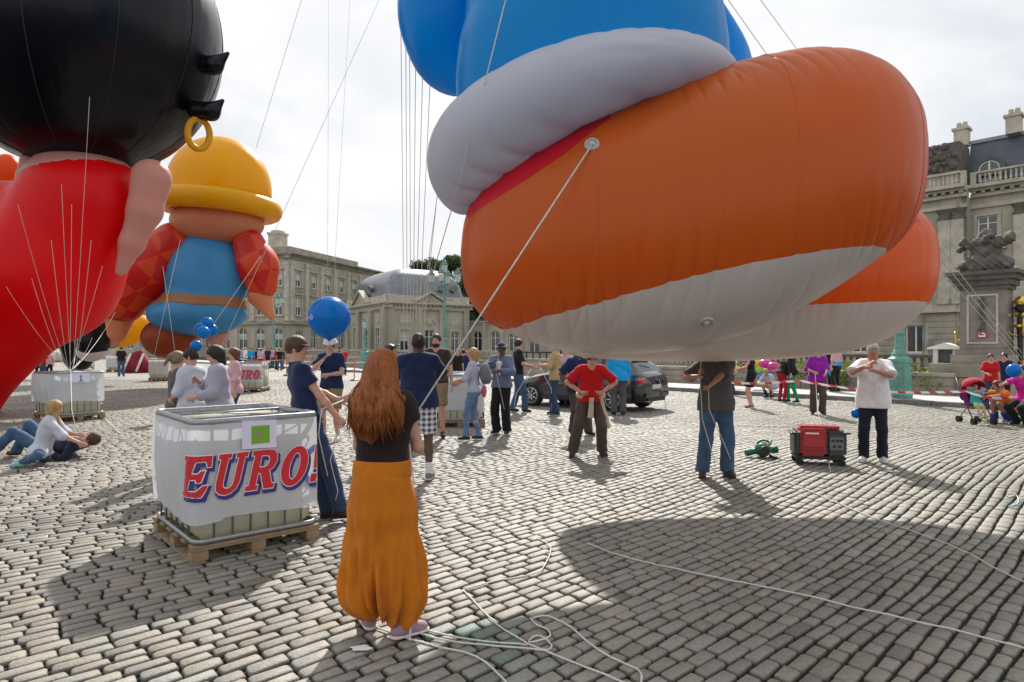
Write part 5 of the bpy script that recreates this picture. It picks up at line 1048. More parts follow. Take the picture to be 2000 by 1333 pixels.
# ------------------------------------------------------------------ barrier tape
TAPE = bpy.data.materials.new('red_white_tape'); TAPE.use_nodes = True; t = TAPE.node_tree; b = t.nodes['Principled BSDF']; b.inputs['Roughness'].default_value = .5
co = t.nodes.new('ShaderNodeTexCoord'); wv = t.nodes.new('ShaderNodeTexWave'); wv.wave_type = 'BANDS'; wv.bands_direction = 'DIAGONAL'; wv.inputs['Scale'].default_value = 2.2; rmp = t.nodes.new('ShaderNodeValToRGB'); rmp.color_ramp.interpolation = 'CONSTANT'; rmp.color_ramp.elements[0].color = (.62, .05, .05, 1); rmp.color_ramp.elements[1].position = .45; rmp.color_ramp.elements[1].color = (.8, .78, .76, 1)
t.links.new(co.outputs['Object'], wv.inputs[0]); t.links.new(wv.outputs[0], rmp.inputs[0]); t.links.new(rmp.outputs[0], b.inputs['Base Color'])
def tape(pts, label, w_=.05):
    o = None; P_ = [Vector(p) for p in pts]; g = MB(); vs = []; N = 60
    for i in range(N + 1):
        f_ = i / N * (len(P_) - 1); a = int(min(f_, len(P_) - 2)); q = P_[a].lerp(P_[a + 1], f_ - a); q.z -= .12 * math.sin(math.pi * (f_ - a)); tw_ = .5 * math.sin(i * .35)
        vs += [q + Vector((0, .02 * tw_, w_ / 2)), q - Vector((0, .02 * tw_, w_ / 2))]
    g.add(vs, [(2 * i, 2 * i + 1, 2 * i + 3, 2 * i + 2) for i in range(N)]); o = g.build('barrier_tape', TAPE); sm = o.modifiers.new('thickness', 'SOLIDIFY'); sm.thickness = .002; return tag(o, label, 'barrier tape', 'red and white barrier tape')
tape([at(1330, 733, 15), at(1560, 744, 14.6), at(1885, 765, 14.2), at(2010, 770, 14.0)], 'red and white tape running behind the white-shirted man towards the pushchair')
tape([at(455, 699, 44), at(560, 703, 38), at(760, 706, 30)], 'red and white tape far away, behind the man in the bucket hat')
for px, Y, lb in ((560, 38, 'left thin barrier post of the far tape, by the man in navy'), (692, 32.3, 'right thin barrier post of the far tape, left of the red hair')):
    c = at(px, 0, Y); o = empty('barrier_post', (c.x, c.y, 0), label=lb, cat='post'); MB().tube([(0, 0, 0), (0, 0, 1.15)], .03, 8).build('pole', M('post_orange', (.5, .2, .12), .6), o); MB().lathe([(.2, 0), (.2, .05), (.05, .1)], 12).build('foot', BLACK, o)
# ------------------------------------------------------------------ people
def ik(r, t, l1, l2, pole):
    r = np.array(r, float); t = np.array(t, float); v = t - r; d = np.linalg.norm(v); u = v / max(d, 1e-6); d = min(d, (l1 + l2) * .998)
    a = (l1 * l1 - l2 * l2 + d * d) / (2 * d); h = math.sqrt(max(l1 * l1 - a * a, 0)); p = np.array(pole, float); p = p - u * (p @ u); p = unit(p)
    return r + u * a + p * h, r + u * d
def rotm(yaw, pitch, roll=0):
    return np.array((Matrix.Rotation(yaw, 3, 'Z') @ Matrix.Rotation(pitch, 3, 'X') @ Matrix.Rotation(roll, 3, 'Y')))
def folds(A, seed):
    if A <= 0: return None
    a, b, c = [random.Random(seed + i).uniform(0, 6) for i in range(3)]
    return lambda X, Y, Z: A * (np.sin(17 * X + 21 * Z + 2.2 * np.sin(9 * Z + a) + a) * .5 + np.sin(-26 * X + 34 * Z + 3 * np.sin(7 * X + 5 * Y + b)) * .35 + np.sin(38 * Y + 15 * Z + c + 2 * np.sin(11 * Z)) * .35)
def person(label, loc, yaw, H=1.75, res=.016, skin=SKIN, shirt=None, legs=None, shoe=None, hair=None, face=True, w=1.0, fem=False, group=None,
           lean=0, side=0, twist=0, hy=0, hp=0, hr=0, hR=None, hL=None, pR=None, pL=None, dR=None, dL=None, nR=None, nL=None, fR=None, fL=None, kR=None, kL=None,
           pz=None, pxy=(0, 0), curl=.5, ank=.085, toes=None, seed=1, extra=None):
    s = H / 1.75; root = empty('person', loc, R(yaw), label=label, cat='person', group=group)
    fR = fR or (.11, 0, 0); fL = fL or (-.11, 0, 0)
    P = np.array([pxy[0], pxy[1], .965 if pz is None else pz])
    T = np.array(Matrix.Rotation(R(side), 3, 'Y') @ Matrix.Rotation(R(-lean), 3, 'X') @ Vector((0, 0, 1)))
    FW = np.array(Matrix.Rotation(R(side), 3, 'Y') @ Matrix.Rotation(R(-lean), 3, 'X') @ Vector((0, 1, 0)))
    tw = R(twist); RX = unit(np.cross(FW, T)); SX = RX * math.cos(tw) + FW * math.sin(tw); SF = np.cross(T, SX)
    neck = P + T * .515; sw = (.155 if fem else .175) * (.6 + .4 * w)
    sh = {1: neck - T * .055 + SX * sw, -1: neck - T * .055 - SX * sw}
    hip = {1: P + RX * .085 - T * .03, -1: P - RX * .085 - T * .03}
    J = dict(neck=neck, P=P)
    el, wr, kn, an, hd, hn = {}, {}, {}, {}, {}, {}
    for sg, ht, hint, hdir, hnor in ((1, hR, pR, dR, nR), (-1, hL, pL, dL, nL)):
        ht = np.array(ht if ht is not None else sh[sg] + np.array([sg * .07, .03, -.53]))
        el[sg], wr[sg] = ik(sh[sg], ht, .285, .25, hint if hint is not None else SX * sg * .7 - SF * .8 - T * .3)
        fdir = unit(wr[sg] - el[sg]); hd[sg] = unit(hdir) if hdir is not None else fdir
        n_ = np.array(hnor if hnor is not None else -SX * sg, float); n_ = n_ - hd[sg] * (n_ @ hd[sg]); hn[sg] = unit(n_)
    for sg, ft, hint in ((1, fR, kR), (-1, fL, kL)):
        kn[sg], an[sg] = ik(hip[sg], np.array(ft) + np.array([0, 0, ank]), .445, .425, hint if hint is not None else (sg * .15, 1, 0))
    Hc = neck + T * .085 + unit(T + np.array([0, 0, 1.0])) * .072 + FW * .012
    Rh = rotm(R(hy), R(hp), R(hr)); hF, hU, hX = Rh[:, 1], Rh[:, 2], Rh[:, 0]
    J.update(Hc=Hc, hR=wr[1] + hd[1] * .07, hL=wr[-1] + hd[-1] * .07)
    fl = (FW, .86)
    def torso(f, e, lo=0, hips=True):
        for sg in (1, -1):
            hw_ = .098 + (.012 if fem else 0)
            if hips: f.cap(P + RX * sg * .055 * w - T * .03, P + RX * sg * .05 * w + T * .06, (hw_ + e) * w, (.093 * w + e), k=.06, flat=fl)
            f.cap(P + RX * sg * .05 * w + T * .04, P + RX * sg * .045 * w + T * .16, .094 * w + e, (.083 if fem else .094) * w + e, k=.06, flat=fl)
            f.cap(P + RX * sg * .045 * w + T * .16, neck - T * .17 + SX * sg * .07, (.083 if fem else .094) * w + e, .1 + e, k=.06, flat=(SF, .86))
            f.cap(neck - T * .17 + SX * sg * .07, neck - T * .06 + SX * sg * .085, .1 + e, .062 + e, k=.06, flat=(SF, .84))
            f.cap(neck - T * .035 + SX * sg * .03, sh[sg] - SX * sg * .015, .052 + e, .054 + e, k=.05)
            if fem: f.ell(neck - T * .21 + SX * sg * .075 + SF * .07, (.06 + e * .5,) * 3, k=.05)
            f.ell(P + RX * sg * .055 - FW * .055 - T * .03, (.08 + e,) * 3, k=.05)
        if w > 1.08: f.ell(P + T * .15 + FW * .05 * w, (.15 * w, .1 * w, .15), k=.08)
    # --- body: one continuous skin surface
    f = Field(res); torso(f, 0)
    f.cap(neck - T * .04, Hc - hU * .03, .066, .060, k=.04)
    f.ell(Hc + hU * .015 - hF * .008, (.074, .094, .098), k=.03, rot=Rh); f.ell(Hc - hU * .058 + hF * .022, (.052, .058, .058), k=.035, rot=Rh)
    f.cap(Hc + hF * .088 + hU * .005, Hc + hF * .104 - hU * .03, .008, .014, k=.014); f.ell(Hc - hU * .098 + hF * .052, (.02, .018, .016), k=.02, rot=Rh)
    for sg in (1, -1):
        f.ell(Hc + hX * sg * .076 - hF * .01 - hU * .012, (.010, .018, .029), k=.008, rot=Rh)
        f.ell(Hc + hX * sg * .03 + hF * .077 + hU * .028, (.024, .012, .010), k=.012, rot=Rh)
        f.cap(sh[sg], el[sg], .049 * (.8 if fem else 1), .036 * (.88 if fem else 1), k=.03); f.cap(el[sg], el[sg] * .65 + wr[sg] * .35, .037, .038 * (.9 if fem else 1), k=.02); f.cap(el[sg] * .65 + wr[sg] * .35, wr[sg], .038 * (.9 if fem else 1), .025, k=.02)
        D_, N_ = hd[sg], hn[sg]; Sd = np.cross(D_, N_) ; pb = wr[sg]
        f.cap(pb + D_ * .015, pb + D_ * .07, .030, .038, k=.02, flat=(N_, .42))
        fr = max(.0088, res * .62)
        for i, (o, l) in enumerate(((-.030, .068), (-.010, .078), (.010, .073), (.029, .056))):
            b0 = pb + D_ * .085 + Sd * o; c1, c2 = curl * 1.0, curl * 2.1
            m1 = b0 + (D_ * math.cos(c1) + N_ * math.sin(c1)) * l * .5 + Sd * o * .15; m2 = m1 + (D_ * math.cos(c2) + N_ * math.sin(c2)) * l * .5
            f.cap(pb + D_ * .06 + Sd * o * .9, b0, fr * 1.1, fr, k=.008); f.cap(b0, m1, fr, fr * .94, k=.003); f.cap(m1, m2, fr * .94, fr * .8, k=.003)
        tb = pb + D_ * .02 - Sd * .026 * sg * (1 if np.dot(np.cross(D_, N_), SF) * sg > -9 else 1)
        t1 = tb + (-Sd * .7 * sg + D_ * .7 + N_ * .25) * .045; t2 = t1 + (D_ * .9 + N_ * (.2 + curl * .6) - Sd * sg * .2) * .032
        f.cap(tb, t1, fr * 1.45, fr * 1.15, k=.012); f.cap(t1, t2, fr * 1.15, fr * .95, k=.003)
        f.cap(hip[sg], kn[sg], .082 * w, .053, k=.04); f.cap(kn[sg], kn[sg] * .6 + an[sg] * .4, .052, .052, k=.02); f.cap(kn[sg] * .6 + an[sg] * .4, an[sg], .052, .034, k=.02)
        ud = unit(kn[sg] - an[sg]); bk = ud - 0; td = unit((toes or {}).get(sg, (sg * .25, 1, 0)) if not callable(toes) else toes(sg)); J['td%d' % sg] = td
        f.cap(an[sg] - ud * .03 * 0 - td * .02 - np.array([0, 0, .035]), an[sg] + td * .14 - np.array([0, 0, .05]), .03, .022, k=.02)
    me = f.mesh('body')
    def put(name, me, mat, parent=root, **k):
        me.transform(Matrix.Scale(s, 4)); return link(name, me, mat, parent, **k)
    body = put('body', me, skin)
    A = .0065 if res < .02 else .0
    # --- legs' clothing
    if legs:
        kd, mt, ln = legs[0], legs[1], legs[2] if len(legs) > 2 else 1.0
        f = Field(res); e = .012; 
        if kd in ('trousers', 'loose', 'slim', 'shorts'):
            lo = {'loose': .028, 'slim': .004, 'trousers': .016, 'shorts': .026}[kd]; torso(f, .007)
            for sg in (1, -1):
                f.cap(hip[sg], kn[sg], .088 * w + lo * .6, .058 + lo, k=.05)if kd != 'shorts' else f.cap(hip[sg], hip[sg] + (kn[sg] - hip[sg]) * ln, .09 * w + lo * .6, .072 * w + lo, k=.05, cut=True)
                if kd != 'shorts':
                    ex = an[sg] + (an[sg] - kn[sg]) * (.05 if ln >= 1 else 0); tp = kn[sg] + (ex - kn[sg]) * ln
                    f.cap(kn[sg], tp, .058 + lo, (.046 if kd == 'slim' else .058) + lo * 1.1, k=.03, cut=True)
            f.plane(P + T * .10, T)
        elif kd == 'skirt':
            torso(f, .014); kc = (kn[1] + kn[-1]) / 2; b = P + (kc - P) * ln
            f.cap(P, b, .15 * w, .19 * w, k=.05, flat=(FW, .75), cut=True); f.plane(P + T * .12, T)
        put('shorts' if kd == 'shorts' else 'skirt' if kd == 'skirt' else 'trousers', f.mesh('trousers', folds(A, seed)), mt)
    # --- shirt
    if shirt:
        mt = shirt[0]; sl = shirt[1]; hem = shirt[2] if len(shirt) > 2 else -.05; e = shirt[3] if len(shirt) > 3 else .016; col = shirt[4] if len(shirt) > 4 else True
        f = Field(res); torso(f, e)
        for sg in (1, -1): f.cap(hip[sg], hip[sg] + (kn[sg] - hip[sg]) * .3, .092 * w + e, .085 * w + e, k=.05)
        if hem < -.08:
            for sg in (1, -1): f.cap(P + RX * sg * .05, P + RX * sg * .055 + T * (hem - .05), .115 * w + e, .12 * w + e, k=.06, flat=fl)
        for sg in (1, -1):
            if sl > 0:
                t_ = min(sl * 2, 1); b = sh[sg] + (el[sg] - sh[sg]) * t_; f.cap(sh[sg] - SX * sg * .02, b, .058 + e * .8, .048 + e * (1.3 if sl < .5 else .7), k=.03, cut=sl < .5)
                if sl >= .5:
                    b2 = el[sg] + (wr[sg] - el[sg]) * (sl - .5) * 2; f.cap(el[sg], b2, .042 + e * .8, .036 + e * .6, k=.03, cut=True)
        if col:
            f.cap(neck - T * .05, neck + T * .035, .082, .076, k=.012, cut=True)
        f.cap(neck - T * .0 + SF * .012, neck + T * .12 + SF * .01, .066 if col else .078, .08, k=.004, op='s'); 
        f.plane(P + T * hem, -T)
        put('shirt', f.mesh('shirt', folds(A, seed + 3)), mt)
    # --- shoes
    if shoe:
        for sg in (1, -1):
            td = J['td%d' % sg]; a0 = an[sg]; f = Field(res * .8); zf = a0[2] - ank
            up = np.array([0, 0, 1.0]); side_ = np.cross(td, up)
            f.cap(a0 - td * .035 - up * .045, a0 + td * .13 - up * .052, .040, .042, k=.02, flat=(up, .8)); f.cap(a0 - up * .03, a0 + up * .0, .042, .044, k=.03, cut=True)
            f.cap(a0 + td * .02 - up * .015, a0 + td * .10 - up * .045, .034, .03, k=.03); f.plane(a0 - up * (ank - .0), -up)
            o = put('shoe', f.mesh('shoe'), shoe if not isinstance(shoe, tuple) else shoe[0])
            if isinstance(shoe, tuple):
                f = Field(res * .8); f.cap(a0 - td * .038 - up * .07, a0 + td * .135 - up * .07, .043, .045, k=.01, flat=(up, .5)); f.plane(a0 - up * (ank - .0), -up); f.plane(a0 - up * .062, up)
                me = f.mesh('sole'); me.transform(Matrix.Scale(s, 4)); link('sole', me, shoe[1], o)
    # --- hair and headgear
    if hair:
        st, hm = hair[0], hair[1]
        if st != 'bald':
            f = Field(res * .75); e = {'short': .012, 'crop': .006}.get(st, .016); hc = Hc + hU * .015 - hF * .008
            f.ell(hc + hU * .004, (.074 + e, .094 + e, .098 + e), k=.02, rot=Rh)
            if st in ('long', 'bob', 'pony', 'bun'):
                for sg in (1, -1): f.cap(hc + hX * sg * .062 - hF * .02, hc + hX * sg * .066 - hF * .025 - hU * (.10 if st in ('bob', 'long') else .04), .028, .026, k=.03)
            if st == 'bob': f.cap(hc - hF * .05, hc - hF * .06 - hU * .11, .075, .065, k=.04, flat=(hF, .7))
            if st == 'long':
                f.cap(hc - hF * .05, neck - T * .02 - SF * .08, .078, .085, k=.05, flat=(hF, .6)); f.cap(neck - T * .02 - SF * .08, neck - T * .24 - SF * .10, .09, .055, k=.05, flat=(SF, .45))
            if st == 'pony': f.cap(hc - hF * .1 + hU * .02, hc - hF * .15 - hU * .12, .032, .018, k=.03)
            if st == 'bun': f.ell(hc - hF * .10 + hU * .06, (.045, .045, .04), k=.015)
            f.ell(Hc + hF * .078 - hU * .045, (.064, .07, .088), k=.015, rot=Rh, op='s')
            if st in ('short', 'crop', 'grey'): f.plane(Hc - hU * .055, -hU)
            nz = folds(.003 if res < .02 else 0, seed + 9)
            put('hair', f.mesh('hair', nz), hm)
    if hair and len(hair) > 2:
        kd, hm = hair[2], hair[3]; f = Field(res * .7); hc = Hc + hU * .02 - hF * .005
        f.ell(hc, (.092, .112, .112), k=.01, rot=Rh); f.plane(hc + hU * .028, -hU); 
        if kd == 'bucket': f.cap(hc + hU * .03, hc - hU * .012 + hU * .03, .115, .145, k=.015, cut=True)
        elif kd == 'cap': f.ell(hc + hF * .12 + hU * .035, (.07, .075, .012), k=.012, rot=Rh)
        elif kd == 'brim': f.ell(hc + hU * .035, (.15, .16, .012), k=.012, rot=Rh)
        f.post[-1] = (hc + hU * (.028 if kd != 'bucket' else -.01), -hU)
        put('hat', f.mesh('hat'), hm)
    if face and res < .03:
        g = MB(); g2 = MB(); g3 = MB()
        for sg in (1, -1):
            c = Hc + hX * sg * .031 + hF * .0835 + hU * .006; g.ball(c, (.0125, .0075, .0065)); g2.ball(c + hF * .0055, (.0058,) * 3)
            g2.tube([Hc + hX * sg * .016 + hF * .093 + hU * .026, Hc + hX * sg * .034 + hF * .091 + hU * .031, Hc + hX * sg * .05 + hF * .08 + hU * .025], .0042, 6)
        g3.tube([Hc + hX * -.022 + hF * .077 - hU * .06, Hc + hF * .088 - hU * .058, Hc + hX * .022 + hF * .077 - hU * .06], [.003, .0062, .003], 6)
        put('eyes', g.mesh('eyes', True), M('eye_white', (.6, .58, .55), .4)); put('brows', g2.mesh('brows', True), hair[1] if hair and hair[0] != 'bald' and hair[0] != 'grey' else M('brow_dark', (.04, .025, .02), .8))
        put('mouth', g3.mesh('mouth', True), M('lips', (.30, .10, .08), .5))
    J = {k: root.matrix_basis @ Vector(np.array(v) * s) if not k.startswith('td') else v for k, v in J.items()}
    bpy.context.view_layer.update()
    Mx = Matrix.Translation(Vector(loc)) @ Matrix.Rotation(R(yaw), 4, 'Z')
    J2 = dict(root=root, s=s, M=Mx)
    for k, v in dict(neck=neck, P=P, Hc=Hc, hR=wr[1] + hd[1] * .07, hL=wr[-1] + hd[-1] * .07).items(): J2[k] = Mx @ Vector(v * s)
    J2['loc'] = dict(P=P, T=T, FW=FW, RX=RX, SX=SX, SF=SF, neck=neck, Hc=Hc, sh=sh, el=el, wr=wr, kn=kn, an=an, hip=hip, hU=hU, hF=hF, hX=hX, hc=Hc)
    J2['put'] = put
    return J2
# ------------------------------------------------------------------ the cast
def C(n, c, **k): return cloth('cloth_' + n, c, **k)
NAVY = C('navy', (.012, .022, .075)); JEANS = C('jeans', (.055, .105, .19), var=.3); LJEANS = C('light_jeans', (.13, .22, .36), var=.2); DJEANS = C('dark_jeans', (.03, .055, .12)); KHAKI = C('khaki', (.25, .19, .10)); BLK = C('black', (.012, .012, .014)); BROWNC = C('dark_brown', (.045, .028, .022)); WHT = C('white', (.74, .73, .74)); PALE = C('pale_blue', (.42, .45, .56)); LAV = C('lavender', (.36, .35, .44)); GREYC = C('grey', (.09, .082, .082)); REDC = C('red', (.50, .008, .012)); OLIVE = C('olive_brown', (.075, .055, .045)); SKYB = C('sky_blue', (.01, .32, .68)); PURP = C('purple', (.26, .012, .30)); MAG = C('magenta', (.60, .02, .28)); TANC = C('tan', (.42, .30, .15)); STEELB = C('steel_blue', (.13, .17, .27)); CREAM = C('cream', (.52, .44, .34)); MUST = C('mustard', (.56, .165, .006), var=.14); DKB = C('brown_black', (.022, .014, .012)); GRNC = C('green', (.01, .28, .09)); CRMC = C('crimson', (.38, .01, .03)); ORNG = C('orange', (.7, .22, .02)); BLUC = C('blue', (.02, .05, .30)); TEAL = C('teal', (.05, .40, .42)); PINKC = C('pink', (.6, .35, .42)); GREY2 = C('mid_grey', (.16, .16, .17))
def hairm(n, c): return M('hair_' + n, c, .5, .45, 22, .8, 60, stretch=(3, 3, .25), spec=.4)
HBR = hairm('brown', (.075, .036, .018)); HDK = hairm('dark', (.022, .014, .011)); HBL = hairm('blonde', (.42, .27, .11)); HGY = hairm('grey', (.50, .48, .45)); HRED = hairm('red', (.30, .085, .015)); HAUB = hairm('auburn', (.14, .05, .022))
SHB = M('shoe_black', (.015, .014, .014), .6); SHW = M('shoe_white', (.62, .60, .58), .6); SHBR = M('shoe_brown', (.05, .03, .022), .7); SHG = M('shoe_grey', (.16, .16, .17), .7); SHPINK = M('shoe_mauve', (.30, .19, .24), .7); SOLEW = M('sole_white', (.62, .6, .57), .6)
PL = bpy.data.materials.new('plaid_cloth'); PL.use_nodes = True; t = PL.node_tree; b = t.nodes['Principled BSDF']; b.inputs['Roughness'].default_value = .85; co = t.nodes.new('ShaderNodeTexCoord'); cur = None
for dr in ('X', 'Z'):
    wv = t.nodes.new('ShaderNodeTexWave'); wv.bands_direction = dr; wv.inputs['Scale'].default_value = 4.5; wv.inputs['Distortion'].default_value = .6; t.links.new(co.outputs['Object'], wv.inputs[0]); rp_ = t.nodes.new('ShaderNodeValToRGB'); rp_.color_ramp.elements[0].position = .35; rp_.color_ramp.elements[1].position = .6; rp_.color_ramp.elements[0].color = (.02, .035, .12, 1); rp_.color_ramp.elements[1].color = (.75, .76, .8, 1); t.links.new(wv.outputs[0], rp_.inputs[0])
    if cur is None: cur = rp_.outputs[0]
    else: m_ = t.nodes.new('ShaderNodeMix'); m_.data_type = 'RGBA'; m_.inputs[0].default_value = .5; t.links.new(cur, m_.inputs[6]); t.links.new(rp_.outputs[0], m_.inputs[7]); t.links.new(m_.outputs[2], b.inputs['Base Color'])
def fp(px, py, dz=0.0): p = gp(px, py); p.z = .012 + dz; return p
def add(J, name, f, mat, disp=None, **k): return J['put'](name, f.mesh(name, disp), mat, **k)
# 1 red-haired woman holding the rope, seen from behind
p = fp(747, 1243); RH = person('red-haired woman seen from behind in mustard harem trousers, holding the long rope', p, -6, 1.665, .0095, shirt=(DKB, .20, .085, .012, False), legs=None, shoe=(SHPINK, SOLEW), hair=('bob', HRED), face=False, fem=True, w=1.0, hR=(.10, .27, 1.22), hL=(-.06, .29, 1.14), pR=(.45, -.5, -.8), pL=(-.4, -.5, -.8), fR=(.13, -.02, 0), fL=(-.12, .10, 0), toes={1: (.75, .65, 0), -1: (-.5, .8, 0)}, curl=.9, hp=3, hy=-6, seed=4)
f = Field(.0105)
f.cap((0, -.005, 1.03), (0, 0, .78), .158, .197, k=.06, flat=((0, 1, 0), .78)); f.cap((0, 0, .78), (0, .01, .36), .197, .222, k=.08, flat=((0, 1, 0), .68))
for sg in (1, -1):
    f.ell((sg * .055, -.05, .95), (.10, .085, .12), k=.07); f.cap((sg * .10, 0, .52), (sg * .122, .02, .25), .11, .128, k=.10, flat=((0, 1, 0), .95)); f.cap((sg * .122, .02, .25), (sg * .115, .03 + (.06 if sg < 0 else -.02), .145 if sg > 0 else .18), .128, .10, k=.06)
f.plane((0, 0, 1.07), (0, 0, 1))
def hd_(X, Y, Z):
    out = 0
    ang = np.arctan2(Y * 1.3, X) * 1.3; a = .018 * np.clip((1.02 - Z) * 1.3, 0, 1) * np.clip(.4 + (1 - Z), 0, 1)
    return 1.25 * a * (np.sin(9 * ang + 2.5 * Z + 3 * np.sin(2.3 * Z + X * 6)) * .8 + np.sin(15 * ang - 4 * Z + 1 + 2 * np.sin(5 * Z)) * .45 + .35 * np.sin(23 * ang + 5 * Z) * np.sin(7 * Z + 2) + .4 * np.sin(5 * ang + 7 * Z)) + .05 * np.exp(-((X + .01) / .014) ** 2) * np.clip((.50 - Z) * 4, 0, 1)
add(RH, 'harem_trousers', f, MUST, hd_); f = Field(.009); f.cap((-.05, 0, 1.1), (.05, 0, 1.1), .115, k=.05); f.cap((-.055, -.01, 1.0), (.055, -.01, 1.0), .128, k=.05); f.plane((0, 0, 1.08), (0, 0, 1)); f.plane((0, 0, .985), (0, 0, -1)); add(RH, 'waistband', f, MUST)
l = RH['loc']; hc = l['Hc']; f = Field(.009)
f.ell(hc + np.array([0, -.02, .02]), (.089, .108, .108), k=.03)
for sg in (1, -1):
    f.cap(hc + np.array([sg * .036, -.05, -.02]), np.array([sg * .082, -.10, 1.43]), .058, .080, k=.05); f.cap(np.array([sg * .085, -.10, 1.44]), np.array([sg * .115, -.11, 1.33]), .072, .042, k=.05)
f.cap(hc + np.array([0, -.06, -.04]), np.array([0, -.13, 1.38]), .09, .095, k=.06, flat=((0, 1, 0), .7)); f.cap(np.array([0, -.13, 1.38]), np.array([-.04, -.135, 1.25]), .085, .045, k=.05, flat=((0, 1, 0), .6))
f.cap(np.array([-.1, -.12, 1.4]), np.array([-.09, -.125, 1.27]), .05, .02, k=.04)
f.ell(hc + np.array([0, .10, -.03]), (.06, .08, .10), k=.02, op='s')
hair_d = lambda X, Y, Z: .0055 * (np.sin(70 * X + 6 * np.sin(7 * Z + 12 * X)) + .7 * np.sin(115 * X - 9 * np.sin(6 * Z) + 2)) * np.clip((1.68 - Z) * 6, .25, 1) + .007 * np.sin(20 * Z + 14 * X) * np.clip((1.5 - Z) * 3, 0, 1)
add(RH, 'long_hair', f, HRED, hair_d)
g = MB(); rr_ = random.Random(3)
for i in range(520):
    x = rr_.uniform(-.15, .15); z = rr_.uniform(1.36, 1.60); zz = z - rr_.uniform(.10, .18) * (1.2 - abs(x) * 2.5); y = -.085 - .10 * (1 - (x / .2) ** 2); x2 = x * 1.18 + rr_.uniform(-.03, .03); w1 = rr_.uniform(-.015, .015)
    if z > 1.5: x *= .5; y = -.14 + .3 * abs(x)
    g.tube([(x, y, z), ((x + x2) / 2 + w1, y - .018, (z + zz) / 2), (x2, y + .0, zz)], [.0022, .0026, .0008], 4)
o = g.build('hair_strands', HRED, None, smooth=True, kind='stuff'); o.data.transform(Matrix.Scale(RH['s'], 4)); o.parent = RH['root']
# 2 man leaning on the tank
p = fp(638, 1016); LM = person('man in a navy polo with sunglasses leaning on the nearest tank', p, -62, 1.80, .0115, shirt=(NAVY, .28, -.04, .018), legs=('trousers', DJEANS), shoe=(SHB, SHB), hair=('short', HBR), w=1.02, lean=-10, side=-4, pxy=(-.06, -.16), hL=(-.10, .14, 1.12), hR=(.15, .17, .83), pL=(-1, -.2, -.4), dL=(.25, .9, .15), fR=(.18, .10, 0), fL=(-.05, .02, 0), hy=-18, hp=-4, seed=8)
l = LM['loc']; f = Field(.008); hX, hF, hU, hc_ = l['hX'], l['hF'], l['hU'], l['Hc']; g = MB(); g.tube([hc_ + hX * .085 + hF * .02 + hU * .035, hc_ + hX * .06 + hF * .09 + hU * .03, hc_ + hF * .112 + hU * .028, hc_ - hX * .06 + hF * .09 + hU * .03], .009, 6); LM['put']('sunglasses', g.mesh('sunglasses', True), BLACK)
g = MB(); ws = l['wr'][-1]; g.tube([ws + np.array([.03 * math.cos(a), .0, .03 * math.sin(a)]) for a in np.linspace(0, 6.283, 17)[:-1]], .006, 6, closed=True); LM['put']('bracelet', g.mesh('bracelet', True), STEEL)
g = MB(); nk = l['neck']; ff = l['SF']; g.tube([nk + ff * .09 + l['SX'] * .05, nk + ff * .135 - l['T'] * .2 + l['SX'] * .02, nk + ff * .15 - l['T'] * .38], .004, 6); LM['put']('lanyard', g.mesh('lanyard', True), M('lanyard_blue', (.15, .18, .5), .6))
# 3 man in bucket hat
p = fp(648, 862); CM = person('man in a white bucket hat and khaki shorts holding the blue balloon', p, 170, 1.84, .015, shirt=(NAVY, .34, -.08, .022), legs=('shorts', KHAKI, .88), shoe=(SHW, SHW), hair=('short', HBR, 'bucket', WHT), w=1.04, hR=(.04, .22, 1.40), hL=(-.07, .27, 1.14), hp=-14, hy=8, side=2, pR=(.7, .2, -.8), fR=(.13, .02, 0), fL=(-.11, 0, 0), seed=12)
# 4 broad man in plaid shorts from behind
p = fp(817, 938); PM = person('broad man from behind in navy shirt and blue plaid shorts', p, 8, 1.86, .013, skin=DARKSKIN, shirt=(NAVY, .40, -.10, .03), legs=('shorts', PL, .86), shoe=(SHG, SOLEW), hair=('crop', HDK), face=False, w=1.2, hR=(.12, .30, 1.20), hL=(-.10, .32, 1.22), pR=(1, -.2, -.5), pL=(-1, -.2, -.5), fR=(.13, -.03, 0), fL=(-.13, .03, 0), hp=6, seed=15, curl=.9)
for sg in (1, -1): a = PM['loc']['an'][sg]; f = Field(.012); f.cap(a - np.array([0, 0, .03]), a + np.array([0, 0, .12]), .046, .05, k=.01, cut=True); add(PM, 'sock', f, WHT)
# 5 man in black cap looking up
p = fp(762, 893); BC = person('tanned man in a black cap looking up, half hidden behind the red-haired woman', p, -110, 1.72, .015, skin=TAN, shirt=(TANC, .3, -.05), legs=('trousers', OLIVE), shoe=SHB, hair=('short', HDK, 'cap', BLACK), hp=22, hy=10, hR=(.05, .30, 1.2), seed=18)
# 6 bearded man
p = fp(853, 855); BM_ = person('bearded man facing us in a dark brown polo and khaki shorts, with black trainers', p, 172, 1.93, .015, skin=SKIN, shirt=(BROWNC, .36, -.05, .02), legs=('shorts', KHAKI, .92), shoe=SHB, hair=('crop', HDK), w=1.04, hL=(-.27, -.02, .84), hR=(.25, -.05, .88), hy=-4, seed=21)
l = BM_['loc']; f = Field(.012); f.ell(l['Hc'] - l['hU'] * .07 + l['hF'] * .024, (.064, .070, .062), k=.01); f.plane(l['Hc'] - l['hU'] * .05, l['hU']); add(BM_, 'beard', f, HDK)
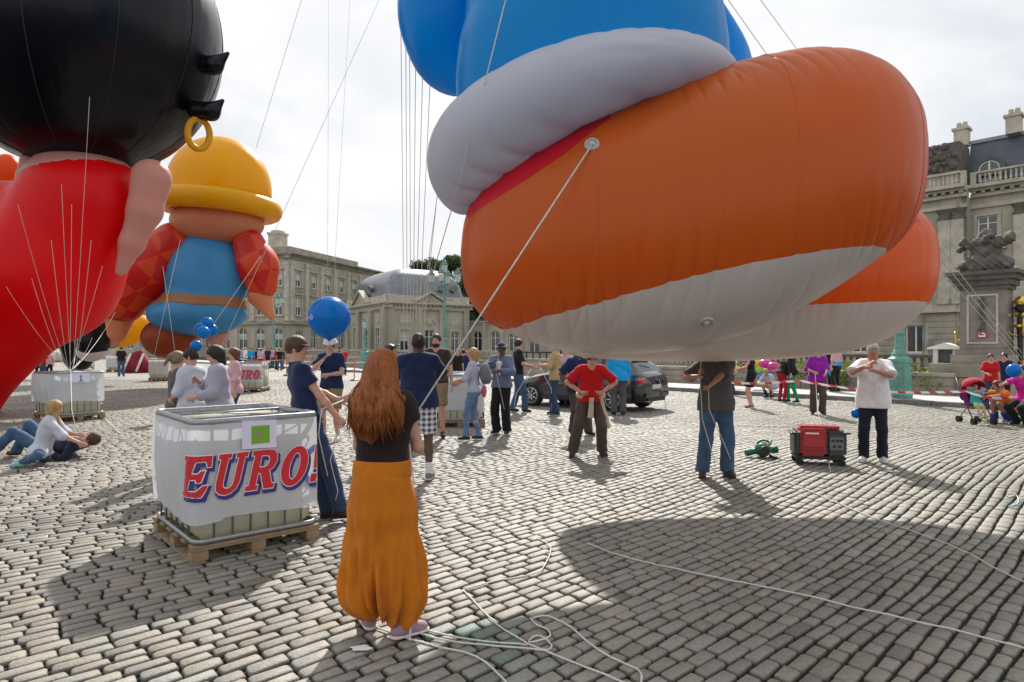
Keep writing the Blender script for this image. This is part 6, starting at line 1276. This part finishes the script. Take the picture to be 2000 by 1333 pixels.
# 7 blonde woman with backpack
p = fp(925, 861); BW = person('blonde woman with a grey backpack and light jeans facing left', p, 82, 1.66, .014, shirt=(PALE, .55, -.05, .02), legs=('slim', LJEANS), shoe=(SHB, SOLEW), hair=('bob', HBL), fem=True, hR=(.10, .32, 1.08), hL=(-.10, .34, 1.12), seed=24, fR=(.08, -.10, 0), fL=(-.08, .12, 0))
f = Field(.014); f.ell((0, -.22, 1.27), (.15, .10, .21), k=.04); f.ell((0, -.29, 1.2), (.11, .06, .13), k=.03); 
for sg in (1, -1): f.cap((sg * .1, -.12, 1.42), (sg * .11, .0, 1.47), .018, k=.01); f.cap((sg * .11, .0, 1.47), (sg * .11, .12, 1.3), .018, k=.01)
add(BW, 'backpack', f, GREY2); f = Field(.014); f.ell((.02, -.2, .93), (.08, .05, .12), k=.02); add(BW, 'pink_bag', f, C('pink_print', (.6, .12, .28), var=.4))
# 8 man in dark hat and sweatshirt
p = fp(980, 849); HM = person('dark-skinned man in a black hat, steel blue sweatshirt with white print and black trousers', p, 158, 1.76, .014, skin=DARKSKIN, shirt=(STEELB, .95, -.07, .03, False), legs=('loose', BLK), shoe=(SHB, SHW), hair=('crop', HDK, 'brim', C('hat_navy', (.02, .022, .05))), hR=(.10, .26, 1.38), hL=(-.08, .30, 1.22), hp=-10, pR=(1, 0, -.8), pL=(-1, 0, -.8), seed=27)
f = Field(.012); f.cap((.0, .135, 1.36), (-.02, .15, 1.15), .045, .02, k=.02); f.ell((.0, .13, 1.36), (.07, .025, .05), k=.02); add(HM, 'white_print', f, WHT)
# 9 man in black polo
p = fp(1012, 806); KM = person('tall man in black polo and jeans with a black shoulder bag', p, -80, 1.88, .016, shirt=(BLK, .4, -.05, .02), legs=('trousers', JEANS), shoe=SHBR, hair=('short', HDK), hR=(.14, .28, 1.12), hL=(-.05, .3, 1.1), seed=30, fR=(.10, .14, 0), fL=(-.10, -.12, 0))
f = Field(.02); f.ell((.1, -.22, 1.15), (.07, .09, .2), k=.04); f.cap((.15, -.1, 1.45), (.1, -.2, 1.2), .02, k=.02); add(KM, 'shoulder_bag', f, BLK)
# 10 tan jacket
p = fp(1085, 812); TJ = person('man in a tan shirt whose head is behind the orange balloon', p, 75, 1.80, .016, shirt=(TANC, .95, -.12, .03), legs=('trousers', DJEANS), shoe=(SHB, SHW), hair=('short', HGY), hR=(.12, .36, 1.18), hL=(-.12, .3, 1.2), fR=(.1, .08, 0), fL=(-.1, -.06, 0), seed=33)
# 11 navy man behind the red one
p = fp(1128, 852); NB = person('dark-skinned man in a navy T-shirt and brown trousers directly behind the man in red', p, -150, 1.72, .015, skin=DARKSKIN, shirt=(NAVY, .45, -.12, .03), legs=('loose', OLIVE), shoe=SHB, hair=('crop', HDK), hR=(.34, .05, .98), hL=(-.3, .1, 1.0), pR=(1, -.8, 0), w=1.1, fL=(-.22, .05, 0), fR=(.12, 0, 0), seed=36)
# 12 man in red, hands on hips
p = fp(1153, 890); RM = person('man in a red polo, hands on hips, cream jumper tied at waist', p, 180, 1.70, .0125, skin=SKIN, shirt=(REDC, .42, -.03, .026), legs=('loose', OLIVE), shoe=(SHBR, SHBR), hair=('short', HBR), w=1.1, lean=19, hp=-34, hR=(.19, .17, 1.03), hL=(-.19, .17, 1.03), pR=(1, -.25, .0), pL=(-1, -.25, .0), dR=(-.8, .5, -.2), dL=(.8, .5, -.2), fR=(.29, .08, 0), fL=(-.19, .0, 0), pz=.93, seed=39)
l = RM['loc']; f = Field(.012); f.cap(l['P'] - l['RX'] * .1 + l['T'] * .04, l['P'] + l['RX'] * .1 + l['T'] * .04, .135, k=.03, flat=(l['FW'], .95)); f.plane(l['P'] + l['T'] * .075, l['T']); f.plane(l['P'] + l['T'] * .01, -l['T']); add(RM, 'tied_jumper', f, CREAM)
f = Field(.012); a = l['P'] + l['T'] * .03 + l['FW'] * .16; f.ell(a, (.04, .03, .035), k=.02); f.cap(a, a + np.array([.02, .0, -.3]), .035, .05, k=.03, cut=True); f.cap(l['P'] + np.array([-.14, .07, .02]), np.array([-.27, .1, .45]), .04, .05, k=.03, cut=True); add(RM, 'jumper_sleeve', f, CREAM, folds(.006, 3))
# 13 man in bright blue jacket
p = fp(1208, 812); person('person in a bright blue jacket seen from behind beside the parked car', p, -8, 1.72, .017, shirt=(SKYB, .9, -.10, .045), legs=('loose', GREYC), shoe=SHB, hair=('short', HDK), face=False, w=1.12, seed=42)
# 14 grey shirt man near, head hidden by balloon
p = fp(1398, 932); GM = person('man in grey shirt and jeans, head hidden by the balloon sole', p, 176, 1.80, .012, skin=TAN, shirt=(GREYC, .45, -.13, .032, False), legs=('loose', JEANS), shoe=(SHBR, SHB), hair=('short', HBR), w=1.08, hR=(.28, .34, 1.28), hL=(.16, .36, 1.16), pL=(-1, .1, -.5), pR=(.9, -.3, -.6), fR=(.17, .02, 0), fL=(-.15, -.03, 0), dR=(.1, .7, .5), twist=10, seed=45)
# 15-20 the row by the pavement
p = fp(1467, 797); person('woman in a sleeveless black dress with bare legs near the kerb', p, 60, 1.68, .018, shirt=(BLK, .0, -.02, .012, False), legs=('skirt', BLK, .78), shoe=M('shoe_nude', (.3, .16, .12), .6), hair=('bun', HAUB), fem=True, hR=(.1, .3, 1.1), hL=(-.1, .32, 1.12), seed=48, face=False)
p = fp(1527, 786); person('woman in a dark top and crimson tights bending towards the one in green', p, -70, 1.62, .02, shirt=(DKB, .9, -.06, .02), legs=('slim', CRMC), shoe=SHB, hair=('bob', HAUB), fem=True, lean=24, hR=(.1, .42, 1.05), seed=51, face=False)
p = fp(1548, 787); person('woman in a black top and bright green tights beside the one in crimson', p, 80, 1.68, .02, shirt=(BLK, .9, -.1, .025), legs=('slim', GRNC), shoe=SHB, hair=('bob', HDK), fem=True, lean=10, hR=(.1, .36, 1.15), seed=54, face=False, fR=(.1, .1, 0), fL=(-.1, -.12, 0))
p = fp(1597, 810); PU = person('woman in a purple top and olive trousers holding a rope, beyond the barrier tape', p, 165, 1.70, .017, shirt=(PURP, .6, -.12, .03, False), legs=('loose', OLIVE), shoe=SHB, hair=('bob', HBR), fem=True, w=1.12, hR=(.15, .26, 1.1), hL=(-.12, .33, 1.05), seed=57)
p = onk(1634, 2.2, .13); person('woman in a pink top, sky blue jacket round her waist', p, 20, 1.70, .022, shirt=(PINKC, .5, -.02, .015), legs=('slim', BLK), shoe=SHB, hair=('bun', HBR), fem=True, seed=60, face=False); f = None
jk = person.__globals__['COL']; q = [o_ for o_ in bpy.data.objects if o_.name.startswith('person')][-1]
g = MB(); g.lathe([(.17, .88), (.19, .95), (.17, 1.04)], 16, sy=.8); g.tube([(-.12, .12, .95), (-.16, .15, .7), (-.15, .12, .55)], [.05, .06, .03], 8); g.build('tied_jacket', SKYB, q, smooth=True)
p = onk(1615, 2.5, .13); person('dark figure in a black waistcoat and pale sleeves behind the purple-shirted woman', p, -20, 1.75, .022, shirt=(BLK, .4, -.05, .02), legs=('trousers', BLK), shoe=SHB, hair=('short', HDK), seed=63, face=False)
p = fp(1503, 778); person('crouching person in pale grey, beside the bundle of coloured balloons', p, 120, 1.6, .022, shirt=(PALE, .8, -.06, .03), legs=('slim', DJEANS), shoe=SHB, hair=('bob', HBL), fem=True, pz=.42, lean=40, pxy=(0, -.2), hR=(.1, .4, .5), seed=66, face=False)
# 21 white-shirted man
p = fp(1705, 903); WM = person('grey-haired man in a loose white shirt, hands raised to his chin', p, 150, 1.74, .0125, skin=TAN, shirt=(WHT, .48, -.17, .030), legs=('trousers', C('ink', (.012, .014, .028))), shoe=(SHW, SOLEW), hair=('short', HGY), w=1.12, hR=(.05, .27, 1.44), hL=(.0, .30, 1.36), pR=(1, .1, -.6), pL=(-1, .1, -.5), dR=(-.6, .5, .4), dL=(.6, .5, .5), fR=(.12, .05, 0), fL=(-.12, -.04, 0), hy=10, hp=2, seed=69, curl=.9)
# 22 right-hand family
p = fp(1935, 800); person('girl in a red T-shirt with sunglasses on her head, behind the pushchair', p, 150, 1.50, .018, shirt=(REDC, .4, -.08, .02, False), legs=('trousers', DJEANS), shoe=SHB, hair=('short', HBR), fem=True, hR=(.12, .32, 1.12), seed=72)
p = fp(1962, 797); person('man in navy shirt and dark cap right of the girl in red', p, 120, 1.52, .02, shirt=(NAVY, .45, -.1, .02), legs=('trousers', BLK), shoe=SHB, hair=('short', HDK, 'cap', BLACK), seed=75, face=False)
p = fp(1962, 826); person('person in an orange top and blue trousers crouching by the pushchair', p, 85, 1.65, .016, skin=TAN, shirt=(ORNG, .3, -.05, .02, False), legs=('loose', BLUC), shoe=(SHPINK, SOLEW), hair=('bun', HAUB), fem=True, pz=.30, lean=32, pxy=(0, -.18), hR=(.12, .5, .62), hL=(-.1, .5, .6), fR=(.12, .15, 0), fL=(-.12, -.02, 0), seed=78)
p = fp(1996, 832); person('woman in a magenta top with orange-striped sleeve, cut by the right edge', p, 110, 1.62, .016, shirt=(MAG, .5, -.1, .03, False), legs=('loose', BLK), shoe=SHB, hair=('bob', HBR), fem=True, pz=.62, lean=10, pxy=(0, -.15), hR=(.15, .45, .95), seed=81)
p = fp(1908, 828); st = empty('pushchair', (p.x, p.y, 0), R(175), label='purple and red pushchair with black wheels near the right edge', cat='pushchair'); PUR = C('pushchair_purple', (.13, .01, .10)); 
f = Field(.014); f.cap((-.16, 0, .42), (.16, 0, .42), .07, k=.05, flat=((0, 0, 1), .5)); f.cap((-.15, -.1, .45), (-.15, -.25, .85), .05, k=.08); f.cap((.15, -.1, .45), (.15, -.25, .85), .05, k=.08); f.cap((-.12, -.22, .6), (.12, -.22, .6), .12, k=.05, flat=((0, 1, 0), .3)); link('seat', f.mesh('seat'), PUR, st)
f = Field(.014); f.ell((0, -.12, .82), (.22, .26, .2), k=.02); f.ell((0, -.06, .78), (.19, .26, .18), k=.01, op='s'); f.plane((0, 0, .80), (0, .0, -1)); link('hood', f.mesh('hood'), CRMC, st)
for sg in (1, -1):
    MB().tube([(sg * .2, -.42, 1.0), (sg * .2, -.2, .6), (sg * .2, .22, .1)], .013, 8).build('frame_tube', M('frame_purple', (.12, .02, .12), .3, metal=.4), st, smooth=True); MB().tube([(sg * .2, -.28, .1), (sg * .2, .02, .4)], .012, 8).build('leg', STEEL, st)
    for y in (.24, -.3):
        for d in (-.03, .03): MB().tube([(sg * .2 + d - .012, y, .075), (sg * .2 + d + .012, y, .075)], .072, 16).build('wheel', TYRE, st)
MB().tube([(-.2, -.42, 1.0), (.2, -.42, 1.0)], .015, 8).build('handle', BLACK, st); MB().box(-.13, .13, .12, .2, .15, .17).build('footrest', BLACK, st)
person('toddler in a turquoise top sitting in the pushchair with raised arm', (p.x, p.y, .06), 175, .86, .012, shirt=(TEAL, .3, -.1, .03, False), legs=('shorts', C('lime', (.4, .6, .2)), .8), shoe=C('sock_lime', (.4, .55, .15)), hair=('short', HBL), pz=.98 - .12, pxy=(0, -.1), hR=(-.08, .3, 1.42), hL=(-.2, .2, 1.05), fR=(.14, .45, .15), fL=(-.14, .42, .1), w=1.15, seed=84)
# 23 group behind the nearest tank
p = Vector(((345 - 1000) * 8.9 / F, 8.9, .012)); person('woman with tied fair hair in grey vest behind the nearest tank', p, -50, 1.62, .0135, shirt=(GREYC, .18, -.04, .014, False), legs=('trousers', BLK), shoe=SHB, hair=('pony', hairm('ash', (.20, .14, .09))), fem=True, hL=(-.17, .06, 1.02), pL=(-1, -.3, .1), hp=-10, seed=87, dL=(.6, .5, -.3))
p = Vector(((374 - 1000) * 8.6 / F, 8.6, .012)); GB = person('dark-haired woman in white scout shirt with blue scarf behind the tank', p, 75, 1.66, .0135, shirt=(C('scout_shirt', (.50, .52, .60)), .6, -.1, .028), legs=('trousers', JEANS), shoe=SHB, hair=('short', HDK), fem=True, hp=-16, hy=15, seed=90, hR=(.18, .1, .86), hL=(-.1, .25, 1.05))
l = GB['loc']; g = MB(); nk = l['neck']; g.tube([nk + l['SX'] * .09 - l['SF'] * .02, nk + l['SF'] * .10 - l['T'] * .04, nk + l['SF'] * .135 - l['T'] * .26], [.02, .022, .03], 8); GB['put']('scarf', g.mesh('scarf', True), C('scarf_teal', (.02, .13, .22)))
p = Vector(((430 - 1000) * 8.1 / F, 8.1, .012)); person('curly dark-haired woman in a lavender hooded top, right of the group behind the tank', p, 118, 1.70, .0125, shirt=(LAV, .9, -.12, .04), legs=('trousers', DJEANS), shoe=SHB, hair=('bob', HDK), fem=True, w=1.12, hp=-12, lean=4, seed=93, hR=(.12, .26, 1.30), hL=(-.1, .3, 1.1), face=True)
p = Vector(((458 - 1000) * 12.0 / F, 12.0, .012)); person('auburn-haired woman in a pale pink top just right of the curly-haired woman', p, 120, 1.66, .017, shirt=(PINKC, .5, -.1, .02), legs=('trousers', DJEANS), shoe=SHB, hair=('bob', HAUB), fem=True, seed=96)
# 24 seated girl and lying man
p = fp(98, 905); SG = person('blonde girl in a scout shirt sitting on the setts', p, -68, 1.64, .0125, shirt=(C('scout_shirt', (.5, .5, .6)), .62, -.07, .03), legs=('slim', JEANS), shoe=C('slipper_teal', (.25, .4, .4)), hair=('bob', HBL), fem=True, pz=.20, pxy=(0, -.12), lean=16, fR=(.22, -.30, -.02), fL=(-.10, -.34, -.02), kR=(.5, 1, .5), kL=(-.1, 1, .25), hR=(.10, .40, .30), hL=(-.12, .36, .40), toes={1: (0, -1, 0), -1: (0, -1, 0)}, hp=-12, seed=99)
l = SG['loc']; g = MB(); nk = l['neck']; g.tube([nk + l['SX'] * .085 - l['SF'] * .02, nk + l['SF'] * .10 - l['T'] * .05, nk + l['SF'] * .14 - l['T'] * .24], [.02, .022, .028], 8); SG['put']('scarf', g.mesh('scarf', True), C('scarf_teal', (.02, .13, .22)))
hc = l['hc']; g = MB(); g.tube([l['Hc'] + l['hX'] * .05 + l['hF'] * .03 - l['hU'] * .05, nk + l['SF'] * .13 + l['SX'] * .06 - l['T'] * .06, nk + l['SF'] * .17 + l['SX'] * .04 - l['T'] * .22], [.03, .032, .015], 8); SG['put']('hair_lock', g.mesh('hair_lock', True), HBL)
p = fp(108, 893); person('dark-haired man lying on his back with his knees raised, behind the blonde girl', p, 96, 1.78, .0135, shirt=(C('navy_dark', (.012, .015, .04)), .9, -.04, .02), legs=('trousers', JEANS), shoe=SHBR, hair=('short', HBR), pz=.13, lean=-84, pxy=(0, .12), fR=(.12, .62, 0), fL=(-.16, .80, 0), kR=(.1, .4, 1), kL=(-.1, .4, 1), hR=(.16, .02, .25), hL=(-.25, -.1, .1), hp=64, hy=0, seed=102, w=1.0)
# ------------------------------------------------------------------ background people
BGC = [(REDC, DJEANS), (PALE, JEANS), (NAVY, BLK), (WHT, DJEANS), (SKYB, JEANS), (BLK, JEANS), (PINKC, BLK), (GREYC, KHAKI), (LAV, DJEANS), (CRMC, BLK)]
CN = ['red', 'pale blue', 'navy', 'white', 'sky blue', 'black', 'pink', 'grey', 'lavender', 'crimson']
HN = [HBR, HDK, HBL, HAUB]; HNN = ['brown', 'dark', 'blonde', 'auburn']
def bg(px, Y, ci, hi_, H, yaw, where, **k):
    c = at(px, 0, Y); person(f'{HNN[hi_]}-haired person in {CN[ci]}, {where}', (c.x, c.y, k.pop('z', .0)), yaw, H, .035 if Y > 30 else .028, shirt=(BGC[ci][0], .4, -.06, .03), legs=('trousers', BGC[ci][1]), shoe=SHB, hair=('short', HN[hi_]), face=False, group='distant onlookers', seed=int(px), **k)
row = [(462, 52, 1, 1), (470, 50, 8, 0), (479, 49, 3, 2), (487, 51, 4, 1), (494, 50, 4, 0), (502, 48, 5, 1), (509, 47, 6, 0), (516, 50, 1, 2), (523, 49, 2, 0), (531, 51, 8, 1), (539, 48, 9, 2), (546, 46, 5, 0), (553, 49, 5, 3)]
ords = ['first', 'second', 'third', 'fourth', 'fifth', 'sixth', 'seventh', 'eighth', 'ninth', 'tenth', 'eleventh', 'twelfth', 'thirteenth']
for i, (px, Y, ci, hi_) in enumerate(row): bg(px, Y, ci, hi_, 1.55 + .012 * ((i * 37) % 13), (i * 67) % 360, f'{ords[i]} from left in far row at corner block')
bg(663, 39, 5, 1, 1.72, 100, 'left of the pair under the round blue balloon'); bg(671, 38.5, 0, 3, 1.62, 200, 'right of the pair under the round blue balloon')
bg(237, 37, 5, 0, 1.72, 40, 'standing alone before the dark red heap at left')
bg(76, 33, 2, 1, 1.6, 30, 'left of the trio beside the red balloon edge'); bg(86, 32.5, 0, 0, 1.6, 160, 'middle of the trio beside the red balloon edge'); bg(96, 34, 6, 2, 1.5, 220, 'right of the trio beside the red balloon edge')
bg(60, 45, 9, 1, 1.6, 90, 'far off just right of the red balloon')
bg(893, 24, 5, 3, 1.62, 200, 'beyond the tank between the bearded man and the blonde woman'); bg(905, 25, 2, 1, 1.6, 20, 'close beside the auburn one beyond the tank')
bg(1104, 19, 6, 2, 1.7, 150, 'far behind the man in the tan shirt'); bg(1430, 23, 3, 1, 1.65, 100, 'left of the black-dressed woman near the garden wall')
bg(1180, 24, 8, 0, 1.7, 170, 'behind the parked car, left of the blue jacket')
# coloured bundle of foil balloons and the folded red heap
p = onk(1455, 1.5, .13); fb = empty('balloon_bundle', p, label='bundle of bright pink, yellow, red and blue foil balloons by the garden wall', cat='balloons')
for i, (x, z, c_, nm) in enumerate(((-.75, .85, (.6, .03, .02), 'red'), (-.5, .72, (.75, .4, .02), 'yellow'), (.15, 1.05, (.6, .01, .25), 'pink'), (.5, .95, (.7, .45, .01), 'yellow'), (.8, .95, (.55, .01, .3), 'pink'), (1.1, .85, (.5, .01, .15), 'pink'), (.3, .6, (.01, .12, .45), 'blue'), (.8, .55, (.01, .18, .5), 'blue'), (-.9, .5, (.1, .25, .4), 'blue'), (.65, .75, (.3, .5, .02), 'lime'))):
    f = Field(.03); a = R(47.5); f.ell((x * math.cos(a), -x * math.sin(a), z), (.24, .2, .17), k=.02); f.cap((x * math.cos(a), -x * math.sin(a), z), ((x + .25) * math.cos(a), -(x + .25) * math.sin(a), z + .08), .1, .04, k=.05); link('foil_balloon', f.mesh('foil_balloon'), M('foil_%s_%d' % (nm, i), c_, .25, coat=.5), fb)
p = gp(262, 728); f = Field(.09); f.cap((-.6, 0, .1), (.3, 0, 1.2), .2, k=.6); f.cap((.3, 0, 1.2), (1.1, 0, .1), .2, k=.5); f.ell((.3, 0, .4), (1.1, .6, .6), k=.3)
hp_ = empty('folded_balloon', (p.x, p.y, 0), label='dark red half-inflated balloon with white stripes lying far left on the square', cat='balloon'); link('skin', f.mesh('skin', lambda X, Y, Z: .05 * np.sin(9 * X + 4 * Z)), C('dark_red', (.22, .015, .03)), hp_)
for x in (-.1, .75): MB().tube([(x - .25, -.6, .1), (x, -.62, .7), (x + .1, -.4, 1.25)], .07, 8).build('white_stripe', WHT, hp_)
# ------------------------------------------------------------------ ropes and strings
def rope(pts, r, label, sag=0.0, group=ROPE_G, mat=ROPE, n=14, name='tether_rope', cat='rope'):
    P_ = [Vector(p) for p in pts]; out = []
    for a, b in zip(P_, P_[1:]):
        for i in range(n if sag else 1):
            f_ = i / (n if sag else 1); q = a.lerp(b, f_); q.z -= sag * 4 * f_ * (1 - f_); out.append(q)
    out.append(P_[-1]); return tag(MB().tube(out, r, 6).build(name, mat, smooth=True), label, cat, group)
hand = RH['hR']; rope([ph_ + Vector((0, -.02, 0)), hand], .0062, 'thick white rope from the orange shoe to the red-haired woman', group=None)
rope([hand, hand + Vector((.03, .05, -.35)), hand + Vector((.05, -.05, -.9)), gp(800, 1262) + Vector((0, 0, .03))], .005, 'slack white rope tail hanging from the red-haired woman’s hand', group=None)
PH = (PM['hR'] + PM['hL']) / 2 + Vector((0, .0, .02)); LB = 'thin white rope from the man in plaid shorts to the blue leg'
for tx, ty, Y, dx in ((783, 60, 6.9, -.10), (792, -10, 6.9, -.05), (800, 90, 7.1, 0), (813, -20, 6.8, .03), (826, 120, 6.9, .06), (840, 160, 7.0, .1), (878, 205, 6.6, .12), (868, 250, 7.2, .16)):
    rope([at(tx, ty, Y), Vector((PH.x + dx - .05, PH.y - .42 + abs(dx), 2.0 + dx)), PH + Vector((dx * .4, 0, 0))], .0042, LB)
rope([at(990, -10, 4.7), at(905, 330, 5.0), at(850, 520, 6.2), BC['hR']], .004, 'white rope crossing the blue leg down to the black-capped man')
rope([at(745, -10, 9.5), at(560, 400, 9.0), at(395, 760, 8.3)], .0035, 'long slanting string from top centre down to the women behind the tank')
rope([at(592, -10, 16), at(500, 290, 20)], .006, 'thin slanting string rising above the yellow dome')
rope([at(642, -10, 14), at(640, 480, 14), at(641, 600, 14)], .004, 'faint vertical string above the round blue balloon'); rope([at(684, -10, 14.5), at(655, 500, 14.5), at(650, 640, 14.5)], .004, 'faint string leaning right above the round blue balloon')
rope([at(1478, -10, 7), at(1585, 135, 9.5)], .004, 'thin string right of the blue leg over the orange toe'); rope([at(1415, -10, 7), at(1500, 110, 7.5)], .004, 'thin string touching the right side of the blue leg')
for i, (a, b, lb) in enumerate((((1790, 425), (1996, 690), 'upper of three ropes running from the rear orange shoe to the right edge'), ((1782, 440), (1996, 700), 'middle of three ropes running from the rear orange shoe to the right edge'), ((1778, 460), (1998, 712), 'lowest of three ropes running from the rear orange shoe to the right edge'))):
    rope([at(*a, 6.95), at(*b, 11.5)], .0055, lb, group=None)
# strings of the party balloon and of the people
rope([pc + Vector((0, 0, -pr * 1.1)), CM['hR']], .004, 'short white string between round blue balloon and hat man’s hand', group=None); rope([CM['hR'], at(605, 742, 10.9), at(607, 780, 10.9)], .006, 'white ribbon from the hat man’s raised hand', group=None)
rope([LM['hR'], at(645, 900, 6.1), at(660, 960, 6.0), gp(648, 1012) + Vector((0, 0, .03))], .004, 'thin rope hanging from the leaning man’s right hand', group=None); rope([LM['hL'], at(628, 800, 6.1), at(622, 850, 6.1), at(640, 930, 6.1)], .006, 'white cord looped from the leaning man’s left hand', group=None)
rope([GM['hR'], at(1372, 820, 8.2), at(1395, 900, 8.2), gp(1400, 950) + Vector((0, 0, .02))], .005, 'left white rope hanging down the grey-shirted man', group=None); rope([GM['hL'], at(1385, 800, 8.1), at(1420, 880, 8.1), gp(1436, 925) + Vector((0, 0, .02))], .005, 'right white rope slanting across the grey-shirted man’s jeans', group=None)
rope([at(1380, 640, 5.0), GM['hR']], .004, 'short rope from the sole valve to the grey-shirted man’s hand', group=None)
rope([PU['hR'], at(1597, 800, 15.4), gp(1622, 925) + Vector((0, 0, .02))], .006, 'white rope from the purple-shirted woman down over the generator', group=None)
rope([WM['hR'], at(1712, 790, 9.4), at(1728, 840, 9.4), gp(1735, 900) + Vector((0, 0, .02))], .004, 'thin rope from the white-shirted man’s hand down his leg', group=None)
rope([at(1170, 480 + 150, 5.2), RM['hR']], .003, 'thin line from the balloon to the man in red') if False else None
rope([at(1288, 742, 16.2), gp(1300, 792) + Vector((0, 0, .02))], .009, 'pale rope leaning on the back of the parked car', group=None)
rope([at(975, 690, 12.0), HM['hL'], at(985, 800, 12)], .006, 'white cord hanging from the sweatshirt man’s hands', group=None); rope([KM['hR'], at(1008, 770, 16.4), at(1004, 800, 16.4)], .008, 'white cord hanging from the black polo man’s hands', group=None); rope([TJ['hR'], at(1077, 760, 15.8), gp(1078, 812)], .008, 'white cord hanging from the tan-shirted man’s hands', group=None)
# strings over the red balloon gathered on the tank
TK = at(138, 722, 14.2); LB2 = 'one of the thin strings gathered on the tank numbered 1 over the red balloon'
for a, Y in (((175, 190), 8.8), ((62, 545), 9.6), ((35, 400), 10.3), ((12, 560), 9.9), ((100, 470), 9.8), ((140, 400), 9.8), ((178, 470), 9.9), ((120, 360), 10.2), ((200, 520), 10.2), ((225, 610), 20), ((155, 640), 24), ((180, 660), 24)):
    rope([at(*a, Y), TK + Vector((RNG.uniform(-.1, .1), RNG.uniform(-.1, .1), 0))], .0034 if Y < 15 else .007, LB2, sag=.12)
rope([TK, at(140, 800, 13.6), gp(150, 850) + Vector((0, 0, .03)), gp(130, 838) + Vector((0, 0, .03))], .007, 'loose rope end hanging off the tank numbered 1 onto the setts', group=None)
for a, b, lb in (((318, 520), (342, 690), 'left'), ((352, 470), (300, 700), 'middle'), ((510, 500), (350, 730), 'right')): rope([at(a[0], a[1], 25), at(b[0], b[1], 24)], .010, f'{lb} string hanging in front of the tiered balloon')
c1_ = at(1157 if False else 175, 190, 8.78); 
# slack ropes on the setts
def ground_rope(pix, label, r=.0055):
    P_ = []
    raw = [gp(*q) for q in pix]
    for i in range(len(raw) - 1):
        m_ = max(2, int((raw[i + 1] - raw[i]).length / .06))
        for j in range(m_):
            f_ = j / m_; p0 = raw[max(i - 1, 0)]; p1, p2 = raw[i], raw[i + 1]; p3 = raw[min(i + 2, len(raw) - 1)]
            q = .5 * ((2 * p1) + (p2 - p0) * f_ + (2 * p0 - 5 * p1 + 4 * p2 - p3) * f_ ** 2 + (3 * p1 - p0 - 3 * p2 + p3) * f_ ** 3); q.z = .014 + .003 * math.sin(i * 2.1 + j); P_.append(q)
    P_.append(raw[-1] + Vector((0, 0, .014))); return tag(MB().tube(P_, r, 6).build('ground_rope', ROPE, smooth=True), label, 'rope', 'white ropes lying on the setts')
ground_rope([(904, 1157), (925, 1178), (970, 1223), (1030, 1262), (1060, 1275), (1120, 1298), (1204, 1333), (1240, 1350)], 'rope on the setts running from centre down to the bottom edge past the tangle')
ground_rope([(800, 1228), (850, 1241), (940, 1256), (1030, 1265)], 'upper of two ropes between the red-haired woman’s feet and the tangle'); ground_rope([(805, 1238), (870, 1256), (950, 1264), (1062, 1276)], 'lower of two ropes between the red-haired woman’s feet and the tangle')
ground_rope([(712, 1222), (760, 1240), (850, 1266), (910, 1280), (949, 1300), (985, 1333), (1000, 1350)], 'rope curving from behind the woman’s heel to the bottom edge')
ground_rope([(1036, 1212), (1048, 1226), (1069, 1233), (1075, 1247), (1057, 1256), (1033, 1259), (1040, 1250), (1057, 1248), (1078, 1265), (1069, 1275), (1062, 1274)], 'small tangled loop of rope on the setts')
ground_rope([(1036, 1214), (1060, 1208), (1081, 1211), (1114, 1229), (1147, 1259), (1195, 1289), (1246, 1313), (1253, 1333), (1250, 1345)], 'curved rope right of the tangle, ending at the bottom edge')
ground_rope([(1147, 1065), (1210, 1088), (1270, 1103), (1360, 1124), (1450, 1142), (1530, 1157), (1692, 1196), (1855, 1233), (2000, 1270), (2060, 1285)], 'long straight rope across the balloon shadow to the right edge')
ground_rope([(1050, 1055), (1072, 1068), (1075, 1082), (1063, 1109), (1045, 1124), (960, 1140), (904, 1157)], 'thin rope bending along the left edge of the balloon shadow', .005)
ground_rope([(1440, 935), (1480, 950), (1523, 942), (1595, 968), (1705, 1014), (1806, 1049), (1887, 1082), (1952, 1118), (2000, 1140), (2040, 1160)], 'rope running from the grey-shirted man’s feet to the right edge')
ground_rope([(270, 975), (300, 976), (312, 974)], 'short rope end beside the nearest tank', .006); ground_rope([(185, 800), (215, 830), (235, 850)], 'thin rope on the setts right of the tank numbered 1', .006); ground_rope([(150, 850), (130, 848), (120, 838), (160, 845)], 'loose rope loop at the foot of the tank numbered 1', .008)
ground_rope([(1968, 975), (1985, 970), (1988, 985), (1970, 992)], 'small pale loop of cord near the right edge', .005)
